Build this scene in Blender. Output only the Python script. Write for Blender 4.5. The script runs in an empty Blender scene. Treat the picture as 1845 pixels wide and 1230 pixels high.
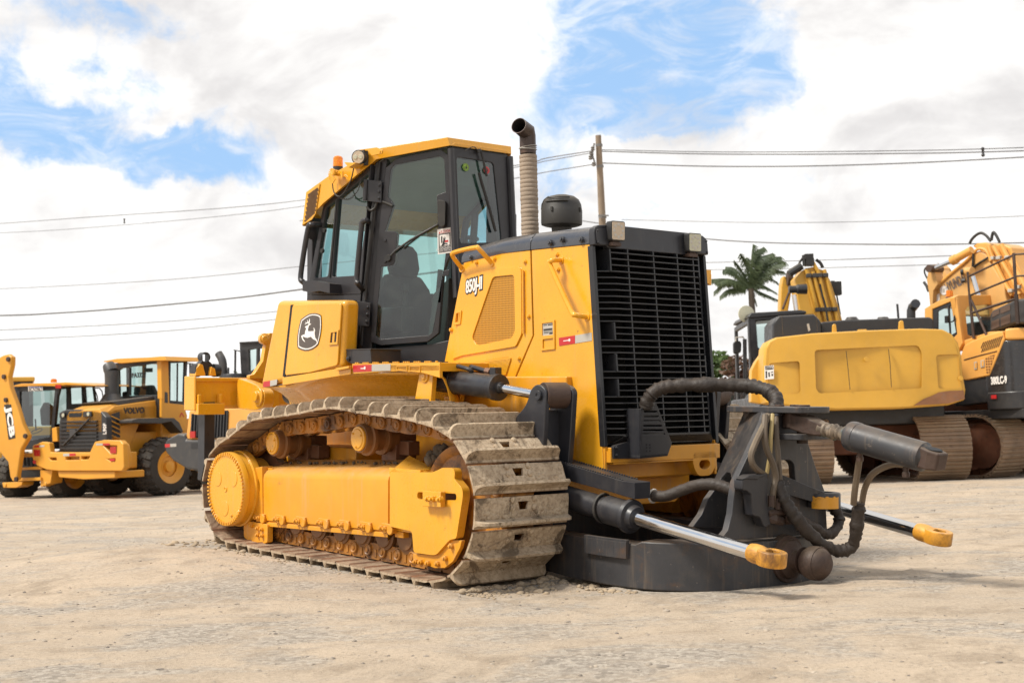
import bpy, bmesh, math, random
from mathutils import Vector, Matrix, noise as mnoise
V = Vector
rad = math.radians
random.seed(7)
scene = bpy.context.scene
COL = scene.collection

# ------------------------------------------------------------------ camera
FPX = 2500.0                 # focal length in pixels of a 1845 px wide picture
CAM_H = 0.95
TILT = math.atan(170 / FPX)
ROLL = 0.030
_R0 = V((1, 0, 0)); _FW = V((0, math.cos(TILT), math.sin(TILT))); _U0 = V((0, -math.sin(TILT), math.cos(TILT)))
_CR = math.cos(ROLL) * _R0 - math.sin(ROLL) * _U0
_CU = math.sin(ROLL) * _R0 + math.cos(ROLL) * _U0
CAM = V((0, 0, CAM_H))
cd = bpy.data.cameras.new('camera')
cam = bpy.data.objects.new('camera', cd)
COL.objects.link(cam)
cam.matrix_world = Matrix(((_CR.x, _CU.x, -_FW.x, 0), (_CR.y, _CU.y, -_FW.y, 0), (_CR.z, _CU.z, -_FW.z, CAM_H), (0, 0, 0, 1)))
cd.sensor_width = 36.0
cd.lens = FPX / 1845.0 * 36.0
cd.clip_start = 0.05
cd.clip_end = 4000
cd.dof.use_dof = True
cd.dof.focus_distance = 9.0
cd.dof.aperture_fstop = 4.5
scene.camera = cam

def ray(px, py):
    return _FW + _CR * ((px - 922.5) / FPX) + _CU * ((615 - py) / FPX)

def ground_at(px, py, z=0.0):
    d = ray(px, py)
    return CAM + d * ((z - CAM_H) / d.z)

def at_depth(px, py, depth):
    return CAM + ray(px, py) * depth

class Frame:
    """A machine's own axes; turns picture measurements on a known plane of the machine into its local coordinates."""
    def __init__(s, origin, yaw=None, pitch=0.0, fwd=None):
        f = V((math.sin(yaw) * math.cos(pitch), -math.cos(yaw) * math.cos(pitch), -math.sin(pitch)))
        l = V((math.cos(yaw), math.sin(yaw), 0))
        z = f.cross(l)
        s.M = Matrix((f, l, z)).transposed()
        s.Mi = s.M.transposed()
        s.O = V(origin)
        s.c = s.Mi @ (CAM - s.O)
    def anchor(s, world, local):
        s.O = V(world) - s.M @ V(local)
        s.c = s.Mi @ (CAM - s.O)
        return s
    def ax(s, px, py, i, v):
        d = s.Mi @ ray(px, py)
        return s.c + d * ((v - s.c[i]) / d[i])
    def S(s, px, py, y): return s.ax(px, py, 1, y)
    def F(s, px, py, x): return s.ax(px, py, 0, x)
    def T(s, px, py, z): return s.ax(px, py, 2, z)
    def PL(s, px, py, p0, n):
        d = s.Mi @ ray(px, py)
        return s.c + d * ((V(p0) - s.c).dot(n) / d.dot(n))
    def proj(s, p):
        w = s.M @ V(p) + s.O - CAM
        t = w.dot(_FW)
        return (922.5 + FPX * w.dot(_CR) / t, 615 - FPX * w.dot(_CU) / t, t)
    def matrix(s):
        m = s.M.to_4x4(); m.translation = s.O
        return m

# ------------------------------------------------------------------ mesh helpers
def NB():
    return bmesh.new()

def box(bm, x0, x1, y0, y1, z0, z1, M=None):
    P = [V((x, y, z)) for x in (x0, x1) for y in (y0, y1) for z in (z0, z1)]
    if M is not None: P = [M @ p for p in P]
    v = [bm.verts.new(p) for p in P]
    for q in ((0, 1, 3, 2), (4, 6, 7, 5), (0, 4, 5, 1), (2, 3, 7, 6), (0, 2, 6, 4), (1, 5, 7, 3)):
        bm.faces.new([v[i] for i in q])
    return v

def obox(bm, c, ex, ey, ez):
    """box from centre and three half-axis vectors"""
    c = V(c); ex = V(ex); ey = V(ey); ez = V(ez)
    v = [bm.verts.new(c + ex * a + ey * b + ez * d) for a in (-1, 1) for b in (-1, 1) for d in (-1, 1)]
    for q in ((0, 1, 3, 2), (4, 6, 7, 5), (0, 4, 5, 1), (2, 3, 7, 6), (0, 2, 6, 4), (1, 5, 7, 3)):
        bm.faces.new([v[i] for i in q])

def bar(bm, p0, p1, w, h, up=(0, 0, 1)):
    p0 = V(p0); p1 = V(p1); d = (p1 - p0); t = d.normalized()
    s = t.cross(V(up))
    s = s.normalized() if s.length > 1e-6 else V((1, 0, 0))
    u = s.cross(t)
    obox(bm, (p0 + p1) / 2, d / 2, s * w / 2, u * h / 2)

def plate(bm, pts, off, holes=()):
    """flat plate: outline (+ holes) extruded along off"""
    off = V(off)
    loops = [list(map(V, pts))] + [list(map(V, h)) for h in holes]
    if not holes:
        n = len(loops[0])
        a = [bm.verts.new(p) for p in loops[0]]
        b = [bm.verts.new(p + off) for p in loops[0]]
        bm.faces.new(a); bm.faces.new(b[::-1])
        for i in range(n):
            bm.faces.new((a[i], b[i], b[(i + 1) % n], a[(i + 1) % n]))
        return
    va = []; edges = []
    for L in loops:
        vs = [bm.verts.new(p) for p in L]
        va.append(vs)
        for i in range(len(vs)):
            edges.append(bm.edges.new((vs[i], vs[(i + 1) % len(vs)])))
    r = bmesh.ops.triangle_fill(bm, edges=edges, use_beauty=True)
    fs = [g for g in r['geom'] if isinstance(g, bmesh.types.BMFace)]
    vb = [[bm.verts.new(v.co + off) for v in vs] for vs in va]
    mp = {}
    for A, B in zip(va, vb):
        for x, y in zip(A, B): mp[x] = y
    for f in fs:
        try: bm.faces.new([mp[v] for v in reversed(f.verts)])
        except (KeyError, ValueError): pass
    for A, B in zip(va, vb):
        n = len(A)
        for i in range(n):
            bm.faces.new((A[i], B[i], B[(i + 1) % n], A[(i + 1) % n]))

def loft(bm, secs, closed=True, caps=True):
    R = [[bm.verts.new(V(p)) for p in s] for s in secs]
    n = len(R[0])
    for a, b in zip(R, R[1:]):
        for i in range(n if closed else n - 1):
            j = (i + 1) % n
            bm.faces.new((a[i], a[j], b[j], b[i]))
    if caps and closed:
        bm.faces.new(R[0][::-1]); bm.faces.new(R[-1])
    return R

def frame_of(t):
    t = t.normalized()
    a = V((0, 0, 1)) if abs(t.z) < 0.9 else V((1, 0, 0))
    u = t.cross(a).normalized()
    return u, t.cross(u).normalized()

def tube(bm, pts, r, n=10, caps=True, rf=None, closed=False):
    pts = [V(p) for p in pts]
    m = len(pts); rings = []
    u = None
    for i, p in enumerate(pts):
        a = pts[i - 1] if (i > 0 or closed) else p
        b = pts[(i + 1) % m] if (i < m - 1 or closed) else p
        t = (b - a).normalized()
        if u is None: u, w = frame_of(t)
        else:
            u = (u - t * u.dot(t)).normalized(); w = t.cross(u).normalized()
        rr = rf(i / (m - 1), i) if rf else r
        rings.append([bm.verts.new(p + (u * math.cos(2 * math.pi * k / n) + w * math.sin(2 * math.pi * k / n)) * rr) for k in range(n)])
    pairs = list(zip(rings, rings[1:]))
    if closed: pairs.append((rings[-1], rings[0]))
    for a, b in pairs:
        for k in range(n):
            l = (k + 1) % n
            bm.faces.new((a[k], a[l], b[l], b[k]))
    if caps and not closed:
        bm.faces.new(rings[0][::-1]); bm.faces.new(rings[-1])

def spl(pts, k=6):
    """Catmull-Rom through pts"""
    pts = [V(p) for p in pts]
    P = [pts[0] * 2 - pts[1]] + pts + [pts[-1] * 2 - pts[-2]]
    out = []
    for i in range(1, len(P) - 2):
        a, b, c, d = P[i - 1], P[i], P[i + 1], P[i + 2]
        for j in range(k):
            t = j / k
            out.append(0.5 * ((2 * b) + (c - a) * t + (2 * a - 5 * b + 4 * c - d) * t * t + (3 * b - a - 3 * c + d) * t ** 3))
    out.append(pts[-1])
    return out

def cyl(bm, p0, p1, r0, r1=None, n=24, caps=True):
    tube(bm, [p0, p1], r0, n, caps, (lambda t, i: r0 if i == 0 else r1) if r1 is not None else None)

def lathe(bm, p0, axis, prof, n=32, cap=True):
    """prof: list of (distance along axis, radius)"""
    p0 = V(p0); t = V(axis).normalized(); u, w = frame_of(t)
    rings = []
    for d, r in prof:
        rings.append([bm.verts.new(p0 + t * d + (u * math.cos(2 * math.pi * k / n) + w * math.sin(2 * math.pi * k / n)) * max(r, 1e-4)) for k in range(n)])
    for a, b in zip(rings, rings[1:]):
        for k in range(n):
            l = (k + 1) % n
            bm.faces.new((a[k], a[l], b[l], b[k]))
    if cap:
        bm.faces.new(rings[0][::-1]); bm.faces.new(rings[-1])

def bolt(bm, p, axis, r=0.018, h=0.014):
    p = V(p); a = V(axis).normalized()
    tube(bm, [p - a * 0.004, p + a * h], r, 6)
    tube(bm, [p + a * h, p + a * (h * 1.5)], r * 0.55, 8)

def arc(cx, cz, r, a0, a1, n):
    return [(cx + r * math.cos(rad(a0 + (a1 - a0) * i / n)), cz + r * math.sin(rad(a0 + (a1 - a0) * i / n))) for i in range(n + 1)]

def rrect(x0, x1, y0, y1, r, n=4):
    o = []
    for cx, cy, a in ((x1 - r, y1 - r, 0), (x0 + r, y1 - r, 90), (x0 + r, y0 + r, 180), (x1 - r, y0 + r, 270)):
        o += arc(cx, cy, r, a, a + 90, n)
    return o

def rounded(pts, r, n=4):
    """round the corners of a 3-D outline"""
    pts = [V(p) for p in pts]; out = []
    m = len(pts)
    for i in range(m):
        a, b, c = pts[i - 1], pts[i], pts[(i + 1) % m]
        ra = min(r, (a - b).length * 0.45, (c - b).length * 0.45)
        p = b + (a - b).normalized() * ra; q = b + (c - b).normalized() * ra
        for k in range(n + 1):
            t = k / n
            out.append(p * (1 - t) ** 2 + b * 2 * t * (1 - t) + q * t * t)
    return out

def link(o, parent=None):
    COL.objects.link(o)
    if parent is not None: o.parent = parent
    return o

def mesh_of(name, bm, mat, sharp=35, smooth=True, clean=True):
    if clean:
        bmesh.ops.recalc_face_normals(bm, faces=bm.faces)
    me = bpy.data.meshes.new(name)
    bm.to_mesh(me); bm.free()
    mats = mat if isinstance(mat, (list, tuple)) else [mat]
    for m in mats: me.materials.append(m)
    if smooth and len(me.polygons):
        me.polygons.foreach_set('use_smooth', [True] * len(me.polygons))
        me.set_sharp_from_angle(angle=rad(sharp))
    return me

def obj(name, bm, mat, parent=None, bev=0.004, sharp=35, smooth=True, seg=2, label=None):
    o = bpy.data.objects.new(name, mesh_of(name, bm, mat, sharp, smooth))
    link(o, parent)
    if bev:
        b = o.modifiers.new('edge', 'BEVEL')
        b.width = bev; b.segments = seg; b.limit_method = 'ANGLE'; b.angle_limit = rad(38)
        b.harden_normals = smooth
        b.use_clamp_overlap = True
    if label: o['label'] = label
    return o

def thing(name, label, cat, frame=None, group=None, loc=None):
    o = bpy.data.objects.new(name, None)
    o.empty_display_size = 0.3
    COL.objects.link(o)
    if frame is not None: o.matrix_world = frame.matrix()
    elif loc is not None: o.location = loc
    return tag(o, label, cat, group)

def tag(o, label, cat, group=None, kind=None):
    if label: o['label'] = label
    if cat: o['category'] = cat
    if group: o['group'] = group
    if kind: o['kind'] = kind
    return o

def text_mesh(name, s, size, mat, parent, P, ux, uy, shear=0.0, bold=0.0, ext=0.004, align='CENTER', width=None, spacing=1.0):
    """lettering as a thin solid: P = centre (or left) of the line, ux = reading direction, uy = up"""
    cu = bpy.data.curves.new(name, 'FONT')
    cu.body = s; cu.size = size; cu.extrude = ext; cu.offset = bold; cu.shear = shear
    cu.align_x = align; cu.align_y = 'CENTER'; cu.space_character = spacing
    cu.resolution_u = 3
    tmp = bpy.data.objects.new(name + '_curve', cu)
    COL.objects.link(tmp)
    bpy.context.view_layer.update()
    dg = bpy.context.evaluated_depsgraph_get()
    me = bpy.data.meshes.new_from_object(tmp.evaluated_get(dg))
    bpy.data.objects.remove(tmp)
    me.name = name
    ux = V(ux).normalized(); uy = V(uy); uy = (uy - ux * uy.dot(ux)).normalized(); uz = ux.cross(uy)
    sx = 1.0
    if width:
        xs = [v.co.x for v in me.vertices]
        sx = width / (max(xs) - min(xs))
    for v in me.vertices:
        v.co = V(P) + ux * v.co.x * sx + uy * v.co.y + uz * v.co.z
    me.materials.clear(); me.materials.append(mat)
    o = bpy.data.objects.new(name, me)
    return link(o, parent)
# ------------------------------------------------------------------ materials
def mat_new(name):
    m = bpy.data.materials.new(name)
    m.use_nodes = True
    nt = m.node_tree
    return m, nt, nt.nodes['Principled BSDF'], nt.nodes['Material Output']

class G:
    """tiny node-graph helper"""
    def __init__(s, nt): s.nt = nt
    def n(s, t, **kw):
        nd = s.nt.nodes.new(t)
        for k, v in kw.items():
            if k == 'i':
                for kk, vv in v.items():
                    if hasattr(vv, 'is_linked') or isinstance(vv, bpy.types.NodeSocket): s.nt.links.new(vv, nd.inputs[kk])
                    else: nd.inputs[kk].default_value = vv
            else: setattr(nd, k, v)
        return nd
    def math(s, op, a, b=None, c=None, clamp=False):
        nd = s.nt.nodes.new('ShaderNodeMath'); nd.operation = op; nd.use_clamp = clamp
        for i, v in enumerate((a, b, c)):
            if v is None: continue
            if isinstance(v, bpy.types.NodeSocket): s.nt.links.new(v, nd.inputs[i])
            else: nd.inputs[i].default_value = v
        return nd.outputs[0]
    def mix(s, f, a, b, blend='MIX'):
        nd = s.nt.nodes.new('ShaderNodeMix'); nd.data_type = 'RGBA'; nd.blend_type = blend
        for i, v in ((0, f), (6, a), (7, b)):
            if isinstance(v, bpy.types.NodeSocket): s.nt.links.new(v, nd.inputs[i])
            elif i == 0: nd.inputs[i].default_value = v
            else: nd.inputs[i].default_value = (*v, 1) if len(v) == 3 else v
        return nd.outputs[2]
    def noise(s, vec, scale, detail=4, rough=0.55, dist=0.0):
        nd = s.nt.nodes.new('ShaderNodeTexNoise')
        nd.inputs['Scale'].default_value = scale; nd.inputs['Detail'].default_value = detail
        nd.inputs['Roughness'].default_value = rough; nd.inputs['Distortion'].default_value = dist
        if vec is not None: s.nt.links.new(vec, nd.inputs['Vector'])
        return nd.outputs['Fac']
    def ramp(s, f, a, b, c0=0.0, c1=1.0):
        nd = s.nt.nodes.new('ShaderNodeMapRange'); nd.interpolation_type = 'SMOOTHSTEP'
        s.nt.links.new(f, nd.inputs[0])
        nd.inputs[1].default_value = a; nd.inputs[2].default_value = b; nd.inputs[3].default_value = c0; nd.inputs[4].default_value = c1
        return nd.outputs[0]
    def scale(s, vec, v3):
        nd = s.nt.nodes.new('ShaderNodeVectorMath'); nd.operation = 'MULTIPLY'
        s.nt.links.new(vec, nd.inputs[0]); nd.inputs[1].default_value = v3
        return nd.outputs[0]
    def set(s, bsdf, **kw):
        for k, v in kw.items():
            k = k.replace('_', ' ')
            if isinstance(v, bpy.types.NodeSocket): s.nt.links.new(v, bsdf.inputs[k])
            else: bsdf.inputs[k].default_value = (*v, 1) if isinstance(v, tuple) and len(v) == 3 else v
    def bump(s, h, strength=0.3, dist=0.01):
        nd = s.nt.nodes.new('ShaderNodeBump')
        nd.inputs['Strength'].default_value = strength; nd.inputs['Distance'].default_value = dist
        s.nt.links.new(h, nd.inputs['Height'])
        return nd.outputs[0]

DUST = (0.40, 0.31, 0.20)

def surf(name, base, rough=0.4, metal=0.0, dust=0.3, dirt=None, dirt_amt=0.0, var=0.10, bump=0.05, bscale=40, streak=0.0, coat=0.0, chips=None, chip_amt=0.0, spec=0.5, dust_col=DUST):
    """painted / plain solid surface: slight colour drift, settled dust, grime patches, run-down streaks, worn chips"""
    m, nt, b, out = mat_new(name)
    g = G(nt)
    co = g.n('ShaderNodeTexCoord').outputs['Object']
    n1 = g.noise(co, 1.7, 5)
    n2 = g.noise(co, 9, 6, 0.65)
    lo = tuple(max(0, c * (1 - var)) for c in base); hi = tuple(min(1, c * (1 + var)) for c in base)
    c = g.mix(g.ramp(n1, 0.3, 0.7), lo, hi)
    if streak > 0:
        st = g.noise(g.scale(co, (14, 14, 0.7)), 1.0, 4, 0.7)
        c = g.mix(g.math('MULTIPLY', g.ramp(st, 0.52, 0.75), streak), c, dust_col)
    if dirt is not None:
        dm = g.math('MULTIPLY', g.ramp(g.noise(co, 5.0, 8, 0.7, 0.4), 0.62 - 0.3 * dirt_amt, 0.80 - 0.2 * dirt_amt), min(1.0, 0.35 + dirt_amt))
        c = g.mix(dm, c, dirt)
    if chips is not None:
        cm = g.ramp(g.noise(co, 23.0, 7, 0.72), 0.70 - chip_amt * 0.2, 0.73 - chip_amt * 0.2)
        c = g.mix(cm, c, chips)
    if dust > 0:
        nz = g.n('ShaderNodeSeparateXYZ', i={0: g.n('ShaderNodeNewGeometry').outputs['Normal']}).outputs[2]
        d1 = g.math('MULTIPLY', g.ramp(nz, 0.25, 0.95), g.ramp(n2, 0.25, 0.75, 0.35, 1.0))
        d2 = g.math('MULTIPLY', g.ramp(n2, 0.45, 0.8), 0.25)
        c = g.mix(g.math('MULTIPLY', g.math('MAXIMUM', d1, d2), dust), c, dust_col)
    r = g.math('ADD', g.math('MULTIPLY', g.ramp(n2, 0.2, 0.8, -0.5, 0.5), 0.25), rough, clamp=True)
    g.set(b, Base_Color=c, Roughness=r, Metallic=metal)
    b.inputs['Specular IOR Level'].default_value = spec
    if coat: b.inputs['Coat Weight'].default_value = coat; b.inputs['Coat Roughness'].default_value = 0.15
    if bump: g.set(b, Normal=g.bump(g.noise(co, bscale, 4, 0.6), bump, 0.01))
    return m

def glass_mat(name, tint, refl=0.10, haze=0.0):
    """thin pane: tinted see-through plus mirror reflection"""
    m, nt, b, out = mat_new(name)
    nt.nodes.remove(b)
    g = G(nt)
    tr = g.n('ShaderNodeBsdfTransparent', i={'Color': (*tint, 1)})
    gl = g.n('ShaderNodeBsdfGlossy', i={'Color': (1, 1, 1, 1), 'Roughness': 0.02})
    fr = g.n('ShaderNodeLayerWeight', i={'Blend': 0.5})
    f = g.math('ADD', g.math('MULTIPLY', g.math('POWER', fr.outputs['Facing'], 3.5), 0.75), 0.05 + refl * 0.15, clamp=True)
    mx = g.n('ShaderNodeMixShader', i={0: f, 1: tr.outputs[0], 2: gl.outputs[0]})
    last = mx
    if haze:
        co = g.n('ShaderNodeTexCoord').outputs['Object']
        df = g.n('ShaderNodeBsdfDiffuse', i={'Color': (0.36, 0.42, 0.36, 1)})
        sc = g.math('ADD', g.math('MULTIPLY', g.ramp(g.noise(co, 6, 8, 0.75), 0.45, 0.8), haze),
                    g.math('MULTIPLY', g.ramp(g.noise(g.scale(co, (60, 60, 9)), 1.0, 6, 0.8), 0.66, 0.74), haze * 1.5), clamp=True)
        last = g.n('ShaderNodeMixShader', i={0: sc, 1: mx.outputs[0], 2: df.outputs[0]})
    nt.links.new(last.outputs[0], out.inputs['Surface'])
    return m

YB = (0.72, 0.335, 0.014)
M = {}
M['yellow'] = surf('yellow_paint', YB, 0.30, dust=0.20, var=0.08, bump=0.035, bscale=60, streak=0.14, coat=0.35, chips=(.22, .10, .03), chip_amt=.18)
M['yellow_dirty'] = surf('yellow_paint_worn', (0.67, 0.285, 0.012), 0.42, dust=0.5, var=0.08, streak=0.30, dirt=(0.20, 0.10, 0.035), dirt_amt=0.12, bump=0.06)
M['link'] = surf('greasy_yellow_steel', (0.40, 0.16, 0.018), 0.5, dust=0.45, var=0.3, dirt=(0.10, 0.043, 0.018), dirt_amt=0.68, bump=0.2, bscale=30)
M['rust'] = surf('brown_steel', (0.17, 0.075, 0.038), 0.55, metal=0.25, dust=0.6, var=0.3, dirt=(0.07, 0.035, 0.02), dirt_amt=0.3, bump=0.2)
M['roller'] = surf('roller_steel', (0.20, 0.092, 0.034), 0.45, metal=0.2, dust=0.3, var=0.3, dirt=(0.3, 0.13, 0.02), dirt_amt=0.25, bump=0.1)
M['black'] = surf('charcoal_paint', (0.021, 0.0215, 0.026), 0.38, dust=0.09, var=0.12, bump=0.03, streak=0.05)
M['grille'] = surf('grille_paint', (0.015, 0.0155, 0.018), 0.34, dust=0.08, var=0.1, bump=0.02)
M['cab'] = surf('cab_charcoal_paint', (0.025, 0.0235, 0.026), 0.40, dust=0.08, var=0.08, bump=0.03)
M['hoodcap'] = surf('hood_cap_grey', (0.046, 0.048, 0.056), 0.22, dust=0.2, var=0.10, bump=0.02, coat=0.3)
M['frame_grey'] = surf('worn_grey_steel', (0.034, 0.034, 0.037), 0.46, metal=0.1, dust=0.40, var=0.25, streak=0.45, chips=(0.16, 0.13, 0.11), chip_amt=0.3, dirt=(0.11, 0.058, 0.028), dirt_amt=0.3, bump=0.08, dust_col=(0.22, 0.16, 0.105))
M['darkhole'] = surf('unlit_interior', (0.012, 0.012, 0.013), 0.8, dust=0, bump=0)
M['interior'] = surf('cab_trim', (0.035, 0.036, 0.038), 0.7, dust=0.1, bump=0.05)
M['seat'] = surf('seat_cloth', (0.03, 0.032, 0.034), 0.9, dust=0.1, bump=0.2, bscale=120)
M['rubber'] = surf('black_rubber', (0.022, 0.021, 0.020), 0.62, dust=0.25, bump=0.08)
M['chrome'] = surf('chromed_rod', (0.66, 0.65, 0.64), 0.10, metal=1.0, dust=0.0, var=0.04, bump=0.0, dirt=(0.30, 0.22, 0.15), dirt_amt=0.05)
M['eye_yellow'] = surf('chipped_yellow_eye', (0.68, 0.31, 0.03), 0.42, dust=0.2, var=0.1, dirt=(0.10, 0.042, 0.018), dirt_amt=0.55, bump=0.12)
M['rusty'] = surf('bare_rust', (0.062, 0.036, 0.026), 0.6, metal=0.2, dust=0.2, var=0.4, dirt=(0.03, 0.018, 0.013), dirt_amt=0.5, bump=0.3)
M['exh'] = surf('exhaust_bandage', (0.30, 0.235, 0.175), 0.9, dust=0.1, var=0.18, bump=0.3, bscale=160, dirt=(0.16, 0.11, 0.08), dirt_amt=0.2)
M['elbow'] = surf('burnt_steel', (0.075, 0.055, 0.048), 0.45, metal=0.5, dust=0.2, var=0.3, dirt=(0.12, 0.05, 0.02), dirt_amt=0.4, bump=0.05)
M['plastic'] = surf('faded_black_plastic', (0.026, 0.023, 0.019), 0.55, dust=0.2, var=0.15, bump=0.05)
M['sleeve'] = surf('oily_hose_sleeve', (0.026, 0.018, 0.013), 0.62, dust=0.22, var=0.4, bump=0.5, bscale=45, dust_col=(0.12, 0.08, 0.05))
M['hose'] = surf('dusty_hose', (0.11, 0.080, 0.052), 0.6, dust=0.4, var=0.2, bump=0.1)
M['hose_yellow'] = surf('yellowed_hose', (0.36, 0.27, 0.11), 0.6, dust=0.3, bump=0.1)
M['copper'] = surf('copper_fitting', (0.24, 0.13, 0.085), 0.5, metal=0.5, dust=0.4, bump=0.2)
M['red'] = surf('red_reflector', (0.50, 0.022, 0.024), 0.35, dust=0.1, bump=0)
M['silver'] = surf('silver_reflector', (0.44, 0.41, 0.36), 0.4, dust=0.1, bump=0)
M['white'] = surf('white_print', (0.78, 0.74, 0.69), 0.5, dust=0.05, bump=0)
M['blackp'] = surf('black_print', (0.022, 0.021, 0.021), 0.5, dust=0.05, bump=0)
M['emblem'] = surf('emblem_brown_black', (0.085, 0.068, 0.058), 0.5, dust=0.05, bump=0)
M['green'] = surf('green_sticker', (0.28, 0.46, 0.05), 0.5, dust=0, bump=0)
M['glass'] = glass_mat('cab_glass', (0.60, 0.80, 0.74), 0.2, 0.07)
M['glass_side'] = glass_mat('cab_side_glass', (0.50, 0.72, 0.74), 0.4, 0.03)
M['glass_w'] = glass_mat('cab_windshield_glass', (0.40, 0.66, 0.78), 0.3, 0.02)
M['glass_bg'] = glass_mat('window_glass', (0.62, 0.76, 0.74), 0.3, 0.06)
M['glass_dark'] = glass_mat('dark_window_glass', (0.34, 0.44, 0.42), 0.3, 0.08)
M['lamp'] = surf('lamp_lens', (0.50, 0.40, 0.29), 0.25, dust=0.2, var=0.1, bump=0.35, bscale=70)
M['lamp2'] = surf('lamp_lens_cool', (0.47, 0.45, 0.33), 0.25, dust=0.2, var=0.1, bump=0.35, bscale=70)

def amber_mat():
    m, nt, b, out = mat_new('amber_plastic')
    g = G(nt)
    g.set(b, Base_Color=(0.95, 0.32, 0.01), Roughness=0.15)
    b.inputs['Transmission Weight'].default_value = 0.55
    b.inputs['Subsurface Weight'].default_value = 0.3
    return m
M['amber'] = amber_mat()

def shoe_mat():
    """grouser plates: dried pale mud outside, brown worn steel inside"""
    m, nt, b, out = mat_new('muddy_track_plate')
    g = G(nt)
    tc = g.n('ShaderNodeTexCoord')
    oi = g.n('ShaderNodeObjectInfo')
    off = g.n('ShaderNodeVectorMath', operation='MULTIPLY_ADD', i={0: oi.outputs['Random'], 1: (37, 19, 53), 2: tc.outputs['Object']}).outputs[0]
    sx = g.n('ShaderNodeSeparateXYZ', i={0: tc.outputs['Object']})
    n1 = g.noise(off, 6, 9, 0.68, 0.6); n2 = g.noise(off, 38, 7, 0.7)
    mud = g.mix(g.ramp(n1, 0.35, 0.68), (0.52, 0.41, 0.285), (0.38, 0.285, 0.19))
    mud = g.mix(g.ramp(n2, 0.40, 0.75), mud, (0.22, 0.155, 0.095))
    mud = g.mix(g.ramp(g.noise(off, 3.2, 8, 0.72, 1.0), 0.53, 0.62, 0, 0.85), mud, (0.105, 0.074, 0.046))
    steel = g.mix(g.ramp(n1, 0.35, 0.7), (0.20, 0.095, 0.055), (0.10, 0.052, 0.034))
    # inner side of the plate (towards the chain) is bare, the outer side carries mud
    side = g.ramp(sx.outputs[1], 0.060, 0.078)
    wear = g.ramp(n2, 0.62, 0.78, 0, 0.6)
    c = g.mix(g.math('MULTIPLY', side, g.math('SUBTRACT', 1.0, g.math('MULTIPLY', wear, 0.35))), steel, mud)
    # worn paint left on the edge
    g.set(b, Base_Color=c, Roughness=g.ramp(side, 0, 1, 0.5, 0.85))
    b.inputs['Specular IOR Level'].default_value = 0.3
    h = g.math('ADD', g.math('MULTIPLY', n1, 0.8), g.math('MULTIPLY', n2, 0.45))
    g.set(b, Normal=g.bump(h, 0.7, 0.018))
    return m
M['shoe'] = shoe_mat()

def perf_mat(name, base, scale, hole=(0.06, 0.024, 0.004), r=0.30):
    """perforated sheet: rows of punched holes"""
    m, nt, b, out = mat_new(name)
    g = G(nt)
    co = g.n('ShaderNodeTexCoord').outputs['Object']
    v = g.n('ShaderNodeTexVoronoi', i={'Vector': g.scale(co, (scale, 0.0, scale)), 'Scale': 1.0, 'Randomness': 0.0})
    f = g.ramp(v.outputs['Distance'], r, r + 0.08)
    g.set(b, Base_Color=g.mix(f, hole, base), Roughness=0.5)
    g.set(b, Normal=g.bump(f, 0.6, 0.006))
    return m
M['mesh'] = perf_mat('perforated_yellow_sheet', (0.50, 0.225, 0.014), 62, hole=(.24, .105, .008))
# ------------------------------------------------------------------ bulldozer
DPIT = rad(2.8)
D = Frame((0, 0, 0), yaw=rad(40), pitch=DPIT).anchor(ground_at(800, 1065), (0, -1.58, 0))
DZ = thing('bulldozer', 'large yellow bladeless crawler bulldozer with charcoal cab and muddy tracks, parked in front', 'bulldozer', D)
S, F_, T_, PL = D.S, D.F, D.T, D.PL
def SL(y, pts): return [S(a, b, y) for a, b in pts]
def FL(x, pts): return [F_(a, b, x) for a, b in pts]
IN = V((0, 1, 0))
def mirror(bm):
    r = bmesh.ops.duplicate(bm, geom=bm.verts[:] + bm.edges[:] + bm.faces[:])
    vs = [e for e in r['geom'] if isinstance(e, bmesh.types.BMVert)]
    for v in vs: v.co.y = -v.co.y

# ---------- running gear
TCY = 1.20
tip = arc(-2.82, .45, .46, 205, 98, 6) + [(-2.66, 1.00), (-2.43, 1.085), (-2.1, 1.115), (-1.88, 1.135), (-1.69, 1.155), (-1.46, 1.185), (-1.3, 1.195), (-1.14, 1.185), (-.97, 1.168), (-.78, 1.155), (-.6, 1.148), (-.38, 1.13)] \
    + arc(-.18, .53, .565, 82, -80, 8) + [(-.4, -.03), (-1.0, -.025), (-1.6, -.022), (-2.2, -.02), (-2.6, -.01)] + arc(-2.82, .45, .46, 258, 220, 3)
def closed_spl(pts, k):
    P = [V((a, 0, b)) for a, b in pts]; n = len(P); out = []
    for i in range(n):
        a, b, c, d = P[i - 1], P[i], P[(i + 1) % n], P[(i + 2) % n]
        for j in range(k):
            t = j / k
            out.append(0.5 * ((2 * b) + (c - a) * t + (2 * a - 5 * b + 4 * c - d) * t * t + (3 * b - a - 3 * c + d) * t ** 3))
    return out
tp = closed_spl(tip, 10)
pin = []
for i in range(len(tp)):
    t = (tp[(i + 1) % len(tp)] - tp[i - 1]).normalized()
    nrm = V((-t.z, 0, t.x))
    pin.append(tp[i] - nrm * 0.150)
tot = sum((pin[i] - pin[i - 1]).length for i in range(len(pin)))
NL = round(tot / 0.178)
pins = []; acc = 0; step = tot / NL; nxt = 0
for i in range(len(pin)):
    a = pin[i]; b = pin[(i + 1) % len(pin)]; L = (b - a).length
    while nxt <= acc + L and len(pins) < NL:
        pins.append(a + (b - a) * ((nxt - acc) / L)); nxt += step
    acc += L

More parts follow.
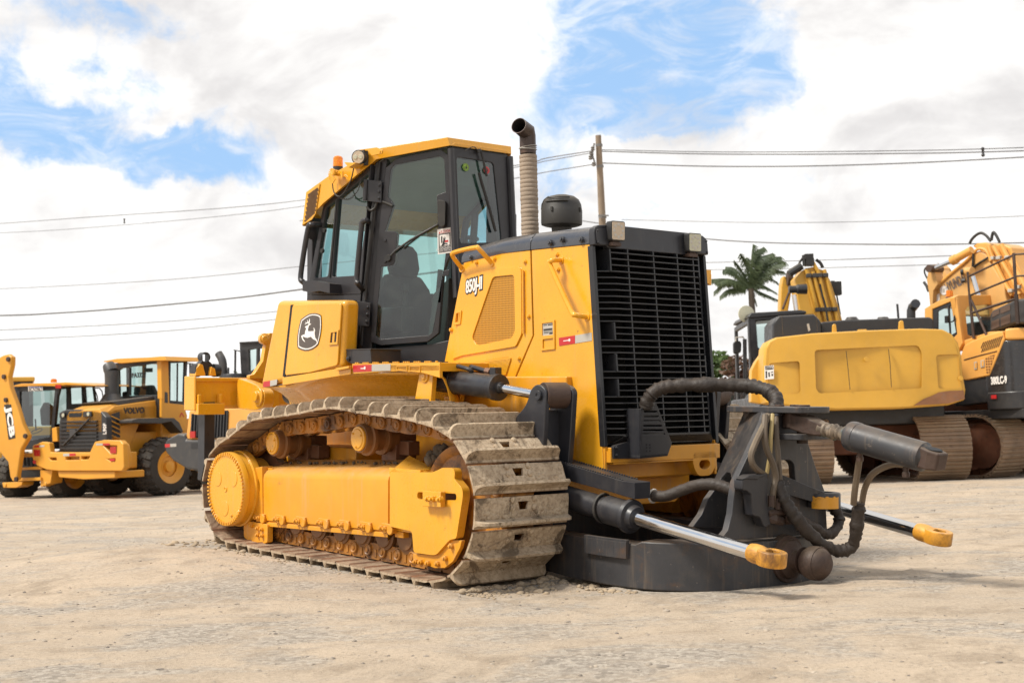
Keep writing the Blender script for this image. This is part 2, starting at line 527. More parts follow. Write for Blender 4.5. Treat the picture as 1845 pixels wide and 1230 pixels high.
def shoe_bm():
    """local x = travel, y = outward, z = across the track"""
    bm = NB(); W = .38
    def prof(ts):
        return ts
    # plate: strips along travel, with the mud-relief hole left open
    T = [-.094, -.064, -.012, .034, .064, .092]
    N = [.064, .070, .070, .070, .070, .060]
    hw = [.0, .044, .030, .0, .0, .0]
    th = .016
    def strip(i, z0a, z1a, z0b, z1b):
        P = []
        for (t, nn, z0, z1) in ((T[i], N[i], z0a, z1a), (T[i + 1], N[i + 1], z0b, z1b)):
            P.append([V((t, nn, z0)), V((t, nn, z1)), V((t, nn + th, z1)), V((t, nn + th, z0))])
        loft(bm, P)
    ch = .0
    for i in range(5):
        if i == 1:
            strip(i, -W, -.044, -W, -.030); strip(i, .044, W, .030, W)
        else:
            e = W - (.03 if i == 0 else 0)
            strip(i, -W, W, -W, W)
    # grouser with rounded ends
    out = [(-W, .080)] + [(-W + .055 - .055 * math.cos(a), .092 + .066 * math.sin(a)) for a in [rad(20 + 70 * k / 5) for k in range(6)]] \
        + [(W - .055 + .055 * math.cos(a), .092 + .066 * math.sin(a)) for a in [rad(90 - 70 * k / 5) for k in range(6)]] + [(W, .080)]
    lo = [V((.036 if n < .1 else .046, n, z)) for z, n in out]
    a = [bm.verts.new(p) for p in lo]
    b = [bm.verts.new(V((.078 if v.co.y < .1 else .064, v.co.y, v.co.z))) for v in a]
    bm.faces.new(a); bm.faces.new(b[::-1])
    for i in range(len(a)):
        j = (i + 1) % len(a); bm.faces.new((a[i], b[i], b[j], a[j]))
    for t in (-.075, -.022):
        for z in (-.088, .088):
            lathe(bm, (t, .084, z), (0, 1, 0), [(0, .021), (.009, .020), (.014, .012)], 8)
    # dried clods packed against the grouser
    rng = random.Random(5)
    for k in range(46):
        z = rng.uniform(-.34, .34); s = rng.uniform(.006, .018)
        t = .030 - abs(rng.gauss(0, .02)); 
        r = bmesh.ops.create_icosphere(bm, subdivisions=1, radius=s)
        for v in r['verts']:
            v.co = V((t + v.co.x * rng.uniform(.7, 1.5), .086 + v.co.y * .55, z + v.co.z * rng.uniform(1, 2.2)))
    return bm
shoe_me = mesh_of('track_shoe', shoe_bm(), M['shoe'], 40)

def link_geom(bm, p0, p1, yc):
    """one chain link: two plates with pin bosses"""
    t = (p1 - p0).normalized(); nrm = V((-t.z, 0, t.x)); Y = V((0, 1, 0))
    for s in (-1, 1):
        y = yc + s * .105
        c = (p0 + p1) / 2 + Y * y
        # waisted plate
        o = [(-.088, -.050), (-.030, -.056), (.030, -.056), (.082, -.050), (.094, -.02), (.094, .03), (.075, .058), (-.075, .058), (-.094, .03), (-.094, -.02)]
        plate(bm, [c + t * a + nrm * b - Y * .024 for a, b in o], Y * .048)
        f = c + Y * (s * .024)
        lathe(bm, f + t * .052 - nrm * .004, Y * s, [(0, .043), (.014, .041), (.018, .034), (.013, .028), (.013, .018), (.020, .016)], 14)
        obox(bm, f - t * .035 + nrm * .012, t * .014, nrm * .026, Y * .006)
    cyl(bm, p0 + Y * (yc - .12), p0 + Y * (yc + .12), .036, n=10)

def running_gear(sg):
    yc = sg * TCY
    tr = NB()
    for i in range(NL):
        link_geom(tr, pins[i], pins[(i + 1) % NL], yc)
    track = obj('track', tr, M['link'], DZ, bev=0, sharp=40)
    for i in range(NL):
        p0 = pins[i]; p1 = pins[(i + 1) % NL]
        t = (p1 - p0).normalized(); nrm = V((-t.z, 0, t.x))
        c = (p0 + p1) / 2
        o = bpy.data.objects.new('track_shoe', shoe_me)
        link(o, track)
        rr = random.Random(i * 3 + int(sg)); w = rr.uniform(-.02, .02)
        m = Matrix((t, nrm, t.cross(nrm))).transposed().to_4x4()
        m = m @ Matrix.Rotation(w, 4, 'Z')
        m.translation = c + V((0, yc, 0))
        o.matrix_local = m
    # frame beam
    fr = NB()
    def sec(x, zb, zt):
        pr = [(-1.42, zb), (-1.42, zt - .05)] + [(-1.42 + .13 * (1 - math.cos(a)), zt - .05 + .09 * math.sin(a)) for a in [rad(18 * k) for k in range(1, 6)]] + [(-1.12, zt + .085), (-.98, zt + .06), (-.98, zb)]
        return [V((x, -y * sg if sg > 0 else y, z)) for y, z in pr]
    loft(fr, [sec(-2.52, .24, .61), sec(-.84, .295, .68)])
    loft(fr, [sec(-2.52, .225, .245), sec(-.84, .28, .30)])
    frame = obj('track_frame', fr, M['yellow_dirty'], DZ, bev=.006)
    Yo = V((0, sg, 0))                     # outward
    def q(p): return V((p.x, -p.y if sg > 0 else p.y, p.z))
    def QL(y, pts): return [q(S(a, b, y)) for a, b in pts]
    # front guard plate with the adjuster slot
    gp = NB()
    o = [(702, 850), (777, 851), (787, 847), (797, 842), (816.7, 843), (820, 853), (818, 862), (833, 880), (834, 893), (822, 970), (810, 972), (787, 998), (780, 1000), (745, 995), (742, 957), (702, 948)]
    slot = rounded(QL(-1.45, [(751.7, 886), (822, 889), (822, 901), (751.7, 899)]), .02, 3)
    plate(gp, rounded(QL(-1.45, o), .02, 2), -Yo * .06, [slot])
    gtop = [(-.84, .66), (-.84, .79), (-.62, .83), (-.60, .76), (-.44, .80), (-.40, .70)]
    # sloped cover on top
    A = QL(-1.45, [(702, 850), (757, 854), (777, 851)]); 
    B = QL(-1.25, [(737, 820), (776, 840), (784, 846)])
    va = [gp.verts.new(p - Yo * .002) for p in A]; vb = [gp.verts.new(p) for p in B]
    for i in range(2): gp.faces.new((va[i], va[i + 1], vb[i + 1], vb[i]))
    box(gp, -.86, -.50, *sorted((sg * 1.40, sg * 1.0)), .30, .72)
    guard = obj('front_guard_plate', gp, M['yellow'], frame, bev=.005)
    ad = NB()
    a0 = QL(-1.455, [(770, 883), (803, 885), (803, 913), (770, 911)])
    plate(ad, a0, Yo * .04)
    for px, py in ((775, 898), (783, 898), (796, 899)): bolt(ad, q(S(px, py, -1.495)), Yo, .022, .03)
    obj('adjuster_block', ad, M['yellow'], frame)
    lg = NB()
    plate(lg, QL(-1.43, [(744, 996), (744, 1009), (783, 1023), (801, 1023), (816, 1011), (829, 986), (832, 973), (813, 972), (788, 998), (780, 1000)]), -Yo * .03)
    for px, py in ((751, 1011), (760, 1012), (773, 1014), (790, 1015), (804, 1005), (815, 983)): bolt(lg, q(S(px, py, -1.43)), Yo, .02, .022)
    obj('idler_guard', lg, M['yellow_dirty'], frame)
    # rear end plates
    rp = NB()
    hole = [q(S(461.7, 877, -1.43) + V((.055 * math.cos(a), 0, .075 * math.sin(a)))) for a in [2 * math.pi * k / 20 for k in range(20)]]
    plate(rp, QL(-1.43, [(450, 844), (472, 840), (473, 929), (446, 927)]), -Yo * .10, [hole])
    lathe(rp, q(S(462, 877, -1.40)), Yo, [(0, .05), (.012, .05)], 20)
    plate(rp, rounded(QL(-1.44, [(439, 937), (481.7, 944), (481.7, 977), (471, 980), (452, 978), (439, 967)]), .02, 2), -Yo * .05)
    for px, py in ((455, 946), (466, 951), (473, 953), (466, 963), (474, 964)): bolt(rp, q(S(px, py, -1.44)), Yo, .018, .02)
    # bracket running back to the final drive
    box(rp, -2.78, -2.45, *sorted((sg * 1.38, sg * 1.0)), .52, .64)
    obj('rear_guard_plate', rp, M['yellow_dirty'], frame)
    # bottom rollers
    for k, x in enumerate((-2.44, -2.15, -1.85, -1.54, -1.27, -1.0, -.74)):
        zc = .245 + .012 * k / 6
        b = NB()
        lathe(b, (x, yc + sg * .155, zc), (0, -sg, 0), [(0, .055), (.0, .088), (.012, .092), (.015, .112), (.05, .112), (.055, .128), (.075, .128), (.08, .10), (.23, .10), (.235, .128), (.255, .128), (.26, .112), (.31, .112), (.31, .05)], 28)
        r = obj('track_roller', b, M['roller'], DZ, bev=.002)
        c = NB()
        z = .272 + .055 * (x + 2.5) / 1.7 - .012
        box(c, x - .16, x - .03, *sorted((sg * 1.435, sg * 1.36)), z - .035, z + .028)
        for dx in (-.145, -.10): bolt(c, (x + dx, sg * 1.435, z - .004), Yo, .020, .02)
        lathe(c, (x - .05, sg * 1.43, z - .01), Yo, [(0, .035), (.015, .034)], 14)
        box(c, x - .05, x + .05, *sorted((sg * 1.40, sg * 1.33)), z - .06, z - .02)
        obj('roller_bracket', c, M['yellow_dirty'], r, bev=.005)
    # carrier rollers
    for px, py in ((488, 798), (643, 790)):
        c = q(S(px, py, -1.40))
        b = NB()
        lathe(b, c - Yo * .02, -Yo, [(0, .09), (.0, .100), (.03, .104), (.05, .104), (.055, .122), (.085, .122), (.09, .088), (.17, .088), (.175, .12), (.20, .12), (.205, .1), (.28, .1)], 28)
        r = obj('carrier_roller', b, M['roller'], DZ, bev=.002)
        d = NB()
        lathe(d, c - Yo * .02, Yo, [(0, .088), (.014, .086), (.016, .070), (.022, .066)], 28)
        for k in range(3): bolt(d, c + V((.058 * math.cos(k * 2.1 + .4), 0, .058 * math.sin(k * 2.1 + .4))), Yo, .009, .008)
        obj('roller_cap', d, M['yellow'], r, bev=.002)
        e = NB()
        p = V((c.x, sg * 1.12, c.z))
        box(e, c.x - .09, c.x + .09, *sorted((sg * 1.13, sg * .95)), .60, c.z + .05)
        box(e, c.x - .05, c.x + .2, *sorted((sg * 1.10, sg * 1.0)), c.z - .12, c.z - .02)
        obj('roller_support', e, M['rust'], r, bev=.006)
    # idler
    b = NB()
    lathe(b, (-.18, sg * 1.335, .53), (0, -sg, 0), [(0, .10), (.0, .20), (.02, .24), (.03, .30), (.01, .335), (.01, .362), (.06, .366), (.075, .395), (.195, .395), (.21, .366), (.26, .362), (.26, .30), (.24, .1)], 48)
    obj('idler_wheel', b, M['link'], DZ, bev=.003)
    # final drive
    b = NB(); c = V((-2.86, sg * 1.555, .465))
    lathe(b, c, -Yo, [(0, .05), (0, .282), (.012, .289), (.05, .291), (.055, .284), (.10, .286), (.105, .298), (.16, .298), (.17, .24), (.30, .235), (.31, .20), (1.0, .20)], 64)
    fd = obj('final_drive', b, M['yellow'], DZ, bev=.002)
    d = NB()
    for k in range(60):
        a = 2 * math.pi * k / 60; e = V((math.cos(a), 0, math.sin(a))); tt = V((-math.sin(a), 0, math.cos(a)))
        obox(d, c + e * .272 + Yo * .004, e * .013, tt * .0075, Yo * .008)
    for ang in (35, 150, 265):
        e = V((math.cos(rad(ang)), 0, math.sin(rad(ang))))
        lathe(d, c + e * .15, Yo, [(0, .062), (.004, .060)], 24)
    lathe(d, c, Yo, [(0, .024), (.006, .022), (.006, .014), (.001, .012)], 16)
    bolt(d, c + V((.10, 0, -.20)), Yo, .012, .008)
    obj('drive_cover', d, M['yellow'], fd, bev=.0015)
    d = NB()
    pts = []
    for k in range(52):
        a = 2 * math.pi * k / 52; r = (.30, .335, .335, .30)[k % 4]
        pts.append(V((-2.82 + r * math.cos(a), yc - .03, .45 + r * math.sin(a))))
    plate(d, pts, (0, .06, 0))
    obj('sprocket', d, M['rust'], fd, bev=0)
    # dried mud caught by the idler and along the beam
    d = NB(); rng = random.Random(11 + int(sg))
    def clod(p, s):
        r = bmesh.ops.create_icosphere(d, subdivisions=2, radius=s)
        f = rng.uniform(0, 50)
        for v in r['verts']:
            nn = v.co.normalized()
            v.co = V(p) + v.co * (1 + .55 * mnoise.noise(nn * 2.2 + V((f, f, f))))
    for k in range(60):
        x = rng.gauss(-.52, .07); clod((x, sg * rng.uniform(1.02, 1.3), .77 + rng.uniform(0, .07) + .12 * (x + .55)), rng.uniform(.015, .045))
    for k in range(90):
        x = rng.uniform(-2.45, -.8); clod((x, sg * (1.26 - abs(rng.gauss(0, .1))), .66 + .074 + .042 * (x + 2.5) / 1.0 * .98 - .06), rng.uniform(.004, .014))
    mud = obj('dried_mud', d, surf('dark_clods', (0.10, 0.075, 0.052), 0.95, dust=.2, var=.3, bump=.6, bscale=60), DZ, bev=0, sharp=80) if sg < 0 else obj('dried_mud', d, bpy.data.materials['dark_clods'], DZ, bev=0, sharp=80)
    mud['kind'] = 'stuff'
running_gear(-1)
running_gear(1)

# ---------- main hull between the tracks
b = NB()
loft(b, [[V((x, y, z)) for y, z in ((-.60, .55), (-.60, 1.34), (.60, 1.34), (.60, .55), (.45, .45), (-.45, .45))] for x in (-3.25, .05)])
box(b, -2.6, -1.9, -.98, -.60, .58, .80); box(b, -2.6, -1.9, .60, .98, .58, .80)       # cross bar to the track frames
box(b, -.9, -.6, -.98, .98, .55, .72)
box(b, -3.25, -2.55, -.86, -.58, .2, .75); box(b, -3.25, -2.55, .58, .86, .2, .75)
hull = obj('main_hull', b, M['yellow_dirty'], DZ, bev=.012)
b = NB()
for i in range(7): bolt(b, (-2.32, -.605, .62 + .10 * i), (0, -1, 0), .028, .024)
box(b, -2.40, -2.25, -.63, -.59, .58, 1.32)
obj('hull_flange', b, M['yellow_dirty'], hull)

# ---------- fenders
def fender(sg):
    m = (lambda p: V((p.x, -p.y, p.z))) if sg > 0 else (lambda p: V(p))
    b = NB()
    # walkway slab with a deep edge band
    front = S(792, 664, -1.0).x; back = S(634, 660, -1.0).x
    box(b, back, front, *sorted((sg * 1.0, sg * .5)), 1.375, 1.437)
    # edge band
    plate(b, [m(p) for p in SL(-1.0, [(634, 661), (704, 656), (792, 657), (792, 681), (760, 672), (706, 669), (634, 674)])], V((0, -sg * .03, 0)))
    w = obj('fender', b, M['yellow'], DZ, bev=.006)
    b = NB()                                # anti-slip teeth
    box(b, back, front, *sorted((sg * .999, sg * .984)), 1.4365, 1.4395)
    for x in [back + .04 + i * .026 for i in range(int((front - back - .06) / .026))]:
        if int((x - back) / .026) % 5 in (0, 1, 2): box(b, x, x + .014, *sorted((sg * 1.0, sg * .985)), 1.437, 1.449)
    obj('grip_strip', b, M['yellow'], w, bev=.001)
    # liner: coved underside
    b = NB()
    secs = []
    for x in (-3.3, -2.9, -2.4, -1.9, -1.4, -1.02, -.93, -.88):
        k = 1.0 if x < -1.0 else (.75 if x < -.9 else .4)
        pr = [(.985, 1.37)] + [(.985 - k * .36 * math.sin(a), 1.37 - .36 * (1 - math.cos(a))) for a in [rad(15 * j) for j in range(1, 7)]]
        off = -.10 if x < -2.8 else 0.0
        secs.append([V((x, sg * y, z + off)) for y, z in pr])
    loft(b, secs, closed=False)
    o = obj('fender_liner', b, M['yellow'], w, bev=0)
    sd = o.modifiers.new('sheet', 'SOLIDIFY'); sd.thickness = .012
    # recessed panels at the front of the band
    b = NB()
    for pts in ([(715, 660), (733, 660), (733, 668), (715, 666)], [(738, 660), (757, 660), (757, 670), (738, 668)]):
        for i in range(4):
            p0 = S(*pts[i], -1.003); p1 = S(*pts[(i + 1) % 4], -1.003)
            bar(b, m(p0), m(p1), .006, .006)
    obj('band_ribs', b, M['yellow'], w, bev=.001)
    # battery and fuel cabinet at the rear
    b = NB()
    side = [m(p) for p in SL(-1.0, [(499, 541), (621, 540), (615, 664), (511, 688), (467, 699)])]
    plate(b, side, V((0, -sg * .15, 0)))
    box(b, side[0].x + .02, -2.55, *sorted((sg * .90, sg * .42)), 1.30, side[0].z - .02)
    cab_ = obj('side_cabinet', b, M['yellow'], DZ, bev=.045, seg=4)
    b = NB()
    plate(b, rounded([m(p) for p in SL(-1.0, [(530, 549), (618, 546), (611, 658), (561, 671), (516, 676)])], .03, 3), V((0, sg * .016, 0)))
    cd_ = obj('cabinet_door', b, M['yellow'], cab_, bev=.008, seg=3)
    b = NB()
    plate(b, [m(p) for p in SL(-1.0, [(525.5, 549), (529, 549), (515, 677.5), (511, 678)])], V((0, sg * .010, 0)))
    plate(b, [m(p) for p in SL(-1.0, [(513, 677), (561, 671.5), (561, 674), (513, 680)])], V((0, sg * .006, 0)))
    obj('door_gap_dark', b, M['darkhole'], cab_, bev=0)  # near-black strips paint in the shade of the gap beside and below the door
    b = NB()
    plate(b, [m(p) for p in SL(-1.0, [(511, 680), (634, 660), (634, 674), (511, 694)])], V((0, sg * .012, 0)))
    plate(b, [m(p) for p in SL(-1.01, [(610, 663), (634, 659), (634, 663.5), (611, 668)])], V((0, sg * .03, 0)))
    obj('sill_strip', b, M['yellow'], cab_, bev=.004)
    b = NB()
    oo = SL(-1.017, [(595.5, 596), (611.5, 594), (609.5, 620.5), (593.5, 622)])
    ii = SL(-1.017, [(598, 599.5), (608.5, 598), (607, 616), (596, 617.5)])
    plate(b, [m(p) for p in oo], V((0, sg * .010, 0)), [[m(p) for p in ii]])
    bar(b, m(S(602.5, 599, -1.016)), m(S(601, 617, -1.016)), .03, .012, (0, 1, 0))
    box_ = obj('door_latch', b, M['yellow'], cab_, bev=.003)
    b = NB(); plate(b, [m(p) for p in ii], V((0, sg * .002, 0)))
    obj('latch_recess', b, M['darkhole'], cab_, bev=0)
    if sg < 0:
        # tape
        for parent, mm, pts, y in ((w, 'red', [(636.5, 657.5), (670, 656.5), (670, 668.5), (636.5, 670)], -1.0), (w, 'silver', [(670.3, 656.5), (704, 655.5), (704, 667.5), (670.3, 668.5)], -1.0),
                               (cab_, 'red', [(475, 687.5), (487, 685.5), (487, 695.5), (474.5, 697.5)], -1.0), (cab_, 'silver', [(487.2, 685.5), (500, 683), (499, 693), (487.2, 695.5)], -1.0)):
            b = NB(); plate(b, SL(y, pts), V((0, -.003, 0)))
            obj('reflective_tape', b, M[mm], parent, bev=0)
        b = NB()
        plate(b, [S(650 + 8 * k / 12, 663 + (.5 if k % 2 else -.5), -1.003) for k in range(12)] + [S(658, 664.4, -1.003), S(650, 664.4, -1.003)], V((0, -.002, 0)))
        lathe(b, S(657.5, 662.7, -1.003), (0, -1, 0), [(0, .012), (.003, .012)], 12)
        obj('tape_print', b, M['white'], w, bev=0)
        # embossed lettering painted over: faint raised characters
        # leaping deer emblem
        def ez(pts, y=-1.018): return [S(530 + a / 16.4, 560 + c / 16.4, y) for a, c in pts]
        sh = [(205, 255), (330, 160), (450, 90), (550, 68), (650, 70), (740, 95), (800, 135), (812, 300), (812, 470), (790, 660), (755, 830), (715, 985), (640, 1060), (540, 1125), (430, 1165), (320, 1172), (200, 1140), (108, 1085), (100, 940), (105, 740), (130, 580), (165, 410)]
        cx, cy = 455, 620
        def shr(k, pts): return [(cx + (a - cx) * k, cy + (c - cy) * k) for a, c in pts]
        b = NB(); plate(b, ez(sh), V((0, -.004, 0)))
        em = obj('emblem_shield', b, M['emblem'], cab_, bev=0)
        b = NB(); plate(b, ez(shr(.94, sh), -1.0221), V((0, -.0012, 0)), [ez(shr(.885, sh), -1.0221)])
        obj('emblem_border', b, M['white'], cab_, bev=0)
        deer = [(330, 490), (325, 468), (350, 450), (400, 425), (425, 405), (432, 370), (425, 362), (385, 368), (345, 388), (318, 410), (330, 380), (352, 358), (335, 325), (358, 338), (370, 348), (405, 325), (392, 285), (382, 262), (405, 280), (420, 330), (437, 322), (448, 270), (447, 222), (468, 262), (468, 310), (455, 370), (470, 382), (508, 370), (490, 400), (460, 425), (435, 435), (432, 470), (415, 530), (410, 590), (440, 604), (520, 598), (575, 598), (588, 580), (583, 530), (570, 490), (600, 520), (618, 560), (622, 600), (608, 625), (610, 690), (625, 790), (665, 845), (690, 930), (690, 985), (668, 970), (675, 925), (640, 870), (560, 830), (525, 790), (505, 762), (450, 775), (400, 795), (340, 785), (290, 762), (252, 765), (262, 810), (295, 865), (328, 912), (305, 910), (250, 850), (215, 760), (220, 735), (260, 710), (318, 690), (332, 600), (355, 545), (360, 505)]
        b = NB(); plate(b, ez(deer, -1.0221), V((0, -.0016, 0)))
        obj('emblem_deer', b, M['white'], cab_, bev=0)
    # step box beside the cab foot
    b = NB()
    pp = [m(p) for p in SL(-.96, [(633, 629), (668, 629), (671, 653), (636, 654.5), (624, 650)])]
    pp = [m(p) for p in SL(-.96, [(633.5, 629), (667, 628.5), (669, 653.5), (633.5, 655)])]
    plate(b, pp, V((0, -sg * .28, 0)))
    plate(b, [p + V((0, 0, 0)) for p in [m(q) for q in SL(-.96, [(622, 630), (633.5, 628.5), (633.5, 655), (626, 652)])]], V((0, -sg * .02, 0)))
    plate(b, [m(q) for q in SL(-.965, [(620, 629), (668, 627.5), (668, 629.5), (620, 631.5)])], V((0, -sg * .29, 0)))
    bolt(b, m(S(629, 646, -.96)), (0, sg, 0), .022, .016)
    obj('step_box', b, M['cab'], DZ, bev=.006)
fender(-1); fender(1)
# ---------- cab
def both(fn):
    """build a side feature for the near side and mirrored for the far side"""
    for s in (-1, 1):
        fn(s, (lambda p: V((p[0], -p[1], p[2]))) if s > 0 else (lambda p: V(p)))
DP0 = V((-2.2, -.65, 0)); DP1 = V((-1.66, -.28, 0))
Dn = V((DP1 - DP0).cross(V((0, 0, 1)))).normalized()      # outward normal of the near door plane
if Dn.y > 0: Dn = -Dn
WP0 = V((-2.2, -.67, 0)); WP1 = V((-2.95, -.78, 0))
Wn = V((WP1 - WP0).cross(V((0, 0, 1)))).normalized()
if Wn.y > 0: Wn = -Wn
def DL(pts, off=0.0): return [PL(a, b, DP0 + Dn * off, Dn) for a, b in pts]
def WL(pts, off=0.0): return [PL(a, b, WP0 + Wn * off, Wn) for a, b in pts]
def MR(n): return V((n.x, -n.y, n.z))

def cab_side(sg, m):
    dn = V(m(Dn)); wn = V(m(Wn))
    # rear side frame with two windows
    b = NB()
    outer = WL([(583, 366), (640, 322), (668, 296), (650, 531), (553, 531), (557, 505)])
    g1 = WL([(587, 374), (604.5, 361), (590.5, 497.7), (567, 501)])
    g2 = WL([(609, 358), (640, 333), (664, 312), (659, 400), (645, 496), (598, 499)])
    plate(b, [m(p) for p in outer], -wn * .05, [[m(p) for p in rounded(g1, .02, 2)], [m(p) for p in rounded(g2, .02, 2)]])
    low = WL([(553, 531), (650, 531), (640, 660), (545, 660)])
    plate(b, [m(p) for p in low], -wn * .05)
    fr = obj('cab_side_panel', b, M['cab'], DZ, bev=.006)
    for g in (g1, g2):
        b = NB()
        P = [m(p - Wn * .02) for p in g]
        b.faces.new([b.verts.new(p) for p in P])
        obj('side_window', b, M['glass_side'], fr, bev=0)
    b = NB()
    tube(b, [m(p) for p in WL([(606.5, 359), (594, 500)], .004)], .009, 6)
    for px, py in ((586, 415.5), (582, 452)): lathe(b, m(WL([(px, py)], 0)[0]), wn, [(0, .02), (.02, .018)], 12)
    obj('window_seal', b, M['rubber'], fr, bev=0)
    # hinge column
    b = NB()
    pts = DL([(679, 289), (693, 283), (676, 500), (668, 616), (652, 626), (640, 640), (655, 500)])
    plate(b, [m(p) for p in DL([(676, 290), (698, 284), (675, 520), (669, 640), (644, 640), (650, 560)], -.01)], -dn * .09)
    obj('cab_post', b, M['cab'], DZ, bev=.01)
    b = NB()
    tube(b, [m(p) for p in spl(DL([(684, 292), (680, 330), (673, 400), (664, 480), (656, 560), (651, 622)], .012), 4)], .012, 8)
    tube(b, [m(p) for p in spl(DL([(672, 372), (668, 420), (663, 470), (657, 520)], .02), 4)], .014, 8)
    obj('wiring_conduit', b, M['rubber'], DZ, bev=0)
    # door
    b = NB()
    outer = DL([(695, 303), (715, 285), (794, 269), (811.5, 283), (821, 440), (806, 470), (799, 490), (790, 600), (770, 615.5), (687, 622), (668, 616), (672, 540), (680, 440), (692, 330)], .02)
    gl = DL([(704.4, 304), (711.5, 297), (792, 281.5), (800, 287), (803, 346), (787, 351.6), (789, 411), (803.5, 450), (800, 480), (779, 599), (772, 604), (685, 611), (677, 605), (681, 545), (687, 480), (707.4, 477.8), (711.5, 471), (716, 421.4), (711.5, 417), (693.7, 416), (709, 369.5), (699, 353.4)], .02)
    if sg > 0:
        cen = sum(outer, V()) / len(outer); big = [cen + (p - cen) * .90 for p in outer]
        plate(b, [m(p) for p in outer], -dn * .03, [[m(p) for p in big]]); gl = big
    else: plate(b, [m(p) for p in outer], -dn * .05, [[m(p) for p in gl]])
    door = obj('cab_door', b, M['cab'], DZ, bev=.005)
    b = NB(); b.faces.new([b.verts.new(m(p - Dn * .004)) for p in gl])
    obj('door_glass', b, M['glass'], door, bev=0)
    b = NB()
    plate(b, [m(p) for p in rounded(DL([(790.5, 361), (806, 363), (805, 408), (795, 411), (792, 395)], .02), .02, 3)], dn * .045)
    obj('door_handle', b, M['plastic'], door, bev=.008, seg=3)
    b = NB()
    h = DL([(700, 465), (712, 452), (740, 432), (789, 404.5)], .035)
    tube(b, [m(p) for p in h], .009, 6)
    tube(b, [m(p) for p in DL([(727, 447), (757, 424), (788, 405)], .03)], .008, 6)
    lathe(b, m(DL([(700, 465)], .02)[0]), dn, [(0, .03), (.03, .026)], 12)
    obj('door_wiper', b, M['rubber'], door, bev=0)
    for pts in ([(661, 324), (689, 327), (688, 366), (659, 362)], [(640, 541), (669, 546), (666, 588), (637, 586)]):
        b = NB()
        c = DL(pts, .03)
        plate(b, [m(p) for p in c], dn * .016)
        e0 = (c[0] + c[1]) / 2 * .0 + c[0]; e1 = c[3]
        tube(b, [m(c[0] + Dn * .02), m(c[3] + Dn * .02)], .018, 8)
        for t in (.2, .5, .8):
            bolt(b, m((c[1] * .85 + c[0] * .15) * (1 - t) + (c[2] * .85 + c[3] * .15) * t + Dn * .016), dn, .012, .01)
        obj('door_hinge', b, M['cab'], door, bev=.003)
    b = NB()
    tube(b, [m(p) for p in spl(DL([(661, 372), (667, 379), (675, 375), (680, 364), (690, 364), (707, 371)], .03), 4)], .010, 8)
    obj('door_stay', b, M['plastic'], door, bev=0)
    b = NB()
    for px, py in ((694, 433), (694, 471)): lathe(b, m(DL([(px, py)], .02)[0]), dn, [(0, .014), (.012, .012)], 10)
    plate(b, [m(p) for p in DL([(799, 488), (811, 486), (809, 497), (797, 498)], .02)], dn * .012)
    obj('door_fittings', b, M['cab'], door, bev=.002)
    if sg < 0:
        b = NB(); st = DL([(788, 413.5), (813.5, 409.5), (814.5, 455), (789, 458.5)], .0235); plate(b, st, Dn * .0015)
        sk = obj('warning_sticker', b, M['white'], door, bev=0)
        def sp(u, v, o=.026): # sticker coordinates
            a = st[0] * (1 - u) + st[1] * u; c = st[3] * (1 - u) + st[2] * u
            return a * (1 - v) + c * v + Dn * (o - .0235)
        def sq(name, mat, pts, o=.0256):
            b = NB(); plate(b, [sp(u, v, o) for u, v in pts], Dn * .0006); obj(name, b, mat, sk, bev=0)
        sq('sticker_header', M['red'], [(.08, .06), (.92, .06), (.92, .18), (.08, .18)])
        sq('sticker_panel', M['blackp'], [(.08, .20), (.92, .20), (.92, .94), (.08, .94)])
        sq('sticker_picture', M['white'], [(.15, .24), (.85, .24), (.85, .68), (.15, .68)], .0265)
        sq('sticker_drawing', M['blackp'], [(.26, .30), (.35, .30), (.35, .56), (.26, .56)], .0274)
        sq('sticker_drawing', M['blackp'], [(.26, .68), (.36, .58), (.42, .44), (.38, .34), (.44, .40), (.50, .30), (.50, .42), (.60, .34), (.54, .46), (.50, .58), (.68, .60), (.72, .66), (.55, .63), (.42, .68)], .0274)
        sq('sticker_arrow', M['red'], [(.52, .48), (.76, .48), (.76, .56), (.52, .56)], .0274)
        ux = st[1] - st[0]; uy = st[0] - st[3]
        text_mesh('sticker_word', 'PERIGO', .030, M['white'], sk, sp(.5, .12, .0264), ux, uy, ext=.0005, bold=.0006)
        for i, s_ in enumerate(('RISCO DE', 'ESMAGAMENTO', 'DAS MÃOS')):
            text_mesh('sticker_word', s_, .019, M['white'], sk, sp(.5, .735 + i * .075, .0264), ux, uy, ext=.0005)
    # base panel below the door
    b = NB()
    plate(b, [m(p) for p in DL([(645, 632), (687, 627), (775, 620), (812, 612), (803, 660), (640, 668)], 0)], -dn * .05)
    obj('cab_base_panel', b, M['cab'], DZ, bev=.006)
    # grab handles by the side windows
    b = NB()
    A = WL([(663, 400)], .0)[0]; Bp = WL([(654, 521)], 0)[0]
    tube(b, [m(p) for p in spl([A, *WL([(659, 397), (653.5, 400), (651, 412), (643, 497), (645.5, 511)], .09), Bp], 5)], .022, 12)
    obj('grab_handle', b, M['cab'], DZ, bev=0)
    b = NB()
    tube(b, [m(p) for p in spl([*WL([(577, 405)], 0), *WL([(562.5, 405), (554.7, 414), (542, 494), (546, 508)], .10), *WL([(556, 515)], .02)], 5)], .022, 12)
    br = WL([(545, 506), (563, 505), (594, 511), (594, 528), (575, 524), (560, 527), (545, 524)], .12)
    plate(b, [m(p) for p in br], -wn * .16)
    lathe(b, m(WL([(565, 418)], .02)[0]), (-1, 0, 0), [(0, .02), (.01, .065), (.04, .06)], 16)
    obj('grab_handle', b, M['cab'], DZ, bev=.004)
both(cab_side)

